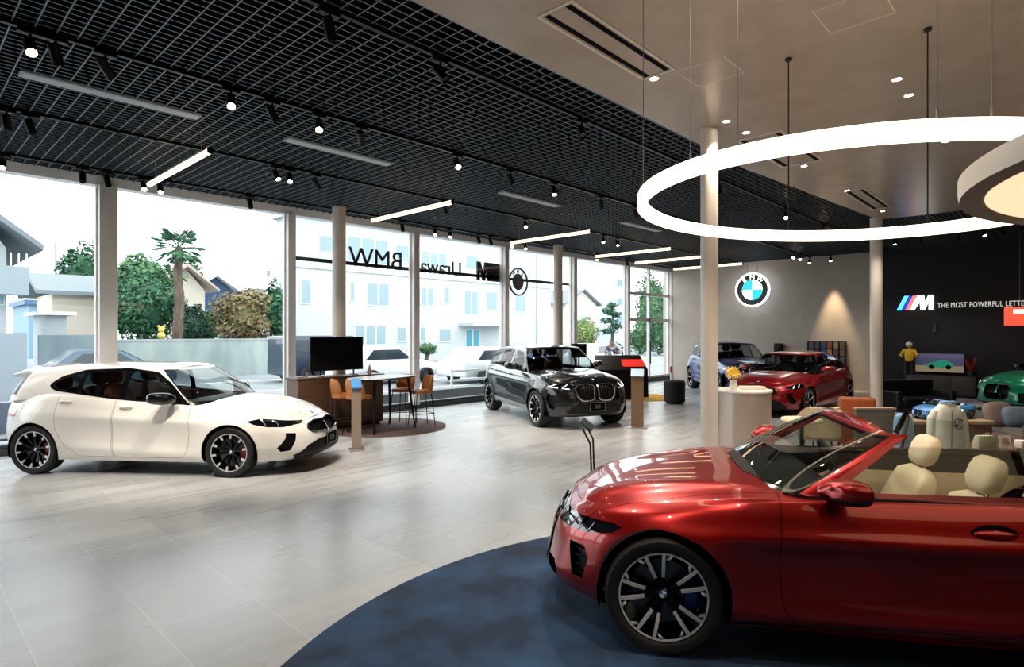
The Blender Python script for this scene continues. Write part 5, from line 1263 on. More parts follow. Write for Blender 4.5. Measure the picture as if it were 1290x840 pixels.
# ---- black display counter and monitor beyond the SUV
x, y = W2(3.08, 16.9); t = thing('display_counter', 'black sloping display counter with red panel behind the black SUV', 'counter', (x, y, 0), FC+.1)
mb = MB(); mb.loft([[(-.62, -.32, .08), (.72, -.32, .08), (.62, .35, .08), (-.62, .35, .08)], [(-.66, -.20, .85), (.74, -.20, .85), (.64, .35, .85), (-.66, .35, .85)], [(-.66, .10, 1.25), (.60, .10, 1.25), (.58, .32, 1.25), (-.66, .32, 1.25)]]); mb.build('cabinet', M_BLACKM, t, smooth=0)
mb = MB(); mb.quad((.02, -.008, 1.13), (.04, -.15, .94), (.67, -.15, .94), (.62, -.008, 1.13)); mb.build('red_panel', glow('red display light', '#e02018', .9), t, smooth=0)
mb = MB(); mb.box((-.4, -.2, 0), (.5, .25, .08)); mb.build('plinth', M_BLACKM, t, smooth=0)
x, y = W2(2.05, 18.2); t = thing('monitor', 'dark upright monitor on a post behind the black SUV', 'monitor', (x, y, 0), FC); mb = MB(); mb.box((-.24, -.02, 1.14), (.24, .03, 1.56), .006); mb.build('screen', mat('dark screen', '#07090d', .12), t); mb = MB(); mb.tube([(0, 0.02, .02), (0, .02, 1.2)], .025, 10); mb.build('post', M_BLACKM, t); mb = MB(); mb.lathe([(.001, .02), (.2, .02), (.2, 0)], 24); mb.build('base_plate', M_BLACKM, t)
x, y = W2(4.35, 15.9); t = thing('round_stool', 'low dark round seat beside the display counter', 'seat', (x, y, 0)); mb = MB(); soft_box(mb, (-.28, -.28, .05), (.28, .28, .62), .06, 2.0, 28, .01); mb.build('cushion', mat('dark seat fabric', '#1d2024', .8), t); mb = MB(); mb.lathe([(.22, 0), (.22, .05)], 24, cap=True); mb.build('base', M_BLACKM, t)
# flower stand near the entrance
def blossoms(root, c, r, n, cols, seed, rb=.045, sz=1.0):
    rng = random.Random(seed)
    for k in range(n):
        a, b = rng.uniform(0, 2*PI), rng.uniform(-.3, 1); q = Vector((math.cos(a)*math.sqrt(max(0, 1-b*b)), math.sin(a)*math.sqrt(max(0, 1-b*b)), b*sz))*r*rng.uniform(.7, 1)
        mb = MB(); P = Vector(c)+q; nrm = q.normalized(); u = nrm.orthogonal().normalized(); v = nrm.cross(u)
        for j in range(6):
            an = 2*PI*j/6; dd = u*math.cos(an)+v*math.sin(an); sd = u*-math.sin(an)+v*math.cos(an)
            mb.quad(P, P+dd*rb*.7+sd*rb*.35+nrm*rb*.3, P+dd*rb*1.3+nrm*rb*.5, P+dd*rb*.7-sd*rb*.35+nrm*rb*.3)
        mb.ball(P+nrm*rb*.2, rb*.28, 8, 5); mb.build('blossom', cols[k % len(cols)], root, smooth=0)
x, y = W2(3.35, 19.6); t = thing('flower_stand', 'tall stand of red, white and blue flowers near the entrance doors', 'flowers', (x, y, 0)); mb = MB(); mb.lathe([(.001, 0), (.16, 0), (.19, .5), (.001, .5)], 24); mb.build('pot', mat('white pot', '#dcdcd8', .4), t); mb = MB(); [mb.tube([(0, 0, .45), (.18*math.cos(a), .18*math.sin(a), 1.2)], .008, 5) for a in (0, 1, 2, 3, 4, 5)]; mb.build('stems', mat('green stem', '#3f6a35', .7), t)
blossoms(t, (0, 0, 1.25), .34, 34, [mat('flower red', '#b8261e', .6), mat('flower white', '#eceff0', .6), mat('flower blue', '#5a86b8', .6)], 4, .07)
x, y = W2(6.25, 23.3); t = thing('door_post', 'small red and white post beside the entrance doors', 'post', (x, y, 0)); mb = MB(); mb.lathe([(.001, .0), (.14, 0), (.14, .03), (.05, .05), (.05, .62), (.001, .62)], 20); mb.build('post', mat('post white', '#d8d4d0', .5), t); mb = MB(); mb.lathe([(.053, .34), (.053, .58)], 20); mb.build('red_band', mat('post red', '#b02a22', .5), t)
# ---- round reception counter with flowers
x, y = W2(3.49, 8.95); t = thing('reception_counter', 'pale metal drum shaped reception counter behind the white column', 'counter', (x, y, 0))
mb = MB(); mb.lathe([(.36, .0), (.36, .06), (.385, .06), (.385, 1.0)], 64); mb.build('drum', mat('champagne metal', '#b8aba0', .32, .55), t)
mb = MB(); mb.lathe([(.001, 1.03), (.40, 1.03), (.405, 1.02), (.40, 1.0), (.38, 1.0)], 64); mb.build('top', mat('white counter top', '#e6e2dc', .3), t)
vx, vy = W2(3.28, 8.80); t = thing('vase', 'small white vase of yellow flowers on the round counter', 'vase', (vx, vy, 1.03)); mb = MB(); mb.lathe([(.001, 0), (.045, 0), (.06, .06), (.05, .13), (.04, .15), (.033, .14)], 24); mb.build('pot', mat('white ceramic', '#e9e4dc', .3), t)
blossoms(t, (0, 0, .24), .10, 12, [mat('flower yellow', '#f2c53a', .6), mat('flower cream', '#f6e2a8', .6)], 7, .05)
for k in range(9):
    a = 2*PI*k/9; mb = MB(); mb.tube([(0, 0, .13), (.05*math.cos(a), .05*math.sin(a), .28), (.10*math.cos(a), .10*math.sin(a), .36)], [.004, .006, .001], 5); mb.build('leaf', mat('straw leaf', '#d9b44a', .6), t)
bx_, by_ = W2(3.62, 8.95); mb = MB(); mb.box((-.17, -.10, 0), (.17, .10, .045), .006); tag(mb.build('card_box', mat('cream box', '#e3d6c4', .5), None, (bx_, by_, 1.03), FC), 'flat cream box lying on the round counter', 'box')
# ---- grey wall: charger and colour rack
p = at_plane(981, 441, 0, XB-.05); t = thing('wall_charger', 'black car charger on the grey wall right of the round badge', 'charger', (p.x, p.y, p.z))
mb = MB(); mb.box((-.10, -.15, -.22), (.05, .15, .22), .04, 3); mb.build('case', M_BLACKM, t); mb = MB(); mb.tube([(-.10, -.05, -.1), (-.13, -.10, -.35), (-.10, .08, -.40), (-.06, .10, -.1)], .018, 8); mb.build('cable', M_DWIRE, t)
pa, pb = at_plane(1018, 431, 0, XB-.12), at_plane(1065, 475, 0, XB-.12); W_r = pa.y-pb.y; zt_ = pa.z; t = thing('colour_rack', 'black rack of coloured sample panels on the grey wall', 'sample rack', (XB-.12, pa.y, 0))
mb = MB(); cw = W_r/6
for k in range(7): mb.box((-.04, -k*cw-.015, .12), (.10, -k*cw+.015, zt_))
for k in range(7): mb.box((-.04, -W_r, .14+(zt_-.14)*k/6-.012), (.10, 0, .14+(zt_-.14)*k/6+.012))
mb.build('frame', M_BLACKM, t, smooth=0); rng = random.Random(5); pal = [['#8a8490', '#7a7882', '#9b94a0', '#6c6a72', '#c5c0c8'], ['#4a4a50', '#5a5a62', '#6a6a70'], ['#3f7fc0', '#6aa6e0', '#34609a'], ['#a03020', '#c85a3a', '#d89a70', '#8a2a20'], ['#9a8a30', '#b8a070', '#c04030', '#70605a'], ['#a89a8a', '#8a6a50', '#b04a28', '#6a5a4a', '#c8b8a0']]
for i in range(6):
    for j in range(6):
        mb = MB(); z0 = .14+(zt_-.14)*j/6; mb.box((-.02, -(i+1)*cw+.025, z0+.02), (.08, -i*cw-.025, z0+(zt_-.14)/6-.02)); c = rng.choice(pal[i]); mb.build('sample_panel', mat('sample '+c, c, .3), t, smooth=0)
# ---- black wall group
p = at_plane(1184, 474, 0, XB-.5); t = thing('sideboard', 'long low dark grey sideboard against the black wall', 'sideboard', (XB-.30, p.y, 0), -PI/2)
Ws = (at_plane(1140, 474, 0, XB-.5).y-at_plane(1228, 474, 0, XB-.5).y)
mb = MB(); mb.box((-Ws/2, -.25, .06), (Ws/2, .25, p.z)); mb.build('cabinet', mat('dark grey lacquer', '#3a3835', .5), t, smooth=0); mb = MB(); mb.box((-Ws/2+.05, -.2, 0), (Ws/2-.05, .2, .06)); mb.build('plinth', M_BLACKM, t, smooth=0)
for k in range(3): mb = MB(); mb.box((-Ws/2+.01+Ws/3*k, -.262, .08), (-Ws/2-.01+Ws/3*(k+1), -.25, p.z-.03), .003); mb.build('door', mat('dark grey lacquer', '#3a3835', .5), t)
SBZ = p.z
def screen_picture():
    m = glow('television picture', '#5a5a78', .45); n, l = nodes(m); b = n['Principled BSDF']; tc = n.new('ShaderNodeTexCoord'); sp = n.new('ShaderNodeSeparateXYZ'); l.new(tc.outputs['Object'], sp.inputs[0])
    rp = n.new('ShaderNodeValToRGB'); rp.color_ramp.interpolation = 'CONSTANT'; mr = n.new('ShaderNodeMapRange'); mr.inputs['From Min'].default_value = .1; mr.inputs['From Max'].default_value = .75; l.new(sp.outputs['Z'], mr.inputs[0]); l.new(mr.outputs[0], rp.inputs[0])
    e = rp.color_ramp.elements; e[0].color = (*srgb('#8f8050'), 1); e[1].position = .28; e[1].color = (*srgb('#2d3050'), 1); k = e.new(.62); k.color = (*srgb('#4a4566'), 1); l.new(rp.outputs[0], b.inputs['Emission Color']); return m
ta, tb_ = at_plane(1153, 468, 0, XB-.32), at_plane(1215, 468, 0, XB-.32); wT = ta.y-tb_.y; hT = at_plane(1184, 446, 0, XB-.32).z-SBZ-.08
t = television('television', (XB-.32, (ta.y+tb_.y)/2, SBZ), -PI/2, wT, hT, 'television showing a green car, on the dark grey sideboard', screen_picture(), .08)
sx_ = wT/1.5
mb = MB(); mb.prism([(a*sx_, .14+b*hT) for a, b in ((-.38, .16), (-.40, .30), (-.30, .40), (-.12, .44), (.02, .56), (.20, .56), (.32, .44), (.42, .40), (.44, .20), (.34, .14))], -.026, -.023, lambda a, b, c: (a, c, b)); scr = [c for c in t.children if c.name.startswith('screen')][0]
mb.build('pictured_car', glow('screen green', '#167a60', .5), scr, smooth=0)
for cx_ in (-.24, .28): mb = MB(); mb.lathe([(.0005, -.028), (.07*sx_*1.2, -.028)], 20, (cx_*sx_, 0, .14+.18*hT), 'y'); mb.build('pictured_wheel', CM['gap'], scr, smooth=0)
# racing figure in yellow and black
p = at_plane(1162, 440, 0, XB-.55); t = thing('figurine', 'small yellow and black figurine with white cap left of the lit television', 'figurine', (XB-.55, ta.y+.12, SBZ))
S0 = .95
mb = MB(); mb.loft([[(c[0]+r*a*math.cos(q), c[1]+r*math.sin(q), c[2]) for q in [2*PI*k/12 for k in range(12)]] for c, r, a in (((0, 0, .42*S0), .10, .7), ((0, 0, .55*S0), .12, .7), ((0, 0, .70*S0), .14, .65), ((0, 0, .80*S0), .12, .6), ((0, 0, .84*S0), .05, 1))]); mb.build('torso', mat('figure yellow', '#d8b020', .5), t)
for s in (-1, 1):
    mb = MB(); mb.tube([(0, s*.06, .44*S0), (.02, s*.08, .22*S0), (0, s*.09, .0)], [.07, .055, .045], 10); mb.build('leg', mat('figure black', '#17171a', .5), t)
    mb = MB(); mb.tube([(0, s*.12, .78*S0), (-.06, s*.22, .62*S0), (-.14, s*.16, .58*S0)], [.05, .04, .03], 10); mb.build('arm', mat('figure yellow', '#d8b020', .5), t)
mb = MB(); mb.ball((0, 0, .93*S0), .085, 16, 10); mb.build('head', mat('figure skin', '#a8825e', .6), t); mb = MB(); mb.lathe([(.001, 1.05*S0), (.07, 1.02*S0), (.092, .96*S0), (.092, .94*S0)], 20); mb.build('cap', mat('figure white', '#d8dcd8', .5), t)
pr = at_plane(1223, 474, 0, XB-.4); t = thing('red_plant', 'small red leafy plant in a dark pot right of the lit television', 'plant', (XB-.4, pr.y, SBZ)); mb = MB(); mb.lathe([(.001, 0), (.07, 0), (.09, .16), (.07, .16)], 20); mb.build('pot', mat('dark pot', '#2a2624', .5), t)
rng = random.Random(3)
for k in range(14):
    a = rng.uniform(0, 2*PI); L = rng.uniform(.25, .55); mb = MB(); d_ = Vector((math.cos(a)*.35, math.sin(a)*.35, 1)).normalized(); sd = d_.cross(Vector((math.sin(a), -math.cos(a), .2))).normalized(); b0 = Vector((0, 0, .14)); mb.quad(b0, b0+d_*L*.5+sd*.05, b0+d_*L, b0+d_*L*.5-sd*.05); mb.build('leaf', mat('red leaf', '#8a2a1a', .6), t, smooth=0)
pw = at_plane(1178, 415, 0, XB-.1); t = thing('wall_lamp', 'tiny dim wall lamp on the black wall above the figurine', 'lamp', (XB-.1, pw.y, pw.z-.1)); mb = MB(); mb.lathe([(.001, .0), (.07, 0), (.04, .22), (.001, .24)], 18); mb.build('shade', mat('dim lamp shade', '#3a3834', .5), t); mb = MB(); mb.bar((0, 0, .2), (.08, 0, .2), .02); mb.build('bracket', M_BLACKM, t)
def sofa(loc, rz, w, d, h, m, label, name='sofa', arm=.14, seat_h=.42, nb=2, legs=True):
    t = thing(name, label, 'sofa' if 'sofa' in name else 'armchair', loc, rz)
    mb = MB(); mb.box((-w/2, -d/2, .12), (w/2, d/2, seat_h-.12), .03); mb.build('base', m, t)
    iw = (w-2*arm)/nb
    for k in range(nb):
        mb = MB(); soft_box(mb, (-w/2+arm+iw*k+.006, -d/2-.01, seat_h-.13), (-w/2+arm+iw*(k+1)-.006, d/2-.20, seat_h), .04, 7, 32, .015); mb.build('seat_cushion', m, t, smooth=60)
    mb = MB(); mb.box((-w/2, d/2-.20, .14), (w/2, d/2, h), .05, 3); mb.build('backrest', m, t)
    for s in (-1, 1): mb = MB(); mb.box((s*(w/2-arm/2)-arm/2, -d/2, .13), (s*(w/2-arm/2)+arm/2, d/2-.1, seat_h+.16), .04, 3); mb.build('armrest', m, t)
    for sx in (-1, 1):
        for sy in (-1, 1): mb = MB(); mb.tube([(sx*(w/2-.08), sy*(d/2-.08), 0), (sx*(w/2-.08), sy*(d/2-.08), .13)], .02, 8); mb.build('leg', M_BLACKM, t)
    return t
p = at_d(1150, 480, 13.6); sofa((p.x, p.y, 0), FC+.15, 1.5, .8, .80, mat('black sofa leather', '#0d0e11', .45), 'long black leather sofa before the dark grey sideboard')
p = at_d(1076, 500, 9.6); sofa((p.x, p.y, 0), FC+PI*.9, .52, .55, .86, noisy('rust orange leather', '#9a4a20', '#ab5628', 6, .5), 'rust orange armchair right of the red coupe', 'armchair', .10, .45, 1)
p = at_d(1030, 515, 8.9); t = thing('tub_chair', 'cream rounded tub chair beside the rust armchair', 'armchair', (p.x, p.y, 0), FC+PI*1.0)
CRM = noisy('cream fabric', '#cdb491', '#d8c09c', 14, .85)
mb = MB(); soft_box(mb, (-.27, -.27, .30), (.27, .27, .45), .05, 2.4, 28, .015); mb.build('seat', CRM, t)
mb = MB(); rs = []
for z, sw in ((.36, 1.9), (.52, 1.85), (.64, 1.6), (.74, 1.2), (.79, .9)): rs.append([(.31*math.sin(a), .31*math.cos(a), z) for a in [sw*(-1+2*k/18) for k in range(19)]]+[(.25*math.sin(a), .25*math.cos(a), z) for a in [sw*(1-2*k/18) for k in range(19)]])
mb.loft(rs); mb.build('backrest', CRM, t, smooth=60)
for k in range(4): a = PI/4+k*PI/2; mb = MB(); mb.tube([(.18*math.cos(a), .18*math.sin(a), .31), (.23*math.cos(a), .23*math.sin(a), 0)], .014, 8); mb.build('leg', M_DARKWOOD, t)
# small round side table seen over the windscreen
p = at_d(1010, 530, 7.6); t = thing('side_table', 'small cream round side table beyond the windshield of the convertible', 'table', (p.x, p.y, 0)); zt2 = p.z
mb = MB(); mb.lathe([(.001, zt2+.02), (.24, zt2+.02), (.25, zt2), (.24, zt2-.02), (.001, zt2-.02)], 40); mb.build('tabletop', mat('cream table top', '#e0cfa8', .4), t); mb = MB(); mb.tube([(0, 0, .02), (0, 0, zt2-.02)], .025, 10); mb.build('stem', M_BLACKM, t); mb = MB(); mb.lathe([(.001, .02), (.18, .015), (.18, 0)], 24); mb.build('base_plate', M_BLACKM, t)
# grey screen-like sofa back and wooden counter with the model car
p0, p1 = at_d(1077, 515, 6.6), at_d(1126, 515, 6.6); w_ = (Vector((p1.x, p1.y))-Vector((p0.x, p0.y))).length
t = thing('grey_partition', 'grey upholstered partition panel behind the convertible windshield', 'partition', (p0.x, p0.y, 0), FC); mb = MB(); mb.box((0, -.03, .1), (w_, .03, p0.z), .012); mb.build('panel', noisy('grey felt', '#55544c', '#615f56', 20, .9), t); mb = MB(); mb.box((-.006, -.036, p0.z-.012), (w_+.006, .036, p0.z+.006)); mb.build('edge', mat('pale edge', '#a58c84', .4), t, smooth=0)
mb = MB(); mb.box((w_, -.03, .1), (w_+.12, .28, p0.z-.06), .012); mb.build('side_panel', noisy('grey felt', '#55544c', '#615f56', 20, .9), t)
for s in (.04, w_-.04): mb = MB(); mb.box((s-.02, -.09, 0), (s+.02, .09, .1)); mb.build('foot', M_BLACKM, t, smooth=0)
c0 = at_d(1138, 531, 6.9); c1 = at_d(1250, 531, 6.9); zC = c0.z; wC = (Vector((c1.x, c1.y))-Vector((c0.x, c0.y))).length
t = thing('display_table', 'brown wooden display counter carrying the blue model car', 'counter', (c0.x, c0.y, 0), FC); mb = MB(); mb.box((0, 0, .05), (wC, .55, zC-.04)); mb.build('cabinet', M_DARKWOOD, t, smooth=0); mb = MB(); mb.box((-.02, -.02, zC-.04), (wC+.02, .57, zC), .004); mb.build('top', noisy('oak top', '#a08a6c', '#b09a7a', 3, .5, (8, 1, 1)), t); mb = MB(); mb.box((.04, .04, 0), (wC-.04, .5, .05)); mb.build('plinth', M_BLACKM, t, smooth=0)
# ---- model car, clothes and small goods behind the convertible
P_SKY = car_paint('sky blue paint', '#4f93d8', .1, .3)
def low_detail_roadster():
    S = merge(SPEC_RED, name='model_car', paint=P_SKY, q=.4, cal=CM['greycal'], style='five', leather=mat('pale toy leather', '#e6e2da', .5), lining=mat('pale toy lining', '#d8d4cc', .6))
    r = build_car(S, 'sky blue model roadster on the wooden display counter', (0, 0), 0)
    r['category'] = 'model car'; return r
mc = low_detail_roadster(); q_ = at_d(1187, 531, 7.12); mc.location = (q_.x, q_.y, zC); k_ = .79/4.68; mc.scale = (k_, k_, k_); mc.rotation_euler = (0, 0, ang(-.97, -.25))
# white jacket on a stand
x, y = W2(4.44, 6.05); t = thing('jacket', 'white jacket with dark blue print on a display stand behind the convertible', 'jacket', (x, y, 0), FC-.15)
CLOTH = noisy('off white cloth', '#d9dccf', '#e9eadf', 9, .85, bump=.15)
mb = MB(); rs = []
for z, a, b in ((.60, .150, .085), (.66, .155, .09), (.80, .145, .085), (.95, .137, .085), (1.05, .130, .08), (1.11, .112, .07), (1.145, .08, .055), (1.16, .06, .05)): rs.append(ring_se(0, 0, z, a, b, 28, 2.6))
mb.loft(rs); body = mb.build('body', CLOTH, t, smooth=60)
for s in (-1, 1): mb = MB(); mb.tube([(s*.10, 0, 1.08), (s*.14, .01, 1.0), (s*.155, .0, .85), (s*.155, -.02, .70)], [.045, .046, .042, .038], 14); mb.build('sleeve', CLOTH, t, smooth=60)
mb = MB(); mb.tube([(.065*math.cos(a), .05*math.sin(a), 1.165-.012*math.sin(a)) for a in [2*PI*k/20 for k in range(20)]], .014, 8, closed=True); mb.build('collar', mat('blue collar', '#7fb0d8', .7), t)
mb = MB()
for cx, cz, r0, a0, a1 in ((.05, .98, .035, .2, 4.2), (.055, .94, .03, 2.4, 6.2), (.07, .99, .018, 0, 5), (.03, .95, .02, 3, 7)): mb.tube([(cx+r0*math.cos(a0+(a1-a0)*k/10), -.089, cz+r0*math.sin(a0+(a1-a0)*k/10)) for k in range(11)], .004, 5)
mb.build('print', mat('navy print', '#2a3550', .7), body)
mb = MB(); mb.tube([(-.015, -.094, .62), (-.012, -.094, .8), (-.008, -.09, 1.0), (-.004, -.08, 1.1)], .003, 5); mb.build('zip', mat('navy print', '#2a3550', .7), body)
mb = MB(); mb.tube([(0, 0, .015), (0, 0, .62)], .015, 10); mb.lathe([(.001, .015), (.16, .012), (.16, 0)], 24); mb.build('stand', M_BLACKM, t)
x, y = W2(4.10, 6.22); t = thing('shirt', 'light blue shirt on a stand just left of the white jacket', 'shirt', (x, y, 0), FC-.1); mb = MB(); mb.loft([ring_se(0, 0, z, a, b, 24, 2.6) for z, a, b in ((.62, .09, .06), (.8, .095, .06), (.95, .09, .06), (1.0, .08, .05), (1.03, .05, .04))]); mb.build('body', noisy('light blue cloth', '#6f9cc0', '#86b0d2', 9, .85), t, smooth=60)
mb = MB(); mb.bar((-.02, -.10, 1.06), (-.13, -.10, .84), .05, .012, (0, 1, 0)); mb.build('strap', M_BLACKM, t)
mb = MB(); mb.tube([(0, 0, .015), (0, 0, .64)], .015, 10); mb.lathe([(.001, .015), (.14, .012), (.14, 0)], 24); mb.build('stand', M_BLACKM, t)
p0, p1 = at_d(1231, 569, 5.95), at_d(1330, 569, 5.95); zt3 = p0.z; w_ = (Vector((p1.x, p1.y))-Vector((p0.x, p0.y))).length
t = thing('low_table', 'low brown table with small white goods beyond the convertible seats', 'table', (p0.x, p0.y, 0), FC); mb = MB(); mb.box((0, -.05, zt3-.03), (w_, .5, zt3), .006); mb.build('tabletop', M_DARKWOOD, t)
for sx in (.05, w_-.05):
    for sy in (0, .45): mb = MB(); mb.box((sx-.02, sy-.02, 0), (sx+.02, sy+.02, zt3-.03)); mb.build('leg', M_BLACKM, t, smooth=0)
q = at_d(1240, 567, 6.1); t = thing('paper_bag', 'pale crumpled paper bag left on the low brown table', 'bag', (q.x, q.y, zt3), FC+.1); mb = MB(); mb.loft([ring_se(0, 0, z, a, b, 16, 5) for z, a, b in ((0, .11, .05), (.07, .105, .045), (.13, .09, .03))]); mb.build('body', mat('pale paper', '#cfd3bd', .8), t, smooth=30); mb = MB(); mb.tube([(-.04, -.03, .12), (-.02, -.035, .16), (.02, -.035, .16), (.04, -.03, .12)], .004, 6); mb.build('handle', mat('pale paper', '#cfd3bd', .8), t)
q = at_d(1266, 567, 6.1); t = thing('card_stand', 'small white printed card standing right of the paper bag', 'card', (q.x, q.y, zt3), FC); mb = MB(); mb.obox((0, 0, .065), (1, 0, 0), (0, 1, -.2), (0, .2, 1), (.12, .006, .13)); mb.build('card', mat('white card', '#ece8e2', .6), t, smooth=0); mb = MB(); mb.obox((0, -.004, .075), (1, 0, 0), (0, 1, -.2), (0, .2, 1), (.07, .004, .05)); mb.build('printed_block', mat('card print', '#b49a94', .6), t, smooth=0); mb = MB(); mb.bar((0, .005, .1), (0, .06, .004), .04, .004); mb.build('strut', mat('white card', '#ece8e2', .6), t)
q = at_d(1291, 566, 6.1); mb = MB(); mb.box((-.07, -.05, 0), (.07, .05, .08), .004); tag(mb.build('gift_box', mat('white card', '#ece8e2', .6), None, (q.x, q.y, zt3), FC), 'small white box at the right edge on the low table', 'box')
# sofa seen from behind with cushions
q = at_d(1300, 540, 7.6); sofa((q.x+.35, q.y-.37, 0), FC+PI, 1.7, .85, .76, noisy('brown sofa leather', '#4a3a33', '#584740', 5, .55), 'brown leather sofa seen from behind at the right edge')
def cushion(px, py, d, w, h, rz, tilt, m, label):
    q = at_d(px, py, d); o_ = MB(); n = 24; rs = []
    for k in range(9):
        tt = -1+2*k/8; th_ = .07*(1-tt*tt)**.5+.004; sc = (1-abs(tt)**6*.1)
        rs.append([(x, y*0+tt*.07, z) for x, y, z in []] or [(w/2*(1-.06*abs(tt)**2)*math.copysign(abs(math.cos(a))**.55, math.cos(a)), tt*.075, h/2*(1-.06*abs(tt)**2)*math.copysign(abs(math.sin(a))**.55, math.sin(a))) for a in [2*PI*j/n for j in range(n)]])
        rs[-1] = [(x*(1-.35*abs(tt)**4), y, z*(1-.35*abs(tt)**4)) for x, y, z in rs[-1]]
    o_.loft(rs); ob = o_.build('cushion', m, None, q, rz, smooth=70); ob.rotation_euler = (tilt, 0, rz); return tag(ob, label, 'cushion', 'cushions on the brown sofa')
cushion(1258, 523, 7.95, .40, .34, FC+.1, -.3, noisy('taupe cushion cloth', '#7b6e66', '#8a7d74', 10, .9), 'taupe square cushion on the brown sofa, left')
cushion(1282, 526, 7.80, .36, .28, FC-.1, -.3, noisy('blue grey cushion cloth', '#5e7288', '#6d8298', 10, .9), 'blue grey cushion on the brown sofa, right of the taupe one')

# ================================================================== OUTSIDE
ZO = -.12
def oat(px, Y): return at_plane(px, 421, 1, Y)
def oz(px, py, Y): return at_plane(px, py, 1, Y).z
M_ROAD = noisy('pale asphalt', '#747d81', '#838b8f', .6, .9)
mb = MB(); mb.quad((-70, YW+.2, ZO), (140, YW+.2, ZO), (140, 160, ZO), (-70, 160, ZO)); struct(mb.build('ground', M_ROAD, smooth=0))
mb = MB(); mb.box((-40, YW+.25, ZO), (60, YW+1.9, ZO+.08)); struct(mb.build('pavement', noisy('pale paving', '#8c9293', '#989d9d', 2, .9), smooth=0))
mb = MB(); mb.box((-40, YW+1.9, ZO), (60, YW+2.05, ZO+.12)); tag(mb.build('kerb', mat('dark kerb stone', '#565d60', .9), smooth=0), 'dark kerb stone line outside along the windows', 'kerb')
mb = MB(); mb.box((7, YW+.7, ZO), (19, YW+1.0, .32)); tag(mb.build('planter_wall', noisy('grey planter concrete', '#6a7073', '#7d8386', 2, .9), smooth=0), 'low dark concrete edging outside the middle windows', 'low wall')
for k, yy in enumerate((17.0, 20.2, 25.0)):
    mb = MB(); mb.quad((-40, yy, ZO+.004), (60, yy, ZO+.004), (60, yy+.16, ZO+.004), (-40, yy+.16, ZO+.004)); struct(mb.build('road_line', mat('road paint', '#f2f3f0', .8), smooth=0))
# guard rail by the road
def guard(x0, x1, Y, label):
    t = thing('guard_rail', label, 'guard rail', (x0, Y, ZO)); m = mat('white rail paint', '#e3e6e6', .5)
    for z in (.42, .72): mb = MB(); mb.box((0, -.03, z), (x1-x0, .03, z+.08)); mb.build('rail', m, t, smooth=0)
    n = max(2, int((x1-x0)/2.2))
    for k in range(n): xx = .05+(x1-x0-.1)*k/(n-1); mb = MB(); mb.tube([(xx, 0, 0), (xx, 0, .82)], .04, 8); mb.build('post', m, t)
guard(12.6, 18.4, 14.6, 'white street guard rail seen behind the black SUV')
# concrete wall across the road
YC = 29.0
xa_, xb_ = oat(130, YC).x, oat(372, YC).x
mb = MB(); mb.box((xa_, YC, ZO), (xb_, YC+.2, oz(250, 430, YC))); mb.box((xa_, YC-.03, oz(250, 430, YC)), (xb_, YC+.23, oz(250, 430, YC)+.08)); tag(mb.build('garden_wall', noisy('weathered pale concrete', '#82918e', '#a3adaa', .9, .9, (1, 1, .4)), smooth=0), 'pale weathered concrete garden wall across the road', 'wall')
xa2 = oat(52, 27).x; xb2 = oat(133, 29).x
mb = MB(); mb.box((xa2, 27.5, ZO), (xb2, 27.7, oz(95, 423, 27.5))); tag(mb.build('garden_wall', noisy('grey block wall', '#6f7f86', '#8fa0a6', .9, .9, (1, 1, .4)), smooth=0), 'darker grey block wall left of the first window frame', 'wall')
def leaves(root, c, rad, n, s, m, seed, shell=.55, name='foliage'):
    rng = random.Random(seed); mb = MB()
    for k in range(n):
        v = Vector((rng.gauss(0, 1), rng.gauss(0, 1), rng.gauss(0, 1))).normalized()*(shell+(1-shell)*rng.random())
        b = 1+.16*math.sin(5*v.x+seed)+.14*math.sin(6*v.z+2*v.y+seed*2)
        p = Vector((c[0]+v.x*rad[0]*b, c[1]+v.y*rad[1]*b, c[2]+v.z*rad[2]*b)); nr = (v+Vector((rng.gauss(0, .5), rng.gauss(0, .5), rng.gauss(0, .5)+.4))).normalized(); u = nr.orthogonal().normalized(); w = nr.cross(u); an = rng.uniform(0, PI); u, w = u*math.cos(an)+w*math.sin(an), w*math.cos(an)-u*math.sin(an); q = s*rng.uniform(.6, 1.3)
        mb.mi = k % 2; mb.quad(p-u*q, p-w*q*.5, p+u*q, p+w*q*.5)
    o = mb.build(name, list(m), root, smooth=0, fix=False); return o
LV = {}
def leafmats(a, b): return (mat('leaf '+a, a, .8), mat('leaf '+b, b, .8))
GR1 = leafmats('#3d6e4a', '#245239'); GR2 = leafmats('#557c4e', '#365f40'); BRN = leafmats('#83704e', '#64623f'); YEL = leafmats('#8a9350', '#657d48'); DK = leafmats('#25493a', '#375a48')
M_BARK = noisy('bark', '#4a4038', '#6a5c50', 8, .9, (1, 1, .3))
def tree(px, py_top, py_bot, wpx, Y, m, label, n=1500, s=.3, name='tree', seed=1, zfrom=None):
    p = oat(px, Y); d = p.x*math.cos(FWD)+p.y*math.sin(FWD); zt = oz(px, py_top, Y); zb_ = max(oz(px, py_bot, Y), ZO+.2); r = wpx/2/748*d
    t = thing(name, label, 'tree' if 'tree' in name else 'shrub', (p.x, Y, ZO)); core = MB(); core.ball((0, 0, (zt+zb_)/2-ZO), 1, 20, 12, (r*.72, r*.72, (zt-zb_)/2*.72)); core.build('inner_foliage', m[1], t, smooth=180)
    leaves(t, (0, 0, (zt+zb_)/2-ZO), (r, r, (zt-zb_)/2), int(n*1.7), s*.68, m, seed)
    mb = MB(); mb.tube([(0, 0, 0), (.05, 0, (zb_-ZO)*.6+.1), (0, 0, (zt+zb_)/2-ZO)], [.16, .13, .08], 8); mb.build('trunk', M_BARK, t)
    return t
tree(110, 312, 425, 85, 47, GR1, 'tall green tree partly hidden by the leftmost window frame', 1600, .34, seed=2)
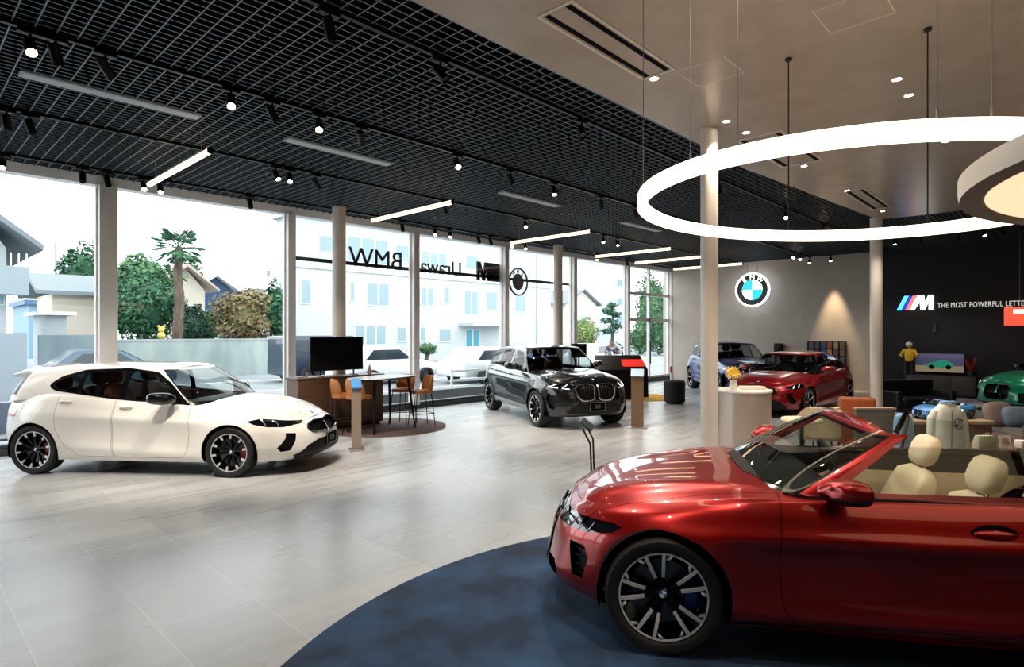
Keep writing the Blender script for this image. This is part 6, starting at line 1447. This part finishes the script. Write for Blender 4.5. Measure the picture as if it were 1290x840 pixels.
tree(182, 318, 405, 78, 41, GR2, 'green tree behind the round clipped tree', 1300, .32, seed=3)
tree(182, 342, 436, 78, 34.5, GR1, 'dense round clipped green tree left of the palm', 2600, .20, seed=4)
tree(240, 385, 434, 34, 32.5, DK, 'dark green bush just right of the palm trunk', 900, .22, 'bush', 5)
tree(306, 362, 434, 66, 31, BRN, 'brownish autumn tree before the concrete wall', 2200, .2, seed=6)
tree(346, 360, 425, 36, 33, GR1, 'green tree beside the second window frame', 900, .28, seed=7)
tree(262, 394, 434, 30, 33.5, GR2, 'light bush between the palm and the autumn tree', 700, .2, 'bush', 8)
tree(236, 325, 375, 40, 72, GR2, 'faint pale tree far behind the palm', 700, .35, seed=9)
# palm
p = oat(225, 31); zt = oz(225, 312, 31); t = thing('palm_tree', 'single palm tree with rough trunk and fan crown', 'tree', (p.x, 31, ZO)); mb = MB(); H_ = zt-ZO; mb.tube([(0, 0, 0)]+[(.04*math.sin(k), 0, H_*k/14) for k in range(1, 15)], [.25-.006*k+(.03 if k % 2 else 0) for k in range(15)], 12); mb.build('trunk', M_BARK, t, smooth=20)
rng = random.Random(8)
for k in range(34):
    a = 2*PI*k/34*5+rng.uniform(-.2, .2); L = rng.uniform(1.0, 1.35); e_ = rng.uniform(-.75, 1.15); mb = MB(); c = Vector((0, 0, H_-.05)); zz_ = Vector((0, 0, 1)); out = Vector((math.cos(a), math.sin(a), 0)); sd = Vector((-math.sin(a), math.cos(a), 0)); ax_ = out*math.cos(e_)+zz_*math.sin(e_); hub_ = c+ax_*L*.5
    mb.tube([c, hub_], .018, 5)
    for j in range(17):
        an = -1.3+2.6*j/16; dr = (ax_*math.cos(an)+sd*math.sin(an)-zz_*.22).normalized(); tip = hub_+dr*L*.5-zz_*.06*abs(an); wv = dr.cross(Vector((rng.gauss(0, 1), rng.gauss(0, 1), rng.gauss(0, 1)))).normalized()*.03; mb.quad(hub_, hub_+dr*L*.28+wv, tip, hub_+dr*L*.28-wv)
    mb.build('frond', GR1[k % 2], t, smooth=0, fix=False)
def block(name, label, Y, px0, px1, py_top, depth, wall, roof=None, rise=1.2, wins=(), over=.4, cat='house', winm=None, flat=False, gable=True):
    a, b = oat(px0, Y).x, oat(px1, Y).x; zt = oz((px0+px1)/2, py_top, Y); t = thing(name, label, cat, ((a+b)/2, Y, ZO)); w = b-a; h = zt-ZO
    mb = MB(); mb.box((-w/2, 0, 0), (w/2, depth, h)); mb.build('walls', wall, t, smooth=0)
    if roof:
        mb = MB(); x0, x1 = -w/2-over, w/2+over; y0, y1 = -over, depth+over
        if flat: mb.box((x0, y0, h), (x1, y1, h+rise))
        elif gable:      # ridge runs away from the road
            mb.loft([[(x0, y, h-.05), (0, y, h+rise), (x1, y, h-.05), (x1, y, h+.12), (0, y, h+rise+.2), (x0, y, h+.12)] for y in (y0, y1)])
        else: mb.loft([[(x, y0, h-.05), (x, (y0+y1)/2, h+rise), (x, y1, h-.05), (x, y1, h+.12), (x, (y0+y1)/2, h+rise+.2), (x, y0, h+.12)] for x in (x0, x1)])
        mb.build('roof', roof, t, smooth=0)
        if gable and not flat:
            mb = MB(); mb.prism([(-w/2, h), (w/2, h), (0, h+rise)], 0, depth, lambda x, y, z: (x, z, y)); mb.build('gable', wall, t, smooth=0)
    for (u0, v0, u1, v1) in wins:
        mb = MB(); fx = lambda u: -w/2+w*u; fr_ = mat('pale window frame', '#e4e9ea', .5)
        mb.box((fx(u0), -.05, h*v0), (fx(u1), .02, h*v1)); f = mb.build('window', fr_, t, smooth=0)
        mb = MB(); e_ = min(.06, abs(u1-u0)*w*.12); mid = (fx(u0)+fx(u1))/2
        mb.box((fx(u0)+e_, -.062, h*v0+e_), (mid-e_/3, -.045, h*v1-e_)); mb.box((mid+e_/3, -.062, h*v0+e_), (fx(u1)-e_, -.045, h*v1-e_)); mb.build('pane', winm or mat('pale window pane', '#9fbcc4', .25), f, smooth=0)
    return t
W_WHITE = noisy('white render', '#b3babc', '#bcc2c3', .6, .8); W_GREY = mat('pale grey siding', '#a9b2b5', .8); W_CREAM = mat('cream house wall', '#c9c0b2', .8); R_GREY = mat('grey roof tiles', '#6f797e', .7); R_BLUE = mat('blue roof tiles', '#4a6a8c', .6); R_WHITE = mat('pale roof', '#d4d8d8', .7)
# white office block
YO = 34.0; a, b = oat(372, YO).x, oat(694, YO).x; zr = oz(450, 283, YO)
t = thing('office_building', 'white three-storey office building across the road', 'building', (a, YO, ZO)); w = b-a; h = zr-ZO
mb = MB(); mb.box((0, 0, 0), (w, 2.5, h)); mb.build('walls', W_WHITE, t, smooth=0); mb = MB(); mb.box((-.3, -.35, h), (w+.3, 2.7, h+.5)); mb.box((-.05, -.12, h*.655), (w+.05, 0, h*.68)); mb.build('parapet', W_WHITE, t, smooth=0)
pane_m = mat('office window pane', '#7f979e', .2); frm_m = mat('office window frame', '#cfdadb', .5)
def owin(px0, px1, py0, py1, m=pane_m, div=2):
    x0, x1 = oat(px0, YO).x-a, oat(px1, YO).x-a; z1, z0 = oz(px0, py0, YO)-ZO, oz(px0, py1, YO)-ZO
    mb = MB(); mb.box((x0, -.06, z0), (x1, .02, z1)); f = mb.build('window', frm_m, t, smooth=0); mb = MB(); n = div; e_ = .07
    for k in range(n): u0 = x0+(x1-x0)*k/n; u1 = x0+(x1-x0)*(k+1)/n; mb.box((u0+e_, -.075, z0+e_), (u1-e_, -.055, z1-e_))
    mb.build('pane', m, f, smooth=0)
for px0, px1, py0, py1, dv in ((401, 419, 296, 318, 1), (437, 488, 297, 330, 3), (498, 518, 308, 330, 1), (530, 562, 316, 336, 3), (586, 603, 322, 340, 1), (378, 392, 352, 384, 1), (440, 447, 356, 380, 1), (462, 490, 356, 386, 2), (529, 546, 362, 386, 2), (558, 566, 362, 384, 1), (584, 602, 366, 398, 2), (612, 626, 368, 392, 1), (648, 662, 372, 394, 1), (446, 486, 410, 436, 3), (500, 512, 412, 432, 1), (552, 568, 414, 432, 1), (528, 536, 412, 432, 1)): owin(px0, px1, py0, py1, pane_m, dv)
owin(586, 604, 415, 446, mat('teal glass door', '#2f8aa0', .2), 2)
mb = MB(); x0, x1 = oat(578, YO).x-a, oat(632, YO).x-a; zz = oz(600, 412, YO)-ZO; mb.box((x0, -1.6, zz), (x1, 0, zz+.25)); mb.build('canopy', W_WHITE, t, smooth=0)
block('house', 'white clad house with balcony at the far left edge', 24.0, -70, 8, 311, 8, W_GREY, R_GREY, 1.1, [(.80, .62, .97, .85), (.72, .10, .95, .42)], .8)
tb2 = [o for o in COL.objects if o.get('label', '').startswith('white clad house')][0]
mb = MB(); zb0 = oz(20, 372, 23.2); mb.box((oat(10, 23.2).x-tb2.location.x-.5, -.9, zb0-ZO), (oat(36, 23.2).x-tb2.location.x, .05, zb0-ZO+.85)); mb.build('balcony', mat('grey balcony cladding', '#8d9aa0', .7), tb2, smooth=0)
mb = MB(); [mb.tube([(x_, -.85, zb0-ZO+.85), (x_, -.85, zb0-ZO+1.25)], .02, 6) for x_ in [oat(q_, 23.1).x-tb2.location.x for q_ in (14, 24, 34)]]; mb.build('balcony_rail', mat('white rail paint', '#e3e6e6', .5), tb2)
block('house', 'small grey roofed house with dark windows behind the block wall', 35.0, 66, 122, 372, 4, W_CREAM, R_GREY, .9, [(.1, .1, .42, .42), (.66, .0, .86, .45)], .7, winm=mat('dark house window', '#3d4650', .3), gable=False)
block('shed', 'low pale lean-to shed left of the grey roofed house', 31.0, 58, 84, 398, 3, mat('pale shed boards', '#aab2b6', .8), R_WHITE, .15, [(.3, .25, .8, .62)], .3, 'shed', mat('dark house window', '#3d4650', .3), True)
block('house', 'blue grey building far left behind the shed', 60.0, 36, 70, 385, 8, mat('blue grey wall', '#7f9cb0', .8), R_BLUE, .4, [(.2, .4, .8, .7)], .3, flat=True)
block('house', 'brown roofed house behind the palm tree', 48.0, 205, 258, 366, 4, W_CREAM, mat('brown pale roof', '#b7a59a', .7), 1.7, [(.7, .4, .85, .7)], .8)
block('house', 'house with dark blue gabled front behind the bushes', 56.0, 246, 294, 370, 9, mat('navy gable wall', '#2f4a68', .7), R_WHITE, 1.5, [(.3, .1, .7, .4)], .7)
block('house', 'pale low building above the autumn tree', 60.0, 322, 356, 366, 3, W_WHITE, R_WHITE, .5, [(.2, .4, .5, .8)], .3, flat=True)
block('house', 'cream house with dark roof seen through the third window pane', 52.0, 642, 686, 382, 9, W_WHITE, mat('brown roof tiles', '#6e6a70', .7), 1.6, [(.2, .4, .45, .7), (.6, .4, .85, .7)], .8, gable=False)
block('house', 'pale gabled house right of the inner round column', 58.0, 712, 752, 385, 9, W_CREAM, R_GREY, 2.4, [(.3, .4, .7, .75)], .7)
block('apartment_block', 'pale narrow apartment block left of the entrance', 62.0, 770, 792, 318, 10, mat('pale blue render', '#b9cad2', .8), R_WHITE, .5, [(.3, .62, .7, .7), (.3, .42, .7, .5), (.3, .22, .7, .3)], .2, 'building', mat('blue window', '#5a7f9c', .3), True)
tree(736, 400, 440, 34, 42, YEL, 'yellow green round tree right of the inner round column', 900, .28, seed=11)
tree(655, 402, 438, 34, 46, leafmats('#a5806a', '#7d8a62'), 'reddish shrub behind the roof of the black SUV', 800, .26, 'shrub', 12)
tree(537, 433, 446, 28, 32, GR2, 'low clipped shrub before the white office building', 500, .16, 'shrub', 13)
# layered pine
p = oat(771, 48); t = thing('pine_tree', 'dark layered pine tree left of the entrance', 'tree', (p.x, 48, ZO)); mb = MB(); zt = oz(771, 384, 48)-ZO; mb.tube([(0, 0, 0), (.3, 0, zt*.5), (0, 0, zt)], [.3, .2, .08], 8); mb.build('trunk', M_BARK, t)
for k, (dx_, zz_, r) in enumerate(((0, .97, .8), (-.8, .84, 1.1), (.9, .76, 1.2), (-.6, .62, 1.3), (1.0, .50, 1.3), (-.9, .38, 1.3))): leaves(t, (dx_, 0, zt*zz_), (r, r, .45), 260, .24, DK, 20+k, .3, 'foliage')
# greenery beyond the entrance doors
tree(822, 345, 470, 46, 34, GR2, 'tall light green trees beyond the glazed entrance', 2400, .3, seed=14)
tree(838, 395, 480, 40, 27, GR1, 'green hedge bush beyond the right leaf of the entrance', 1400, .24, 'bush', 15)
tree(806, 410, 478, 30, 30, GR2, 'green bush beyond the left leaf of the entrance', 1000, .22, 'bush', 16)
# poles and wires
def pole(px, py_top, Y, label, arms=True, r=.12):
    p = oat(px, Y); t = thing('utility_pole', label, 'pole', (p.x, Y, ZO)); h = oz(px, py_top, Y)-ZO; mb = MB(); mb.tube([(0, 0, 0), (0, 0, h)], [r, r*.7], 10); mb.build('post', mat('concrete pole', '#9aa2a4', .8), t)
    if arms:
        for k, zz in enumerate((.96, .88)): mb = MB(); mb.bar((-.7, 0, h*zz), (.7, 0, h*zz), .06); mb.build('crossarm', mat('pole steel', '#7f888c', .6), t, smooth=0)
        mb = MB(); mb.lathe([(.001, h*.78), (.16, h*.78), (.16, h*.84), (.001, h*.84)], 12, (.25, 0, 0)); mb.build('transformer', mat('pole steel', '#7f888c', .6), t)
    return p, h
pl = [pole(70, 305, 52, 'grey utility pole behind the left house'), pole(336, 322, 70, 'distant utility pole near the second window frame'), pole(345, 332, 74, 'farther thin utility pole beside the second window frame', True, .1)]
pole(676, 316, 30, 'slim grey street pole behind the black SUV', False, .09)
for k, (pa_, pb_, sag) in enumerate((((-30, 330), (130, 345), .5), ((-30, 380), (140, 352), .4), ((60, 312), (350, 330), 1.2))):
    A = at_plane(pa_[0], pa_[1], 1, 52); B = at_plane(pb_[0], pb_[1], 1, 52); mb = MB(); mb.tube([(A.x+(B.x-A.x)*q, 52, A.z+(B.z-A.z)*q-sag*4*q*(1-q)) for q in [j/10 for j in range(11)]], .03, 5); tag(mb.build('overhead_wire', mat('grey cable', '#8c9498', .7)), ['thin overhead wire crossing the sky above the left house', 'lower overhead wire crossing the sky at the left', 'long overhead wire running behind the trees'][k], 'wire')
# parked vehicles outside
def simple_vehicle(px, d_, hd, label, paint, kind='car', L=4.3, W=1.7, H=1.45, roof_m=None):
    t_ = (px-645)/748; x, y = W2(t_*d_, d_); t = thing('van' if kind == 'van' else 'car', label, kind, (x, y, ZO), hd); h0, hb = .28, H*.60
    prof = [(-L/2, .42), (-L/2+.02, hb), (-L/2+.15, hb+.03)]
    if kind == 'van': pr_ = [(-L/2, h0), (-L/2, H-.1), (-L/2+.15, H), (L/2-1.1, H), (L/2-.55, hb+.12), (L/2-.05, hb-.12), (L/2, h0)]
    else: pr_ = [(-L/2, h0), (-L/2+.03, hb), (-L/2+.35, hb+.05), (-L/2+.95, H-.04), (-.4, H), (.25, H-.05), (1.05, hb+.06), (L/2-.25, hb-.10), (L/2, hb-.28), (L/2, h0)]
    pr_ = rounded(pr_, .12, 3)
    mb = MB(); rs = []
    for f, ys in ((.0, -.5), (.0, -.49), (0, .49), (0, .5)):
        k_ = .97 if abs(ys) == .5 else 1
        rs.append([(x_*k_, ys*W*(1-.16*max(0, (z_-hb)/(H-hb)) if z_ > hb else 1), h0+(z_-h0)*(.985 if abs(ys) == .5 else 1)) for x_, z_ in pr_])
    mb.loft(rs); mb.build('body', paint, t, smooth=40)
    gm = mat('street car glass', '#27343c', .1)
    for s in (-1, 1):
        mb = MB(); yb = s*W*.503; yt = s*W*.5*.865
        if kind == 'van': q = [(-L/2+.4, hb+.1), (L/2-1.0, hb+.1), (L/2-1.2, H-.18), (-L/2+.4, H-.18)]
        else: q = [(-L/2+.75, hb+.08), (.75, hb+.08), (.22, H-.14), (-L/2+1.15, H-.14)]
        mb.mi = 0; mb._new([mb.b.faces.new([mb.b.verts.new((a_, s*W*.5*(1-.16*(c_-hb)/(H-hb))+s*.012, c_)) for a_, c_ in q])]); mb.build('side_window', gm, t, smooth=0)
        for xw in (-L*.30, L*.30): mb = MB(); mb.lathe([(.19, .02), (.31, .02), (.31, -.18), (.19, -.18)], 24, (xw, s*(W/2+.0)-(0 if s > 0 else .16)+.0*s, .31), 'y'); mb.mi = 1; mb.lathe([(.001, .0), (.19, .02)], 20, (xw, s*(W/2)-(0 if s > 0 else .16)+ (0 if s > 0 else 0), .31), 'y'); mb.build('wheel', [CM['tyre'], mat('street wheel rim', '#9aa0a4', .4, .5)], t, smooth=40)
    mb = MB()
    if kind == 'van': q = [(L/2-1.08, H-.06), (L/2-.58, hb+.16)]
    else: q = [(.30, H-.06), (1.00, hb+.10)]
    (xa_, za_), (xb_, zb_) = q; mb.quad((xa_+.02, -W*.40, za_), (xb_+.03, -W*.46, zb_), (xb_+.03, W*.46, zb_), (xa_+.02, W*.40, za_)); mb.build('windshield', gm, t, smooth=0)
    for s in (-1, 1): mb = MB(); mb.box((L/2-.12, s*W*.36-.14, hb-.26), (L/2+.012, s*W*.36+.14, hb-.12), .03); mb.build('headlight', mat('street head lamp', '#d8dee2', .2), t)
    mb = MB(); mb.box((L/2-.1, -W*.28, .36), (L/2+.012, W*.28, .52), .02); mb.build('grille', CM['matt'], t)
    return t
simple_vehicle(408, 25.5, 0, 'dark blue parked van with white roof outside the left windows', mat('navy van paint', '#24364a', .3, 0, .5), 'van', 4.2, 1.7, 1.9)
simple_vehicle(484, 24.0, 0, 'white wagon parked outside behind the bar table', mat('street white paint', '#e8ecec', .3, 0, .5), 'car', 4.3, 1.7, 1.5)
simple_vehicle(664, 33.0, .1, 'steel blue car outside behind the roof of the black SUV', mat('street blue paint', '#41698c', .3, .2, .5), 'car')
simple_vehicle(748, 33.0, .2, 'white car outside behind the display counter', mat('street white paint', '#e8ecec', .3, 0, .5), 'car')
simple_vehicle(616, 25, 0, 'pale car passing outside left of the black SUV', mat('street pale paint', '#dfe3e4', .3, 0, .5), 'car')
simple_vehicle(135, 21, 0, 'blue grey car outside over the roof of the white hatchback', mat('street slate paint', '#3f5a6c', .3, .2, .5), 'car', 4.0, 1.65, 1.45)
x_, y_ = oat(20, 15.5).x, 15.5; mb = MB(); mb.box((-1.4, -.15, 0), (oat(36, 15.5).x-x_, .15, .62)); tag(mb.build('block_wall', noisy('blue grey block', '#5f7c90', '#8a7f90', 1.2, .9), None, (x_, y_, ZO), smooth=0), 'low blue grey wall outside at the left picture edge', 'wall')
x_ = oat(16, 22.6).x; mb = MB(); mb.box((oat(-30, 22.6).x-x_, 0, 0), (oat(34, 22.6).x-x_, .8, oz(20, 420, 22.6)-ZO)); tag(mb.build('garage_block', mat('grey garage wall', '#8f9aa2', .8), None, (x_, 22.6, ZO), smooth=0), 'low grey garage block before the balcony house', 'garage')
mb = MB(); P = oat(206, 28.8); mb.ball((0, 0, .16), .16, 12, 8); mb.ball((0, 0, .42), .13, 12, 8); [mb.ball((s*.1, 0, .55), .06, 8, 6) for s in (-1, 1)]; tag(mb.build('garden_ornament', mat('yellow ornament', '#d8b860', .6), None, (P.x, 29.1, oz(250, 430, YC)+.08)), 'small yellow ornament standing on the concrete wall', 'ornament')

# ================================================================== CARS
def place(S, label, fw, h, side):
    n = math.hypot(*h); h = (h[0]/n, h[1]/n); left = (-h[1], h[0]); y = (S['w']/2-.06)*side; x = S['wb']/2
    return build_car(S, label, W2(fw[0]-h[0]*x-left[0]*y, fw[1]-h[1]*x-left[1]*y), ang(*h))
def px_ground(px, py): d = CAMZ*748/(py-421); return ((px-645)/748*d, d)
rc = place(SPEC_RED, 'red metallic convertible with its roof down on the round navy carpet', (.877, 3.45), (-.98, .196), 1); rc.location.z = .018
place(SPEC_HATCH, 'white five-door hatchback parked before the left windows', px_ground(290, 602), (1, -.07), -1)
place(SPEC_SUV, 'black SUV with two chrome framed grilles near the middle windows', px_ground(676, 538), (.36, -.933), -1)
place(SPEC_BLUE, 'blue SUV standing before the grey wall behind the white column', px_ground(905, 500), (.0, -1), -1)
place(SPEC_SEDAN, 'deep red coupe parked left of the far white column', px_ground(1018, 526), (-.72, -.69), 1)
place(SPEC_GREEN, 'green sports coupe before the black wall at the right edge', (12.39, 13.27), (-.99, -.12), 1)

# ================================================================== LIGHT, SKY, CAMERA
wd = bpy.data.worlds.new('sky'); scn.world = wd; wd.use_nodes = True; bg = wd.node_tree.nodes['Background']; bg.inputs[0].default_value = (.935, .975, 1.0, 1); bg.inputs[1].default_value = 2.8
cam = bpy.data.cameras.new('camera'); o = bpy.data.objects.new('camera', cam); COL.objects.link(o); o.location = (0, 0, CAMZ); o.rotation_euler = (PI/2, 0, FWD-PI/2)
cam.sensor_width = 36; cam.lens = 36*748/1290; cam.shift_y = -1/1290*0; cam.clip_start = .02; cam.clip_end = 600; scn.camera = o
scn.view_settings.view_transform = 'Standard'; scn.view_settings.look = 'None'; scn.view_settings.exposure = .55
scn.cycles.max_bounces = 8; scn.cycles.transparent_max_bounces = 16; scn.cycles.sample_clamp_indirect = 6; scn.cycles.use_denoising = True; scn.cycles.caustics_reflective = False; scn.cycles.caustics_refractive = False
